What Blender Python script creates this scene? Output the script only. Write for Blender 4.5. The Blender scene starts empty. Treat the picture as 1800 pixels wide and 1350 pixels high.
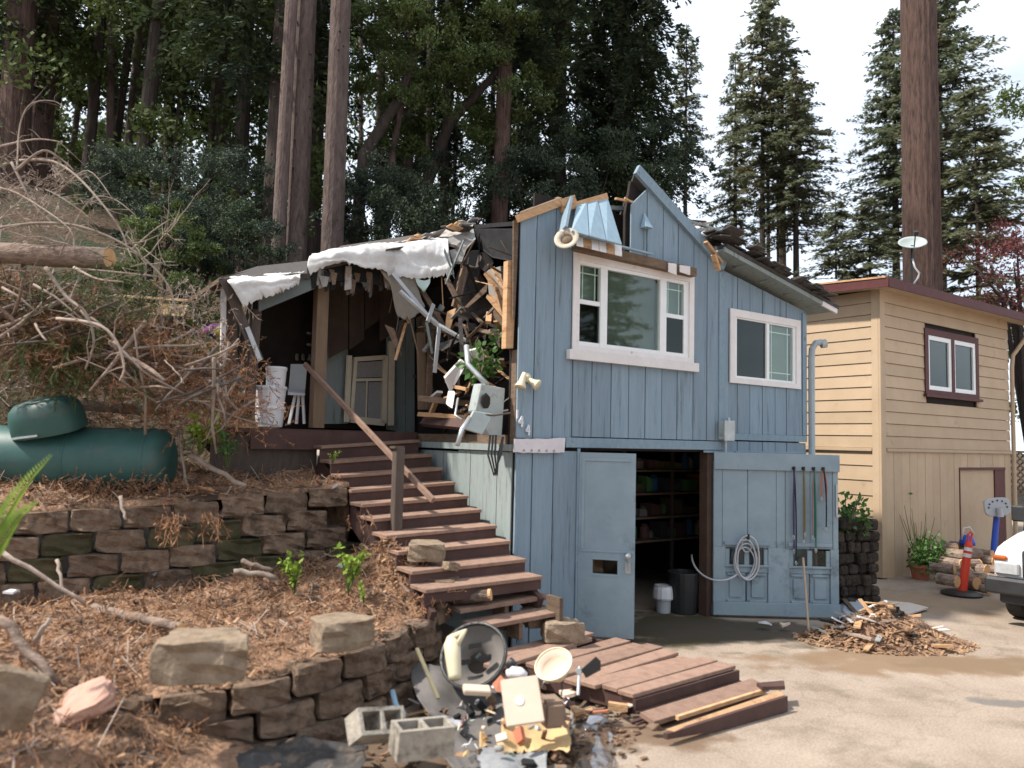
import bpy, bmesh, math, random
import numpy as np
from mathutils import Vector, Matrix, noise
random.seed(7)
scene = bpy.context.scene
COL = scene.collection
R_ = math.radians

# ------------------------------------------------------------------ camera
FPX, PITCH, ROLL, TH, CAMH = 1350.0, R_(4.15), R_(1.35), R_(54.9), 2.15
cF = Vector((0, math.cos(PITCH), math.sin(PITCH)))
_U0 = Vector((0, -math.sin(PITCH), math.cos(PITCH)))
cR = Vector((1, 0, 0))*math.cos(ROLL) + _U0*math.sin(ROLL)
cU = _U0*math.cos(ROLL) - Vector((1, 0, 0))*math.sin(ROLL)
CAM = Vector((0, 0, CAMH))
cam = bpy.data.cameras.new('camera'); camo = bpy.data.objects.new('camera', cam); COL.objects.link(camo)
cam.sensor_width = 36; cam.lens = FPX/1800*36; cam.clip_end = 2000; cam.clip_start = .05
camo.matrix_world = Matrix(((cR.x, cU.x, -cF.x, 0), (cR.y, cU.y, -cF.y, 0), (cR.z, cU.z, -cF.z, CAMH), (0, 0, 0, 1)))
cam.dof.use_dof = True; cam.dof.focus_distance = 11.5; cam.dof.aperture_fstop = 1.05
scene.camera = camo

# ------------------------------------------------------------------ sky, sun, exposure
SUN = Vector((-.60, -.13, .79)).normalized()
w = bpy.data.worlds.new('World'); scene.world = w; w.use_nodes = True
nt = w.node_tree; nt.nodes.clear()
out = nt.nodes.new('ShaderNodeOutputWorld'); bg = nt.nodes.new('ShaderNodeBackground')
sky = nt.nodes.new('ShaderNodeTexSky'); sky.sky_type = 'NISHITA'; sky.sun_disc = False
sky.sun_elevation = math.asin(SUN.z); sky.sun_rotation = math.atan2(SUN.x, SUN.y)
sky.air_density = 1.0; sky.dust_density = .6; sky.ozone_density = 1.0
tc = nt.nodes.new('ShaderNodeTexCoord'); mp = nt.nodes.new('ShaderNodeMapping'); mp.inputs['Scale'].default_value = (1.6, 1.6, 3.2)
nz = nt.nodes.new('ShaderNodeTexNoise'); nz.inputs['Scale'].default_value = 1.7; nz.inputs['Detail'].default_value = 7; nz.inputs['Roughness'].default_value = .55
rp = nt.nodes.new('ShaderNodeValToRGB'); rp.color_ramp.elements[0].position = .40; rp.color_ramp.elements[1].position = .62; rp.color_ramp.elements[0].color = (.55, .55, .55, 1)
mx = nt.nodes.new('ShaderNodeMix'); mx.data_type = 'RGBA'; mx.inputs['B'].default_value = (12.8, 14.0, 15.8, 1)
bg.inputs['Strength'].default_value = .078
nt.links.new(tc.outputs['Generated'], mp.inputs['Vector']); nt.links.new(mp.outputs[0], nz.inputs['Vector'])
nt.links.new(nz.outputs['Fac'], rp.inputs[0]); nt.links.new(rp.outputs[0], mx.inputs['Factor'])
nt.links.new(sky.outputs[0], mx.inputs['A']); nt.links.new(mx.outputs['Result'], bg.inputs['Color']); nt.links.new(bg.outputs[0], out.inputs[0])
sl = bpy.data.lights.new('sun', 'SUN'); so = bpy.data.objects.new('sun', sl); COL.objects.link(so)
sl.energy = 5.0; sl.angle = R_(2.5); sl.color = (1, .94, .85)
so.rotation_euler = SUN.to_track_quat('Z', 'Y').to_euler()
scene.view_settings.view_transform = 'Standard'; scene.view_settings.look = 'None'
scene.view_settings.exposure = 0.5; scene.view_settings.gamma = 1

# ------------------------------------------------------------------ placing helpers: the house frame and points seen in the photograph
uV = Vector((math.sin(TH), math.cos(TH), 0)); vV = Vector((-math.cos(TH), math.sin(TH), 0)); Z = Vector((0, 0, 1))
def ray(x, y): return cF + cR*((x-900)/FPX) - cU*((y-675)/FPX)
def gp(x, y, z=0.0): d = ray(x, y); return CAM + d*((z-CAMH)/d.z)
def yp(x, y, Y): d = ray(x, y); return CAM + d*(Y/d.y)
def onpl(x, y, P, n): d = ray(x, y); return CAM + d*((P-CAM).dot(n)/d.dot(n))
PR = gp(1248, 1083)
L0 = PR + uV*-3.07
def HF(u, v, z): return L0 + uV*u + vV*v + Z*z
def hp(x, y, v=0.0): return onpl(x, y, L0+vV*v, vV)          # seen on a plane parallel to the blue front
def hu(x, y, v=0.0): return (hp(x, y, v)-L0).dot(uV)
TC = gp(1550, 1018)
def TF(u, v, z): return TC + uV*u + vV*v + Z*z
def tu(x, y): return (onpl(x, y, TC, vV)-TC).dot(uV)
def lerp(a, b, t): return a+(b-a)*t
def ss(a, b, x): t = max(0, min(1, (x-a)/(b-a))); return t*t*(3-2*t)
def rnd(a, b): return random.uniform(a, b)
def nz3(p, s=1.0): return noise.noise(Vector(p)*s)

# ------------------------------------------------------------------ meshes
class MB:
    def __init__(s): s.v = []; s.f = []; s.m = []
    def add(s, vs, fs, m=0):
        o = len(s.v); s.v += [tuple(p) for p in vs]; s.f += [tuple(i+o for i in q) for q in fs]; s.m += [m]*len(fs); return s
    def hexa(s, p, m=0):   # 8 corners: bottom 4, top 4
        return s.add(p, [(3, 2, 1, 0), (4, 5, 6, 7), (0, 1, 5, 4), (1, 2, 6, 5), (2, 3, 7, 6), (3, 0, 4, 7)], m)
    def obox(s, c, ax, ay, az, m=0):   # centre and three half vectors
        c, ax, ay, az = map(Vector, (c, ax, ay, az))
        return s.hexa([c-ax-ay-az, c+ax-ay-az, c+ax+ay-az, c-ax+ay-az, c-ax-ay+az, c+ax-ay+az, c+ax+ay+az, c-ax+ay+az], m)
    def fbox(s, fr, u0, u1, v0, v1, z0, z1, m=0):   # box in a house frame
        return s.hexa([fr(u0, v0, z0), fr(u1, v0, z0), fr(u1, v1, z0), fr(u0, v1, z0), fr(u0, v0, z1), fr(u1, v0, z1), fr(u1, v1, z1), fr(u0, v1, z1)], m)
    def bar(s, a, b, w, h, up=None, m=0):
        a, b = Vector(a), Vector(b); d = (b-a); L = d.length; d.normalize()
        up = Vector(up) if up is not None else (Z if abs(d.z) < .95 else Vector((1, 0, 0)))
        x = d.cross(up).normalized(); y = x.cross(d).normalized()
        return s.obox((a+b)/2, d*(L/2), x*(w/2), y*(h/2), m)
    def prism(s, poly, vec, m=0):
        poly = [Vector(p) for p in poly]; vec = Vector(vec); n = len(poly)
        return s.add(poly+[p+vec for p in poly], [tuple(range(n))[::-1], tuple(range(n, 2*n))]+[(i, (i+1) % n, (i+1) % n+n, i+n) for i in range(n)], m)
    def tube(s, path, r, n=7, cap=True, m=0):
        path = [Vector(p) for p in path]; k = len(path)
        rr = r if isinstance(r, (list, tuple)) else [r]*k
        vs = []; fs = []; x = None
        for i, p in enumerate(path):
            d = (path[min(i+1, k-1)]-path[max(i-1, 0)]).normalized()
            if x is None:
                x = d.cross(Z if abs(d.z) < .9 else Vector((1, 0, 0))).normalized()
            else:
                x = (x - d*x.dot(d)).normalized()
            y = d.cross(x)
            for j in range(n):
                a = 2*math.pi*j/n; vs.append(p+(x*math.cos(a)+y*math.sin(a))*rr[i])
        for i in range(k-1):
            for j in range(n):
                fs.append((i*n+j, i*n+(j+1) % n, (i+1)*n+(j+1) % n, (i+1)*n+j))
        if cap: fs += [tuple(range(n))[::-1], tuple((k-1)*n+j for j in range(n))]
        return s.add(vs, fs, m)
    def lathe(s, c, prof, n=16, ax=Z, m=0, cap=True):   # prof: (radius, height) from the bottom
        c = Vector(c); ax = Vector(ax).normalized(); x = ax.orthogonal().normalized(); y = ax.cross(x); vs = []; fs = []; k = len(prof)
        for r, h in prof:
            for j in range(n):
                a = 2*math.pi*j/n; vs.append(c+ax*h+(x*math.cos(a)+y*math.sin(a))*r)
        for i in range(k-1):
            for j in range(n): fs.append((i*n+j, i*n+(j+1) % n, (i+1)*n+(j+1) % n, (i+1)*n+j))
        if cap: fs += [tuple(range(n))[::-1], tuple((k-1)*n+j for j in range(n))]
        else: fs += [((k-1)*n+j, (k-1)*n+(j+1) % n, (j+1) % n, j) for j in range(n)]
        return s.add(vs, fs, m)
    def build(s, name, mat, parent=None, smooth=False, bevel=0, seg=1):
        n = len(s.v); lo = [min(p[i] for p in s.v) for i in range(3)]; hi = [max(p[i] for p in s.v) for i in range(3)]
        c = Vector(((lo[0]+hi[0])/2, (lo[1]+hi[1])/2, lo[2]))
        me = bpy.data.meshes.new(name); me.from_pydata([tuple(Vector(p)-c) for p in s.v], [], s.f)
        for mt in (mat if isinstance(mat, (list, tuple)) else [mat]): me.materials.append(mt)
        if isinstance(mat, (list, tuple)): me.polygons.foreach_set('material_index', s.m)
        if bevel:
            bm = bmesh.new(); bm.from_mesh(me)
            bmesh.ops.recalc_face_normals(bm, faces=bm.faces)
            bmesh.ops.bevel(bm, geom=[e for e in bm.edges], offset=bevel, segments=seg, affect='EDGES', clamp_overlap=True)
            bm.to_mesh(me); bm.free()
        elif n < 60000:
            bm = bmesh.new(); bm.from_mesh(me); bmesh.ops.recalc_face_normals(bm, faces=bm.faces); bm.to_mesh(me); bm.free()
        if smooth: me.polygons.foreach_set('use_smooth', [True]*len(me.polygons))
        me.update()
        o = bpy.data.objects.new(name, me); COL.objects.link(o)
        if parent is not None: o.parent = parent; o.location = c-rootloc(parent)
        else: o.location = c
        return o
def rootloc(o):
    l = Vector(o.location)
    while o.parent: o = o.parent; l += Vector(o.location)
    return l
def tag(o, label=None, cat=None, group=None, kind=None):
    if label: o['label'] = label
    if cat: o['category'] = cat
    if group: o['group'] = group
    if kind: o['kind'] = kind
    return o
def thing(name, label, cat, loc, group=None):
    o = bpy.data.objects.new(name, None); COL.objects.link(o); o.location = loc; o.empty_display_size = .2
    return tag(o, label, cat, group)
def place(mesh_obj, name, loc, rot=None, scale=None, parent=None):   # a copy sharing its mesh
    o = mesh_obj.copy(); o.name = name; COL.objects.link(o)
    if rot is not None: o.rotation_euler = rot
    if scale is not None: o.scale = scale
    o.parent = parent; o.location = Vector(loc)-(rootloc(parent) if parent else Vector((0, 0, 0)))
    return o

# ------------------------------------------------------------------ materials
MATS = {}
def PM(name, c1, c2=None, scale=6, rough=.8, bump=.0, stretch=(1, 1, 1), metal=0, rv=.0, c3=None, t3=.6, s3=1.5, spec=.3, trans=0, bdist=.02, coat=0, detail=7):
    m = bpy.data.materials.new(name); m.use_nodes = True; N = m.node_tree.nodes; Lk = m.node_tree.links
    b = N['Principled BSDF']; b.inputs['Roughness'].default_value = rough; b.inputs['Metallic'].default_value = metal
    b.inputs['Specular IOR Level'].default_value = spec; b.inputs['Coat Weight'].default_value = coat
    c2 = c2 or tuple(x*.8 for x in c1)
    g = N.new('ShaderNodeNewGeometry'); mp = N.new('ShaderNodeMapping'); mp.inputs['Scale'].default_value = stretch
    Lk.new(g.outputs['Position'], mp.inputs['Vector'])
    n = N.new('ShaderNodeTexNoise'); n.inputs['Scale'].default_value = scale; n.inputs['Detail'].default_value = detail; n.inputs['Roughness'].default_value = .65
    Lk.new(mp.outputs[0], n.inputs['Vector'])
    r = N.new('ShaderNodeValToRGB'); r.color_ramp.elements[0].position = .33; r.color_ramp.elements[1].position = .68
    r.color_ramp.elements[0].color = (*c1, 1); r.color_ramp.elements[1].color = (*c2, 1); Lk.new(n.outputs['Fac'], r.inputs[0]); col = r.outputs[0]
    if c3:
        n3 = N.new('ShaderNodeTexNoise'); n3.inputs['Scale'].default_value = s3; n3.inputs['Detail'].default_value = 9; n3.inputs['Roughness'].default_value = .7
        Lk.new(mp.outputs[0], n3.inputs['Vector'])
        r3 = N.new('ShaderNodeValToRGB'); r3.color_ramp.elements[0].position = t3-.06; r3.color_ramp.elements[1].position = t3+.06
        Lk.new(n3.outputs['Fac'], r3.inputs[0]); x = N.new('ShaderNodeMix'); x.data_type = 'RGBA'
        Lk.new(r3.outputs[0], x.inputs['Factor']); Lk.new(col, x.inputs['A']); x.inputs['B'].default_value = (*c3, 1); col = x.outputs['Result']
    if rv:
        oi = N.new('ShaderNodeObjectInfo'); ma = N.new('ShaderNodeMapRange'); ma.inputs['To Min'].default_value = 1-rv; ma.inputs['To Max'].default_value = 1+rv
        Lk.new(oi.outputs['Random'], ma.inputs['Value']); h = N.new('ShaderNodeHueSaturation'); Lk.new(ma.outputs[0], h.inputs['Value']); Lk.new(col, h.inputs['Color']); col = h.outputs[0]
    Lk.new(col, b.inputs['Base Color'])
    if bump:
        n2 = N.new('ShaderNodeTexNoise'); n2.inputs['Scale'].default_value = scale*3; n2.inputs['Detail'].default_value = 6; Lk.new(mp.outputs[0], n2.inputs['Vector'])
        bp = N.new('ShaderNodeBump'); bp.inputs['Strength'].default_value = bump; bp.inputs['Distance'].default_value = bdist
        Lk.new(n2.outputs['Fac'], bp.inputs['Height']); Lk.new(bp.outputs[0], b.inputs['Normal'])
    if trans:
        b.inputs['Transmission Weight'].default_value = 0
        tr = N.new('ShaderNodeBsdfTranslucent'); Lk.new(col, tr.inputs['Color']); ms = N.new('ShaderNodeMixShader'); ms.inputs[0].default_value = trans
        Lk.new(b.outputs[0], ms.inputs[1]); Lk.new(tr.outputs[0], ms.inputs[2]); Lk.new(ms.outputs[0], N['Material Output'].inputs['Surface'])
    MATS[name] = m; return m
def glass(name, tint, refl=.25):
    m = bpy.data.materials.new(name); m.use_nodes = True; N = m.node_tree.nodes; Lk = m.node_tree.links; N.remove(N['Principled BSDF'])
    t = N.new('ShaderNodeBsdfTransparent'); t.inputs[0].default_value = (*tint, 1); gl = N.new('ShaderNodeBsdfGlossy'); gl.inputs['Roughness'].default_value = .03; gl.inputs['Color'].default_value = (.9, .95, .95, 1)
    fr = N.new('ShaderNodeLayerWeight'); pw = N.new('ShaderNodeMath'); pw.operation = 'POWER'; pw.inputs[1].default_value = 4; ad = N.new('ShaderNodeMath'); ad.operation = 'MULTIPLY_ADD'; ad.inputs[1].default_value = .6; ad.inputs[2].default_value = refl
    Lk.new(fr.outputs['Facing'], pw.inputs[0]); Lk.new(pw.outputs[0], ad.inputs[0]); ms = N.new('ShaderNodeMixShader'); Lk.new(ad.outputs[0], ms.inputs[0]); Lk.new(t.outputs[0], ms.inputs[1]); Lk.new(gl.outputs[0], ms.inputs[2])
    Lk.new(ms.outputs[0], N['Material Output'].inputs['Surface']); return m

BLUE = PM('blue_paint', (.178, .242, .295), (.232, .3, .358), 4, .75, .25, (7, 7, .45), rv=.09, c3=(.105, .14, .16), t3=.6, s3=2.0)
BLUET = PM('blue_trim', (.175, .245, .3), (.23, .305, .36), 6, .7, .15, (4, 4, 2), rv=.05, c3=(.08, .09, .09), t3=.66, s3=4)
BLUED = PM('blue_door_paint', (.21, .272, .312), (.275, .34, .378), 2.2, .6, .12, rv=.05, c3=(.14, .175, .19), t3=.65, s3=2.4)
BLUEL = PM('blue_panel_paint', (.23, .33, .40), (.29, .39, .46), 5, .7, .1, (3, 3, 1), rv=.05, c3=(.12, .13, .13), t3=.7, s3=3)  # lighter copy of the blue: the upturned panel's brightness is in the colour
GREYW = PM('grey_green_paint', (.22, .26, .255), (.27, .31, .30), 6, .8, .15, (6, 6, .6), rv=.06, c3=(.1, .09, .07), t3=.62, s3=3)
TAN = PM('tan_paint', (.42, .305, .2), (.47, .35, .235), 2, .7, .1, rv=.06, c3=(.31, .225, .14), t3=.66, s3=2.2)
RED = PM('dark_red_paint', (.075, .02, .02), (.10, .03, .028), 8, .6, .1, rv=.05, c3=(.05, .03, .03), t3=.66)
WHITE = PM('white_vinyl', (.72, .72, .72), (.78, .78, .77), 8, .4, .0, spec=.5)
WHITEW = PM('white_worn_paint', (.66, .62, .60), (.74, .70, .68), 6, .7, .1, c3=(.2, .13, .1), t3=.69, s3=7, rv=.05)
CREAM = PM('cream_paint', (.52, .45, .33), (.6, .52, .4), 6, .7, .05)
WOODL = PM('raw_split_wood', (.42, .24, .12), (.55, .34, .19), 9, .8, .3, (1, 1, 4), rv=.2, c3=(.25, .12, .06), t3=.62, s3=4)
WOODD = PM('weathered_lumber', (.11, .075, .05), (.19, .13, .09), 9, .85, .3, (1, 1, 3), rv=.25)
POSTW = PM('brown_post_paint', (.075, .055, .045), (.11, .085, .07), 8, .8, .2, (3, 3, .5), rv=.1)
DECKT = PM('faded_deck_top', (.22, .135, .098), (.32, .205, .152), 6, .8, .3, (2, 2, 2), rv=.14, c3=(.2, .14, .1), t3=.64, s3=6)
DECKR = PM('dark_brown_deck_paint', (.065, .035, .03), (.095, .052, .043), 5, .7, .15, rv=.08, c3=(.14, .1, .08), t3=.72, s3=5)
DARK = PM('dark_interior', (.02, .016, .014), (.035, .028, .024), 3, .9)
CHAR = PM('black_tar_paper', (.009, .009, .01), (.02, .02, .021), 6, .85, .2)  # tar paper black, darkened so the void sheet reads unlit
SHING = PM('asphalt_shingle', (.055, .05, .047), (.10, .09, .085), 14, .95, .5, rv=.2)
SHINGG = PM('grey_shingle', (.25, .24, .225), (.36, .34, .32), 10, .95, .4, rv=.2, c3=(.2, .11, .07), t3=.58, s3=4)
TARP = PM('white_tarp', (.56, .54, .515), (.72, .705, .685), 3.5, .6, .35, c3=(.36, .31, .26), t3=.63, s3=4, trans=.1, bdist=.04)
STEEL = PM('galvanised_metal', (.36, .38, .38), (.48, .5, .5), 8, .45, .05, metal=.6)
WMETAL = PM('white_enamel', (.3, .34, .33), (.4, .435, .42), 5, .5, .1, c3=(.22, .19, .16), t3=.62, s3=6)
BLOCKM = PM('retaining_block_concrete', (.10, .065, .044), (.225, .155, .107), 9, .95, .6, rv=.22, c3=(.06, .042, .03), t3=.6, s3=5, bdist=.03)
BLOCKL = PM('pale_block_concrete', (.175, .128, .086), (.31, .235, .165), 11, .95, .5, rv=.12, c3=(.17, .125, .085), t3=.62, s3=4, bdist=.03)
MOSS = PM('mossy_block', (.035, .038, .014), (.09, .07, .04), 7, .95, .5, rv=.2, bdist=.03)
CINDER = PM('cinder_block_concrete', (.27, .24, .2), (.38, .34, .285), 14, .95, .5, rv=.1, c3=(.13, .11, .09), t3=.57, s3=5)
SOIL = PM('needle_litter_soil', (.165, .095, .058), (.38, .23, .145), 10, 1, .65, c3=(.06, .038, .026), t3=.56, s3=3, bdist=.06, detail=12)
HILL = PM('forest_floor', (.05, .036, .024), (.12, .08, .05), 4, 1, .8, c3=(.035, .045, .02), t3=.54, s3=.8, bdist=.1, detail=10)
DRIVE = PM('dirty_concrete_drive', (.265, .205, .158), (.36, .29, .228), 1.3, .92, .25, c3=(.21, .165, .12), t3=.57, s3=.9, detail=12, bdist=.008)
BARK = PM('redwood_bark', (.07, .042, .034), (.16, .098, .078), 7, .95, .9, (3, 3, .35), rv=.15, c3=(.04, .026, .022), t3=.58, s3=6, bdist=.05)
BARKG = PM('fir_bark', (.08, .054, .047), (.155, .115, .10), 6, .95, .7, (2, 2, .5), rv=.15, c3=(.06, .04, .035), t3=.6, s3=5, bdist=.04)
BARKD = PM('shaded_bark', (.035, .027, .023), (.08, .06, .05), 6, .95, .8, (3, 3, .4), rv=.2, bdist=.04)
LOGB = PM('log_bark', (.16, .11, .085), (.32, .24, .19), 7, .95, .6, (1, 4, 4), rv=.1, c3=(.09, .06, .045), t3=.58, bdist=.03)
CUT = PM('cut_wood', (.50, .28, .13), (.62, .38, .2), 14, .85, .1)
TWIG = PM('dry_twig_bark', (.22, .165, .13), (.36, .29, .24), 9, .9, .3, rv=.25)
CHIP = PM('wood_chips', (.25, .145, .082), (.44, .28, .17), 9, .95, .1, c3=(.13, .075, .045), t3=.55, s3=7)
NEEDLE = PM('dead_brown_needles', (.24, .12, .063), (.37, .2, .11), 8, .95, 0, c3=(.10, .055, .033), t3=.55, s3=5)
LEAFD = PM('dark_evergreen_leaves', (.031, .048, .025), (.07, .096, .046), 1.1, .75, 0, rv=.25, c3=(.028, .042, .03), t3=.55, s3=.6, trans=.15)
LEAFM = PM('mid_green_leaves', (.05, .075, .022), (.11, .14, .042), 1.0, .75, 0, rv=.2, trans=.25)
LEAFC = PM('conifer_needles', (.12, .14, .08), (.19, .2, .12), .7, .8, 0, rv=.15, c3=(.15, .12, .06), t3=.6, s3=.5, trans=.4)
LEAFR = PM('redwood_needles', (.125, .152, .095), (.195, .215, .13), .6, .8, 0, rv=.12, c3=(.17, .14, .07), t3=.62, s3=.5, trans=.42)
LEAFB = PM('bright_green_leaves', (.15, .25, .03), (.28, .38, .05), 8, .6, 0, trans=.3)
LEAFY = PM('ivy_leaves', (.05, .11, .025), (.1, .2, .05), 5, .5, 0, trans=.2)
LEAFP = PM('red_maple_leaves', (.10, .03, .032), (.2, .07, .065), 2, .7, 0, trans=.25)
TANKG = PM('green_tank_paint', (.028, .088, .078), (.042, .11, .098), 3, .48, .05, c3=(.07, .1, .088), t3=.6, s3=2.5, spec=.4)
BLACKP = PM('black_plastic', (.015, .015, .016), (.025, .025, .026), 5, .5, 0, spec=.5)
RUBBER = PM('grey_rubber_mat', (.10, .092, .088), (.155, .14, .132), 3, .8, .1, c3=(.17, .15, .13), t3=.64, s3=4)
GREYP = PM('grey_plastic', (.38, .39, .40), (.44, .45, .46), 3, .5, 0)
BLUEP = PM('blue_plastic', (.015, .06, .40), (.02, .08, .46), 3, .4, 0, spec=.5)
ORANGE = PM('orange_red_plastic', (.62, .05, .025), (.7, .07, .035), 3, .5, 0)
REFL = PM('white_reflective_band', (.75, .72, .70), None, 4, .4)
CARD = PM('cardboard', (.5, .33, .16), (.58, .4, .2), 4, .9, .05, rv=.1)
BEIGE = PM('beige_plastic', (.58, .46, .36), (.64, .52, .41), 5, .6, .03, rv=.05)
CREAMP = PM('cream_plastic', (.6, .53, .36), (.66, .58, .41), 4, .5, .0)
PINKB = PM('pink_brick', (.42, .25, .19), (.5, .31, .24), 9, .95, .3)
TERRA = PM('terracotta', (.35, .12, .07), (.42, .16, .10), 5, .85, .1)
LIDW = PM('white_plastic', (.62, .61, .63), (.68, .67, .69), 4, .45)
CARW = PM('white_car_paint', (.72, .72, .73), (.75, .75, .76), 2, .25, 0, spec=.5, coat=.5)
GLASSW = glass('window_glass', (.88, .94, .9), .05)
GLASSD = glass('dark_window_glass', (.55, .6, .57), .03)
PLASTIC = glass('clear_plastic_film', (.86, .86, .88), .12)
BLINDM = PM('pale_green_blind', (.15, .172, .153), (.18, .2, .18), 3, .7)
SCREEN = PM('dark_insect_screen', (.025, .028, .03), (.035, .038, .04), 60, .8)
# ------------------------------------------------------------------ the setting: drive, terraces, hillside
AP = Vector((-1, 10, 0))
def ts(p): d = Vector((p[0], p[1], 0))-AP; return d.dot(uV), d.dot(vV)
def fts(t, s, z=0): return AP + uV*t + vV*s + Z*z
# retaining wall lines: (px, py, depth) of the top edge
UPW = [yp(*q) for q in [(-260, 925, 6.2), (-60, 905, 6.6), (130, 893, 7.0), (300, 885, 7.4), (430, 870, 7.7), (540, 860, 7.95), (612, 850, 8.15)]]
LOW = [yp(*q) for q in [(60, 1262, 4.75), (205, 1225, 5.0), (340, 1212, 5.15), (450, 1195, 5.3), (560, 1160, 5.6), (660, 1125, 6.05), (740, 1088, 6.7), (778, 1045, 7.15)]]
def poly_at(P, f):
    n = len(P)-1; x = max(0, min(.99999, f))*n; i = int(x); return P[i].lerp(P[i+1], x-i)
UPT = [ts(p) for p in UPW]
def s_wall(t):
    if t <= UPT[0][0]: return UPT[0][1]+(UPT[0][0]-t)*.35
    for a, b in zip(UPT, UPT[1:]):
        if a[0] <= t <= b[0]: return lerp(a[1], b[1], (t-a[0])/(b[0]-a[0]))
    return UPT[-1][1]
def z_wall(t):
    P = list(zip(UPT, UPW))
    if t <= UPT[0][0]: return UPW[0].z
    for (a, pa), (b, pb) in zip(P, P[1:]):
        if a[0] <= t <= b[0]: return lerp(pa.z, pb.z, (t-a[0])/(b[0]-a[0]))
    return UPW[-1].z
def zhill(t, s):
    base = lerp(z_wall(t), 1.5, ss(0, 1, s-s_wall(t))) if t < -1.2 else 1.5
    rise = .55*max(0, s-.9); rise = rise if rise < 7 else 7+(rise-7)*.6
    left = base + rise
    # brush mound on the left
    p = fts(t, s); m = 1.0*math.exp(-(((p.x+6.2)/2.3)**2+((p.y-9.2)/1.4)**2))
    left += m + .45*ss(-2.7, -1.75, t)*ss(-.8, 1.2, s)*(1-ss(2, 3.5, s))
    right = max(0, (s-4)*.16)
    k = ss(5, 13, t)
    return left*(1-k)+right*k
def ground_z(p): t, s = ts(p); return zhill(t, s)
def rough(p, a=.06, f=1.7): return a*(nz3(p, f)+.5*nz3(p, f*2.7)+.3*nz3(p, f*6))

# drive
mb = MB(); N_ = 60
mb.add([(-400, -200, 0), (600, -200, 0), (600, 700, 0), (-400, 700, 0)], [(0, 1, 2, 3)])
tag(mb.build('driveway', DRIVE), kind='structure')
# damp mossy stain on the drive before the garage, and dirt washed over it: real colour patches of their own shape
N = DRIVE.node_tree.nodes; Lk = DRIVE.node_tree.links; bs = N['Principled BSDF']
def stain(center, rad, color, scale, amt):
    src = bs.inputs['Base Color'].links[0].from_socket
    g = N.new('ShaderNodeNewGeometry'); d = N.new('ShaderNodeVectorMath'); d.operation = 'SUBTRACT'; d.inputs[1].default_value = center; Lk.new(g.outputs['Position'], d.inputs[0])
    q = N.new('ShaderNodeVectorMath'); q.operation = 'MULTIPLY'; q.inputs[1].default_value = (1/rad[0], 1/rad[1], 0); Lk.new(d.outputs[0], q.inputs[0])
    ln = N.new('ShaderNodeVectorMath'); ln.operation = 'LENGTH'; Lk.new(q.outputs[0], ln.inputs[0])
    n = N.new('ShaderNodeTexNoise'); n.inputs['Scale'].default_value = scale; n.inputs['Detail'].default_value = 8; Lk.new(g.outputs['Position'], n.inputs['Vector'])
    a = N.new('ShaderNodeMath'); a.operation = 'MULTIPLY_ADD'; a.inputs[1].default_value = 2.2; Lk.new(n.outputs['Fac'], a.inputs[0]); Lk.new(ln.outputs['Value'], a.inputs[2])
    r = N.new('ShaderNodeMapRange'); r.inputs['From Min'].default_value = 1.75; r.inputs['From Max'].default_value = 2.15; r.inputs['To Min'].default_value = amt; r.inputs['To Max'].default_value = 0; Lk.new(a.outputs[0], r.inputs['Value'])
    x = N.new('ShaderNodeMix'); x.data_type = 'RGBA'; x.inputs['B'].default_value = (*color, 1); Lk.new(r.outputs[0], x.inputs['Factor']); Lk.new(src, x.inputs['A']); Lk.new(x.outputs['Result'], bs.inputs['Base Color'])
n9 = N.new('ShaderNodeTexNoise'); n9.inputs['Scale'].default_value = 55; n9.inputs['Detail'].default_value = 4; g9 = N.new('ShaderNodeNewGeometry'); Lk.new(g9.outputs['Position'], n9.inputs['Vector'])
m9 = N.new('ShaderNodeMapRange'); m9.inputs['From Min'].default_value = .3; m9.inputs['From Max'].default_value = .7; m9.inputs['To Min'].default_value = .72; m9.inputs['To Max'].default_value = 1.2; Lk.new(n9.outputs['Fac'], m9.inputs['Value'])
h9 = N.new('ShaderNodeHueSaturation'); Lk.new(m9.outputs[0], h9.inputs['Value']); Lk.new(bs.inputs['Base Color'].links[0].from_socket, h9.inputs['Color']); Lk.new(h9.outputs[0], bs.inputs['Base Color'])
vo = N.new('ShaderNodeTexVoronoi'); vo.feature = 'DISTANCE_TO_EDGE'; vo.inputs['Scale'].default_value = .42; n8 = N.new('ShaderNodeTexNoise'); n8.inputs['Scale'].default_value = 1.6; n8.inputs['Detail'].default_value = 6; Lk.new(g9.outputs['Position'], n8.inputs['Vector'])
a8 = N.new('ShaderNodeVectorMath'); a8.operation = 'MULTIPLY_ADD'; a8.inputs[1].default_value = (.9, .9, 0); Lk.new(n8.outputs['Color'], a8.inputs[0]); Lk.new(g9.outputs['Position'], a8.inputs[2]); Lk.new(a8.outputs[0], vo.inputs['Vector'])
r8 = N.new('ShaderNodeMapRange'); r8.inputs['From Min'].default_value = .002; r8.inputs['From Max'].default_value = .009; r8.inputs['To Min'].default_value = .16; r8.inputs['To Max'].default_value = 0; Lk.new(vo.outputs['Distance'], r8.inputs['Value'])
x8 = N.new('ShaderNodeMix'); x8.data_type = 'RGBA'; x8.inputs['B'].default_value = (.09, .07, .05, 1); Lk.new(r8.outputs[0], x8.inputs['Factor']); Lk.new(bs.inputs['Base Color'].links[0].from_socket, x8.inputs['A']); Lk.new(x8.outputs['Result'], bs.inputs['Base Color'])
c = gp(1190, 1105); stain((c.x, c.y, 0), (1.5, .95), (.05, .04, .018), 2.2, .95)
c = gp(1330, 1110); stain((c.x, c.y, 0), (1.7, .5), (.07, .055, .04), 3, .85)
c = gp(1600, 1165); stain((c.x, c.y, 0), (1.7, .5), (.2, .125, .07), 2.6, .8)
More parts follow.
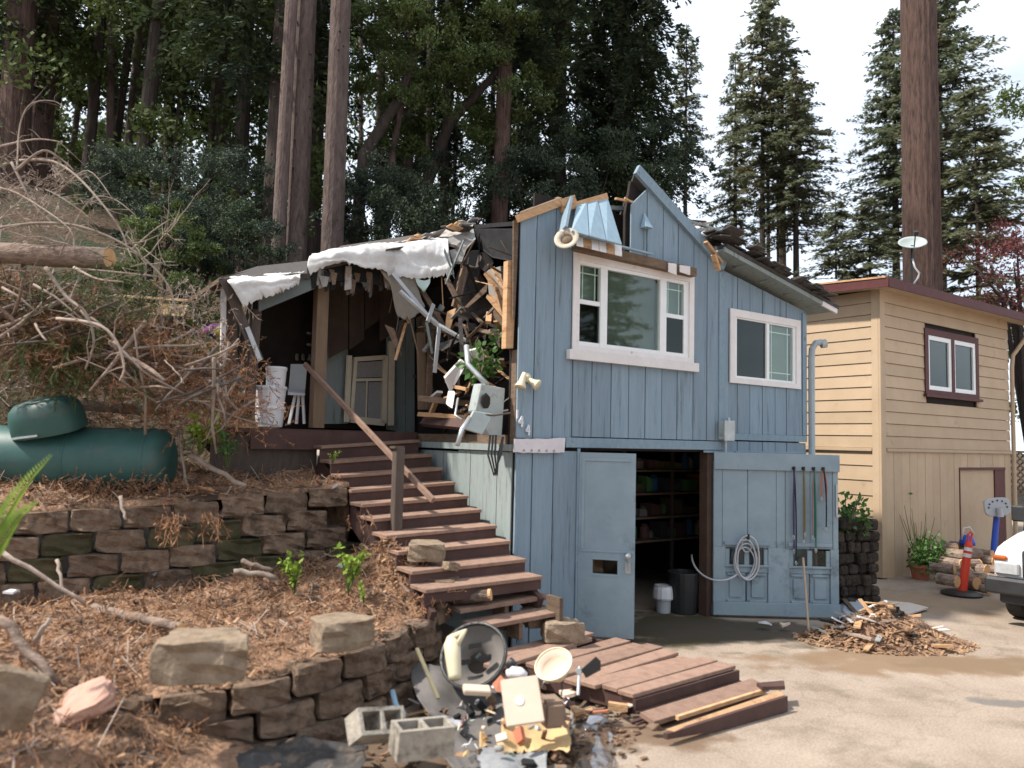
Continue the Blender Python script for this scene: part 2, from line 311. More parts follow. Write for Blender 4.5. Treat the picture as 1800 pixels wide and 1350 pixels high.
c = gp(1780, 1170); stain((c.x, c.y, 0), (1.3, .35), (.17, .115, .07), 2.6, .7)
c = gp(1650, 1060); stain((c.x, c.y, 0), (1.6, .9), (.26, .18, .11), 3, .6)
c = gp(1770, 1235); stain((c.x, c.y, 0), (.35, .12), (.13, .12, .11), 4, .8)
c = gp(1100, 1290); stain((c.x, c.y, 0), (.9, .3), (.14, .085, .05), 4, .8)
c = gp(700, 1320); stain((c.x, c.y, 0), (1.6, .7), (.1, .065, .04), 3, .9)

# hillside (from the top of the upper wall backwards)
mb = MB(); tl = [-46+i*2.2 for i in range(18)]+[-7+i*.16 for i in range(34)]+[-1.62]
sl_ = [0, .02, .1, .2, .32, .45, .6, .75, .9, 1.05, 1.2, 1.4, 1.6, 1.8, 2.0, 2.25, 2.5, 2.8, 3.1, 3.5, 4, 4.6, 5.4, 6.4, 7.6, 9, 11, 14, 18, 23, 30, 40, 60]
vs = []; fs = []; mi_ = []
tl = sorted(set(tl)); nt_, ns_ = len(tl), len(sl_)
for t in tl:
    for s in sl_:
        st = s_wall(t)+s; p = fts(t, st); z = zhill(t, st)+(rough(p, .07) if s > .02 else 0)
        vs.append((p.x, p.y, z if s > 0 else z-.05))
for i in range(nt_-1):
    for j in range(ns_-1):
        a = i*ns_+j; fs.append((a, a+ns_, a+ns_+1, a+1)); mi_.append(1 if sl_[j] > 1.3 else 0)  # darker floor colour also stands in for shaded gaps under the brush
# bank skirt beside the stair
k0 = (nt_-1)*ns_
for j in range(ns_): x, y, z = vs[k0+j]; vs.append((x+.05*nz3((x*3, y*3, 1)), y, .35))
b0 = nt_*ns_
for j in range(ns_-1): fs.append((k0+j, b0+j, b0+j+1, k0+j+1)); mi_.append(0)
mb.add(vs, fs); mb.m = mi_
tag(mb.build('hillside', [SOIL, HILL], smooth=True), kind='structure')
# forest slope behind the houses
mb = MB(); vs = []; fs = []
tl = [-1.7, -1, -.3]+[i*1.0 for i in range(1, 7)]+[8, 10, 12, 15, 19, 25, 35, 60]; sl_ = [0, .8, 1.6, 2.4, 3.2, 4.4, 6, 8, 11, 15, 20, 28, 40, 70]
for t in tl:
    for s in sl_:
        st = (2.1 if t < -.25 else 4.3)+s; p = fts(t, st); vs.append((p.x, p.y, zhill(t, st)+rough(p, .2, .6)))
for i in range(len(tl)-1):
    for j in range(len(sl_)-1):
        a = i*len(sl_)+j; fs.append((a, a+len(sl_), a+len(sl_)+1, a+1))
mb.add(vs, fs); tag(mb.build('forest_slope', HILL, smooth=True), kind='structure')
# lower terrace between the two retaining walls
mb = MB(); vs = []; fs = []; NA, NB = 60, 18
for i in range(NA+1):
    f = i/NA; a = poly_at(LOW, f); b = poly_at(UPW, .12+.88*f).copy(); b.z -= .78
    if f > .8: b = b.lerp(HF(-1.40, .1, 1.15), ss(.8, 1, f))
    for j in range(NB+1):
        g = j/NB; p = a.lerp(b, g); p.z -= .03*(1-g)
        if 0 < j < NB: p.z += rough(p, .075, 2.2)+.05*math.sin(g*math.pi)
        vs.append(p)
for i in range(NA):
    for j in range(NB):
        a = i*(NB+1)+j; fs.append((a, a+NB+1, a+NB+2, a+1))
mb.add(vs, fs); tag(mb.build('lower_terrace', SOIL, smooth=True), kind='structure')
# soil spilling down at the left end of the lower wall
mb = MB(); vs = []; fs = []
c0 = LOW[0]
for i in range(25):
    for j in range(25):
        x = -4.6+i*.14; y = 3.2+j*.14
        d = (Vector((x, y, 0))-Vector((-3.3, 5.1, 0))).length
        z = .75-.38*d+rough((x, y, 0), .09, 2.5); vs.append((x, y, max(-.03, z)))
for i in range(24):
    for j in range(24):
        a = i*25+j; fs.append((a, a+25, a+26, a+1))
mb.add(vs, fs); tag(mb.build('soil_bank', SOIL, smooth=True), kind='structure')

# ------------------------------------------------------------------ retaining blocks
def block_mesh(name, mat, w=.42, h=.195, d=.28, taper=.72, seed=0, chip=.02):
    random.seed(seed); bm = bmesh.new(); bmesh.ops.create_cube(bm, size=1)
    bmesh.ops.subdivide_edges(bm, edges=bm.edges[:], cuts=3, use_grid_fill=True)
    for v in bm.verts:
        x, y, z = v.co; k = lerp(1, taper, y+.5)
        bow = -.09*(1-(2*x)**2) if y < -.4 else 0     # rounded split face
        j = chip*(.5+nz3((x*9+seed, y*9, z*9), 1))
        cr_ = 1-.05*max(0, abs(x)+abs(z)-.72)-.05*(abs(x) > .45 and random.random() < .3); v.co = Vector((x*w*k*(1-j)*cr_, (y*d+bow*d*.9)*cr_, z*h*cr_))+Vector((rnd(-1, 1), rnd(-1, 1)*2.2, rnd(-1, 1)*.6))*chip*.4
    me = bpy.data.meshes.new(name)
    bmesh.ops.bevel(bm, geom=[e for e in bm.edges if e.calc_face_angle(0) > .7], offset=.012, segments=1, affect='EDGES')
    bm.to_mesh(me); bm.free(); me.materials.append(mat)
    me.polygons.foreach_set('use_smooth', [False]*len(me.polygons)); return me
BL = [block_mesh('block', BLOCKM, seed=i) for i in range(4)]; BM = [block_mesh('mossy_block', MOSS, seed=i+9) for i in range(2)]; BP = [block_mesh('pale_block', BLOCKL, seed=i+20) for i in range(4)]
random.seed(11)
def wall(name, label, top, courses, hgt, skip=lambda f, c: False, moss=0, lean=.02):
    root = thing(name, label, 'retaining wall', (top[0]+top[-1])/2*1.0)
    L = sum((b-a).length for a, b in zip(top, top[1:])); cum = [0]
    for a, b in zip(top, top[1:]): cum.append(cum[-1]+(b-a).length)
    def at(d):
        for i in range(len(top)-1):
            if d <= cum[i+1] or i == len(top)-2:
                f = (d-cum[i])/(cum[i+1]-cum[i]); return top[i].lerp(top[i+1], f), (top[i+1]-top[i])
    for c in range(courses):
        d = (.21 if c % 2 else 0)+rnd(0, .05)
        while d < L:
            p, tan = at(d); tan = Vector((tan.x, tan.y, 0)).normalized(); out_ = Vector((tan.y, -tan.x, 0))
            if not skip(d/L, c):
                me = random.choice(BM) if random.random() < moss*(c > 0) else random.choice(BL)
                o = bpy.data.objects.new('block', me); COL.objects.link(o); o.parent = root
                o.location = p - Vector(root.location) + out_*(c*lean-.1+rnd(-.02, .02)) + Z*(-(c+.5)*hgt+rnd(-.004, .004)-.015)
                o.rotation_euler = (rnd(-.03, .03), rnd(-.02, .02), math.atan2(tan.y, tan.x)+rnd(-.06, .06))
            d += .425
    return root
wall('retaining_wall', 'upper dark block retaining wall holding the green tank terrace', UPW, 4, .2, moss=.35)
wall('retaining_wall', 'lower curved block retaining wall nearest the camera with loose cap blocks', LOW, 3, .2, lean=.03)
# ------------------------------------------------------------------ blue house
house = thing('blue_house', 'wrecked blue board-sided cabin with torn open roof above open garage', 'house', HF(2.5, 1, 0))
H_ = house
def P_(mb, name, mat, parent=H_, **k): return mb.build(name, mat, parent, **k)
def top_z(u):
    if u < 1.70: return lerp(4.50, 5.36, u/1.70)
    if u < 3.23: return lerp(5.36, 4.46, (u-1.70)/1.53)
    return lerp(4.44, 4.09, (u-3.23)/1.84)
W1 = (.72, 2.69, 3.16, 4.26); W2 = (3.39, 4.92, 2.96, 3.94)
seam = [hu(x, 680) for x in (936, 970, 1004, 1038, 1072, 1103, 1132, 1161, 1188, 1216, 1240)]
seams = [0]+seam+[hu(1264, 680)]
seams2 = [3.23]+[hu(x, 640) for x in (1294, 1316, 1338, 1360, 1380)]+[5.07]
BROKE = {4: (4.36, 4.30), 5: (4.30, 4.34), 3: (4.46, 4.34)}       # splintered tops (z at each side)
def column(mb, u0, u1, z0, zt0, zt1, holes, v0, v1, mat=None):
    cuts = sorted({u0, u1}|{x for h in holes for x in h[:2] if u0 < x < u1})
    for a, b in zip(cuts, cuts[1:]):
        ta, tb = lerp(zt0, zt1, (a-u0)/(u1-u0)), lerp(zt0, zt1, (b-u0)/(u1-u0)); lo = z0; m = (a+b)/2
        segs = []
        hs = sorted([h for h in holes if h[0] < m < h[1]], key=lambda h: h[2])
        for h in hs: segs.append((lo, lo, h[2], h[2])); lo = h[3]
        segs.append((lo, lo, ta, tb))
        for l0, l1, t0, t1 in segs:
            if max(t0-l0, t1-l1) < .01: continue
            t0 = max(t0, l0+.002); t1 = max(t1, l1+.002)
            m_ = MB() if mat is not None else mb
            m_.hexa([HF(a, v0, l0), HF(b, v0, l1), HF(b, v1, l1), HF(a, v1, l0), HF(a, v0, t0), HF(b, v0, t1), HF(b, v1, t1), HF(a, v1, t0)])
            if mat is not None: P_(m_, 'siding_board', mat, bevel=.003)
g = .006
for i, (a, b) in enumerate(zip(seams, seams[1:])):
    zt = BROKE.get(i, (top_z(a), top_z(b)))
    if i == 6: zt = (4.98, 5.22)
    column(None, a+g, b-g, 2.20 if i > 2 else (2.17 if i else 2.17), zt[0], zt[1], [W1], -.022-.003*(i % 2), 0, BLUE)
for i, (a, b) in enumerate(zip(seams2, seams2[1:])):
    column(None, a+g, b-g, 2.30, top_z(a), top_z(b), [W2], -.02-.003*(i % 2), 0, BLUE)
    column(None, a+g, b-g, 0, 2.2, 2.2, [], -.02-.003*(i % 2), 0, BLUE)
sm = [0, hu(933, 850), hu(970, 850), .86]
for i, (a, b) in enumerate(zip(sm, sm[1:])):
    column(None, a+g, b-g, 0, 2.04, 2.04, [], -.02-.003*(i % 2), 0, BLUE)
# backing wall behind the boards, cut where the gable is torn
mb = MB()
for a, b, t0, t1 in [(0, .72, top_z(0)-.03, top_z(.72)-.03), (.72, 1.62, 4.26, 4.26), (1.62, 1.70, 4.9, 5.3), (1.70, 3.23, 5.32, 4.42), (3.23, 5.07, 4.4, 4.05)]:
    column(mb, a, b, 2.05, t0, t1, [], .09, .13)
column(mb, 0, .86, 0, 2.05, 2.05, [], .02, .1); column(mb, 3.07, 5.07, 0, 2.05, 2.05, [], .02, .1)
P_(mb, 'wall_sheathing', DARK)
def trim(u0, u1, z0, z1, mat=BLUET, v0=-.04, v1=-.024, name='trim_board'):
    mb = MB(); mb.fbox(HF, u0, u1, v0, v1, z0, z1); return P_(mb, name, mat, bevel=.003)
trim(.66, 3.25, 2.08, 2.19); trim(3.18, 3.30, 2.2, 4.40); trim(3.31, 5.07, 2.215, 2.30); trim(4.98, 5.075, 2.31, 4.06); trim(0, .05, 0, 2.0, v0=-.036)
trim(.83, .87, 0, 2.07); trim(2.9, 5.07, 2.045, 2.075, v0=-.033)
mb = MB(); mb.fbox(HF, 3.0, 3.13, -.005, .12, 0, 2.05); P_(mb, 'door_post', PM('dark_brown_jamb', (.06, .035, .025), (.085, .05, .035), 6, .8))
# gable barge board and the small vent
mb = MB(); a0, a1 = HF(1.66, -.05, 5.41), HF(3.25, -.05, 4.47)
mb.bar(a0, a1, .05, .13, up=Z); P_(mb, 'barge_board', BLUET)
mb = MB(); q = HF(1.82, -.03, 4.72)
mb.add([q-uV*.07, q+uV*.07, q+uV*.06-vV*.09-Z*.0, q-uV*.06-vV*.09, q+Z*.19-uV*.01, q+Z*.19+uV*.01], [(0, 1, 2, 3), (3, 2, 5, 4), (0, 3, 4), (1, 5, 2), (0, 4, 5, 1)]); P_(mb, 'gable_vent', BLUEL)
# torn gable panel leaning out over the window, its raw broken top and the bent batten beside it
pb = [hp(1003, 408, -.42), hp(1092, 432, -.42), hp(1082, 398, -.3), hp(1066, 346, -.06), hp(1012, 362, -.06)]
mb = MB(); nrm = (pb[1]-pb[0]).cross(pb[4]-pb[0]).normalized()
seg = [(0, .34), (.34, .68), (.68, 1)]
for i, (a, b) in enumerate(seg):
    lo0, lo1 = pb[0].lerp(pb[1], a), pb[0].lerp(pb[1], b); hi0, hi1 = pb[4].lerp(pb[3], a), pb[4].lerp(pb[3], b)
    e = (lo1-lo0).normalized()*.006
    mb = MB(); mb.prism([lo0+e, lo1-e, hi1-e, hi0+e], nrm*.02); P_(mb, 'torn_siding_board', BLUEL)
mb = MB(); mb.bar(hp(986, 368, -.05), hp(1066, 345, -.08), .05, .07); P_(mb, 'splintered_beam', WOODL)
mb = MB(); mb.bar(hp(1000, 352, -.05), hp(990, 405, -.32), .13, .03, up=uV); P_(mb, 'bent_batten', BLUET)
mb = MB(); mb.bar(hp(910, 384, -.04), hp(985, 356, -.04), .06, .08); mb.bar(hp(985, 358, -.06), hp(1010, 350, -.06), .05, .09); P_(mb, 'splintered_roof_edge', WOODL)
mb = MB(); mb.prism([hp(912, 380, .05), hp(988, 352, .05), hp(980, 350, .7), hp(915, 376, .7)], Z*.03); P_(mb, 'roof_edge_sheathing', WOODD)
mb = MB(); mb.bar(hp(1064, 365, .35), hp(1106, 368, .35), .06, .05); P_(mb, 'broken_rafter', GREYW)
mb = MB(); mb.bar(hp(1082, 349, -.02), hp(1112, 355, .05), .03, .025); mb.bar(hp(1098, 348, 0), hp(1118, 360, 0), .02, .02); P_(mb, 'splinter', WOODL)
mb = MB(); mb.fbox(HF, .5, 2.0, .42, .45, 4.2, 5.0); P_(mb, 'dark_attic_board', DARK)  # dark board behind the torn notch holds the attic's shade
# torn hood over the window: dark sheathing, flaking white shingles
mb = MB(); mb.prism([hp(1010, 425, -.05), hp(1214, 474, -.05), hp(1214, 488, -.05), hp(1006, 442, -.05)], -vV*.1); P_(mb, 'window_hood', WOODD)
mb = MB(); mb.bar(hp(1005, 412, -.32), hp(1145, 447, -.22), .05, .02); P_(mb, 'hood_batten', BLUEL)
for i in range(6):
    x = 1012+i*13.5; mb = MB(); q = [hp(x, 414+i*3.4, -.3), hp(x+12.5, 417+i*3.4, -.3), hp(x+13.5, 435+i*3.2, -.36), hp(x+1, 432+i*3.2, -.36)]
    mb.prism(q, Z*.014-vV*.004); P_(mb, 'hood_shingle', [WHITEW, WOODL][i in (1, 4)])
for x0, x1 in ((1174, 1188), (1194, 1212)):
    mb = MB(); mb.prism([hp(x0, 462+(x0-1174)*.2, -.17), hp(x1, 464+(x1-1188)*.2, -.17), hp(x1, 484, -.17), hp(x0, 478, -.17)], -vV*.012); P_(mb, 'hood_shingle', WHITEW)
# round lamp hanging over the window corner
lamp = thing('gable_lamp', 'round cream lamp hanging off the torn gable corner', 'lamp', hp(993, 425, -.4))
axl = Vector((-.25, -.8, .35)).normalized(); cl_ = hp(996, 420, -.38)
mb = MB(); mb.lathe(cl_, [(.075, -.05), (.12, 0), (.135, .012), (.13, .02), (.07, .005), (.06, -.03)], 22, axl, cap=False); mb.build('lamp_shade', PM('dirty_cream_metal', (.36, .31, .24), (.46, .41, .33), 9, .6, c3=(.15, .1, .07), t3=.6, s3=9), lamp, smooth=True)
mb = MB(); mb.lathe(cl_, [(.065, -.03), (.066, -.02), (.04, .0), (.01, .01)], 16, axl); mb.build('lamp_socket', WOODD, lamp)

def window(fr, u0, u1, z0, z1, tw, tmat, parts, sill, name, v=-.03, head=True):
    w_ = MB().fbox(fr, u0, u0+tw, v-.02, v, z0, z1).build('window', tmat, H_ if fr is HF else TAN_)
    w_.name = 'window'
    def add(n, m, *b): mb = MB(); mb.fbox(fr, *b); return mb.build(n, m, w_)
    add('window_trim', tmat, u1-tw, u1, v-.02, v, z0, z1)
    add('window_trim', tmat, u0+tw, u1-tw, v-.02, v, z1-tw, z1)
    add('window_trim', tmat, u0+tw, u1-tw, v-.02, v, z0, z0+tw*.7)
    if sill: add('window_sill', tmat, u0-.07, u1+.05, v-.06, v, z0-.11, z0-.002)
    return w_, add
FW = .035
w1, add1 = window(HF, *W1, .085, WHITEW, None, True, 'window')
zi0, zi1 = W1[2]+.06, W1[3]-.085
cols = [(hu(1016, 540), hu(1052, 540), 'dh'), (hu(1064, 540), hu(1157, 540), 'pic'), (hu(1168, 540), hu(1199, 540), 'dh')]
mb = MB()
x0, x1 = W1[0]+.085, W1[1]-.085
mb.fbox(HF, x0, cols[0][0], -.03, .02, zi0, zi1); mb.fbox(HF, cols[2][1], x1, -.03, .02, zi0, zi1)
mb.fbox(HF, cols[0][1], cols[1][0], -.035, .02, zi0, zi1); mb.fbox(HF, cols[1][1], cols[2][0], -.035, .02, zi0, zi1)
mb.fbox(HF, x0+.001, x1-.001, -.032, .02, zi0-.001, zi0+.045); mb.fbox(HF, x0+.001, x1-.001, -.032, .02, zi1-.04, zi1+.001)
mb.build('window_frame', WHITE, w1)
for a, b, k in cols:
    mid = lerp(zi0, zi1, .52)
    if k == 'dh':
        add1('window_sash', WHITE, a+.001, b-.001, -.028, .01, mid-.025, mid+.025)
        add1('window_pane', GLASSW, a, b, -.006, -.002, mid+.025, zi1-.04); add1('window_pane', GLASSD, a, b, -.012, -.008, zi0+.045, mid-.025)
        add1('insect_screen', SCREEN, a, b, .012, .015, zi0+.045, mid-.025); add1('window_blind', BLINDM, a, b, .05, .06, mid-.02, zi1)
        for uu in (a+.06, b-.06): add1('muntin', WHITE, uu-.006, uu+.006, .0, .006, mid+.025, zi1-.04)
        add1('muntin', WHITE, a, b, .001, .005, zi1-.13, zi1-.118)
    else:
        add1('window_pane', GLASSW, a, b, -.008, -.004, zi0+.045, zi1-.04)
        mb = MB(); z = zi0
        while z < zi1: mb.add([HF(a, .075, z), HF(b, .075, z), HF(b, .055, z+.024), HF(a, .055, z+.024)], [(0, 1, 2, 3)]); z += .026
        o = mb.build('window_blind', BLINDM, w1); o['kind'] = 'stuff'
w2, add2 = window(HF, *W2, .10, WHITEW, None, False, 'window')
a, b = hu(1292, 610), hu(1391, 610); zi0, zi1 = W2[2]+.10, W2[3]-.12; mid = (a+b)/2+.04
mb = MB(); mb.fbox(HF, W2[0]+.1, a, -.03, .02, zi0-.05, zi1+.03); mb.fbox(HF, b, W2[1]-.1, -.03, .02, zi0-.05, zi1+.03)
mb.fbox(HF, a, b, -.031, .02, zi0-.05, zi0); mb.fbox(HF, a, b, -.031, .02, zi1, zi1+.03); mb.fbox(HF, mid-.03, mid+.03, -.033, .02, zi0, zi1); mb.build('window_frame', WHITE, w2)
add2('window_pane', GLASSD, a, mid-.03, -.008, -.004, zi0, zi1); add2('insect_screen', SCREEN, a, mid-.03, .012, .015, zi0, zi1)
add2('window_pane', GLASSW, mid+.03, b, -.008, -.004, zi0, zi1); add2('window_blind', BLINDM, mid+.03, b, .05, .06, zi0, zi1)
for uu in (mid+.12, b-.09): add2('muntin', WHITE, uu-.006, uu+.006, .0, .006, zi0, zi1)
for zz in (zi0+.1, zi1-.1): add2('muntin', WHITE, mid+.03, b, .001, .005, zz-.006, zz+.006)

# roofs: right slope of the gable, the shed roof with its overhang, the sunken left slope
mb = MB(); mb.prism([HF(1.70, .02, 5.39), HF(3.24, .02, 4.48), HF(3.24, 5, 4.48), HF(2.75, 3, 4.78), HF(2.3, 1, 5.03), HF(1.78, .15, 5.34)], Z*.04); P_(mb, 'roof_slope', SHING)
ov = [HF(3.02, -.24, 4.64), HF(5.45, -.24, 4.14), HF(5.45, 4.5, 4.14), HF(3.02, 4.5, 4.64)]
mb = MB(); mb.prism([ov[0]-vV*.05, ov[1]-vV*.05+uV*.03, ov[2]+uV*.03, ov[3]], Z*.05); P_(mb, 'shed_roof', SHING)
mb = MB(); mb.prism([p-Z*.03 for p in ov], Z*.026); P_(mb, 'soffit', GREYW)
mb = MB(); mb.bar(HF(3.0, -.26, 4.62), HF(5.12, -.26, 4.185), .03, .06); P_(mb, 'eave_board', GREYW)
mb = MB(); mb.bar(HF(5.1, -.265, 4.185), HF(5.46, -.265, 4.11), .03, .07); P_(mb, 'eave_board_end', WHITEW)
for i in range(4):
    u = 3.5+i*.55; mb = MB(); mb.bar(HF(u, -.22, top_z(u)+.13), HF(u, .0, top_z(u)+.1), .03, .03); P_(mb, 'rafter_tail', GREYW)
random.seed(5)
for i in range(110):     # curled shingles along the torn roof edge
    f = random.random(); u = lerp(2.9, 5.4, f); z = lerp(4.72, 4.2, (u-3.02)/2.43)+rnd(.0, .05)+.12*math.exp(-((u-3.2)/.25)**2)
    v = rnd(-.36, .15); mb = MB(); c = HF(u, v, z); mb.obox(c, (uV+Z*rnd(-.3, .1))*rnd(.07, .14), (vV+Z*rnd(-.3, .3))*.09, Z*.008); P_(mb, 'curled_shingle', SHING)
for a, b, w_, m in [((1240, 425, -.5), (1268, 462, -.5), .05, WOODL), ((1254, 448, -.52), (1263, 475, -.5), .06, WOODL), ((1195, 384, .6), (1262, 405, .6), .05, GREYW), ((1212, 396, .3), (1250, 392, .9), .06, SHINGG), ((1225, 404, .2), (1262, 402, .8), .06, SHINGG), ((1236, 414, .1), (1268, 412, .7), .06, SHINGG), ((1190, 386, .9), (1240, 390, .9), .04, SHING)]:
    mb = MB(); mb.bar(hp(*a), hp(*b), w_, w_*.6); P_(mb, 'broken_rafter', m)
mb = MB(); mb.prism([hp(830, 402, 2.2), hp(912, 396, .3), HF(.75, .3, 4.62), HF(1.65, .5, 4.5), HF(1.9, 4.6, 4.55), HF(-.6, 4.6, 4.7)], Z*.05); P_(mb, 'sunken_roof_slope', CHAR)
mb = MB(); mb.prism([hp(832, 402, 2.1), hp(910, 402, .4), hp(908, 460, .45), hp(868, 452, 1.2), hp(838, 430, 2.0)], vV*.03); P_(mb, 'hanging_tar_paper', CHAR)  # black sheet painted as the unlit void under the roof
# shell of the house: floor, ceiling, back and side walls, lower side wall facing the stair
mb = MB(); mb.fbox(HF, .02, 5.05, .14, 5, 2.1, 2.2); P_(mb, 'upper_floor', WOODD)
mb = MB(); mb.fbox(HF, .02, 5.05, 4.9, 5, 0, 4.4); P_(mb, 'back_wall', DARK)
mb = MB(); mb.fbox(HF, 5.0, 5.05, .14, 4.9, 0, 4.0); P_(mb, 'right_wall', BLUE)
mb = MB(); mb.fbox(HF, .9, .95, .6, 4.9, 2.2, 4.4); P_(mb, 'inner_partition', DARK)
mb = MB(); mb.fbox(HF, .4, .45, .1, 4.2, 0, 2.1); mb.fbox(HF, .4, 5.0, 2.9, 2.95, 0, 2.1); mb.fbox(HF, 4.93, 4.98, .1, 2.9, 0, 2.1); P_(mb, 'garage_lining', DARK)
for i in range(8):
    v0, v1 = .03+i*.27, .03+(i+1)*.27-.008
    mb = MB(); mb.fbox(HF, -.012-.003*(i % 2), .01, v0, v1, 0, 2.02-.02*(i > 3)); P_(mb, 'side_siding_board', GREYW)
mb = MB(); mb.fbox(HF, -.05, .06, .0, 2.3, 2.03, 2.1); P_(mb, 'side_sill', GREYW)
mb = MB(); mb.fbox(HF, .0, .07, .002, .12, 2.1, 3.1); P_(mb, 'corner_stud', WOODD)
mb = MB(); mb.prism([hp(893, 458, .05), hp(909, 456, .05), hp(902, 612, .05), hp(889, 612, .05)], vV*.08); P_(mb, 'exposed_stud', WOODL)
mb = MB(); mb.prism([hp(903, 388, .0), hp(912, 384, .0), hp(909, 470, .0), hp(905, 560, .0), hp(902, 560, .0)], vV*.02); P_(mb, 'torn_board_edge', WOODD)
# house numbers, sign, floodlight, junction box, downpipe
NUMM = PM('white_enamel_digit', (.72, .70, .74), None, 3, .5)
def digit(pts, px, py, s):
    mb = MB(); c = hp(px, py, -.03)
    for a, b in zip(pts, pts[1:]): mb.bar(c+uV*a[0]*s+Z*a[1]*s-vV*.012, c+uV*b[0]*s+Z*b[1]*s-vV*.012, .018, .012, up=vV)
    return P_(mb, 'house_number', NUMM)
SIX = [(.35, .9), (-.1, .95), (-.4, .4), (-.4, -.6), (0, -.95), (.4, -.6), (.35, 0), (-.35, .0)]
FOUR = [(.2, -1), (.2, 1), (-.5, -.2), (.5, -.2)]
digit([(0, .9), (0, -.9)], 908, 728, .05); digit(FOUR, 915, 741, .055); digit(FOUR, 927, 756, .055)
sign = MB(); q = [hp(903, 772, -.05), hp(992, 770, -.05), hp(990, 796, -.05), hp(902, 795, -.05)]
n_ = 16; bt = [q[3].lerp(q[2], i/n_)+Z*rnd(-.006, .006) for i in range(n_+1)]; tp = [q[0].lerp(q[1], i/n_)+Z*rnd(-.006, .006) for i in range(n_+1)]
sign.prism(bt+tp[::-1], -vV*.02)
so_ = tag(sign.build('name_plaque', PM('weathered_white_sign', (.56, .53, .55), (.64, .6, .62), 7, .8, .1, c3=(.4, .33, .33), t3=.66, s3=14)), 'long white weathered plaque above the siding left of the garage doors', 'sign')
for i in range(5):      # flaking smudges along the lower edge
    c = q[3].lerp(q[2], .18+.15*i)-vV*.0215+Z*.012; mb = MB(); mb.prism([c-uV*.02, c+uV*.02, c+uV*.004+Z*.028], -vV*.002); mb.build('flaked_paint', PM('flaked_sign_paint', (.33, .27, .24), None, 9, .9) if i == 0 else MATS['flaked_sign_paint'], so_)
fl = thing('floodlight', 'twin cream floodlight on the left edge of the blue front', 'lamp', hp(920, 672, -.03))
mb = MB(); mb.lathe(hp(924, 664, -.02), [(.05, 0), (.05, .03), (.02, .05)], 14, -vV); mb.build('mounting_plate', CREAMP, fl)
for c, ax in ((hp(917, 672, -.1), Vector((-.25, -.25, -.9))), (hp(938, 673, -.1), Vector((.75, -.3, -.45)))):
    mb = MB(); mb.lathe(c-ax.normalized()*.06, [(.022, -.05), (.03, 0), (.035, .05), (.062, .11), (.06, .118)], 16, ax); mb.build('lamp_head', CREAMP, fl, smooth=True)
    mb = MB(); mb.tube([hp(926, 665, -.05), c-ax.normalized()*.08], .014); mb.build('lamp_arm', STEEL, fl)
jb = thing('junction_box', 'grey electrical box on the corner trim above the garage door', 'electrical box', hp(1276, 757, -.04))
mb = MB(); c = hp(1276, 757, -.09); mb.obox(c, uV*.09, vV*.05, Z*.12); mb.build('box_body', WMETAL, jb, bevel=.008)
mb = MB(); mb.obox(c-vV*.055, uV*.098, vV*.006, Z*.128); mb.build('box_cover', STEEL, jb)
mb = MB(); mb.tube([c-Z*.12, c-Z*.3, c-Z*.32+vV*.08], .015); mb.tube([c+Z*.12+uV*.05, c+Z*.17+uV*.05], .02); mb.build('conduit', STEEL, jb)
dp = thing('downpipe', 'pale downpipe down the right corner of the blue house', 'downpipe', HF(5.2, -.06, 0))
mb = MB(); mb.tube([HF(5.32, -.12, 3.66), HF(5.2, -.1, 3.64), HF(5.14, -.08, 3.55), HF(5.14, -.07, 3.4), HF(5.14, -.07, 0.05)], .045, 8); mb.build('pipe', PM('pale_blue_pipe', (.32, .37, .39), (.38, .43, .45), 5, .6), dp)
mb = MB(); mb.lathe(HF(5.3, -.12, 3.63), [(.06, 0), (.065, .07)], 10, Vector((1, 0, .2))); mb.build('pipe_collar', GREYP, dp)

# garage door leaves
ld = thing('door_leaf', 'pale blue narrow garage door leaf standing open with a letter slot', 'door', HF(.87, -.02, 0))
fe = gp(1113, 1131); d_ = (fe-HF(.87, -.02, 0)); d_.z = 0; dl = d_.length; d_.normalize(); dn = Vector((d_.y, -d_.x, 0))
def DF(a, b, z): return HF(.87, -.03, 0)+d_*a+dn*b+Z*z
mb = MB(); sl0, sl1 = .22*dl/1., .75*dl; s0, s1 = .26*dl, .70*dl
mb.fbox(DF, 0, s0, -.02, .02, .05, 2.03); mb.fbox(DF, s1, dl, -.02, .02, .05, 2.03); mb.fbox(DF, s0, s1, -.02, .02, .05, .72); mb.fbox(DF, s0, s1, -.02, .02, .87, 2.03); mb.build('door_panel', BLUED, ld)
mb = MB(); mb.fbox(DF, s0-.02, s1+.02, .02, .028, .70, .715); mb.fbox(DF, s0-.02, s1+.02, .02, .028, .875, .89); mb.fbox(DF, 0.01, dl-.01, .021, .03, .955, .975); mb.fbox(DF, .05, dl-.06, .021, .032, 1.94, 1.97); mb.fbox(DF, .03, .06, .021, .03, .98, 1.97); mb.build('door_moulding', BLUED, ld)
mb = MB(); mb.fbox(DF, s0, s1, -.012, -.006, .72, .87); mb.build('letter_slot_pane', GLASSD, ld)
mb = MB(); mb.fbox(DF, s0, lerp(s0, s1, .4), -.03, -.022, .73, .86); mb.build('slot_flap', TERRA, ld)
mb = MB(); mb.lathe(DF(dl-.07, .02, .93), [(.035, 0), (.03, .02), (.012, .025), (.012, .05), (.03, .06), (.034, .085), (.02, .1)], 14, dn); mb.build('door_knob', STEEL, ld, smooth=True)
mb = MB(); mb.fbox(DF, dl-.1, dl-.04, .02, .032, .74, .9); mb.tube([DF(dl-.09, .03, .88), DF(dl-.06, .07, .86), DF(dl-.06, .07, .78)], .012); mb.build('hasp', STEEL, ld)
rd = thing('door_leaf', 'wide blue panelled garage door leaf swung open with leads hanging on it', 'door', HF(3.07, -.03, 0))
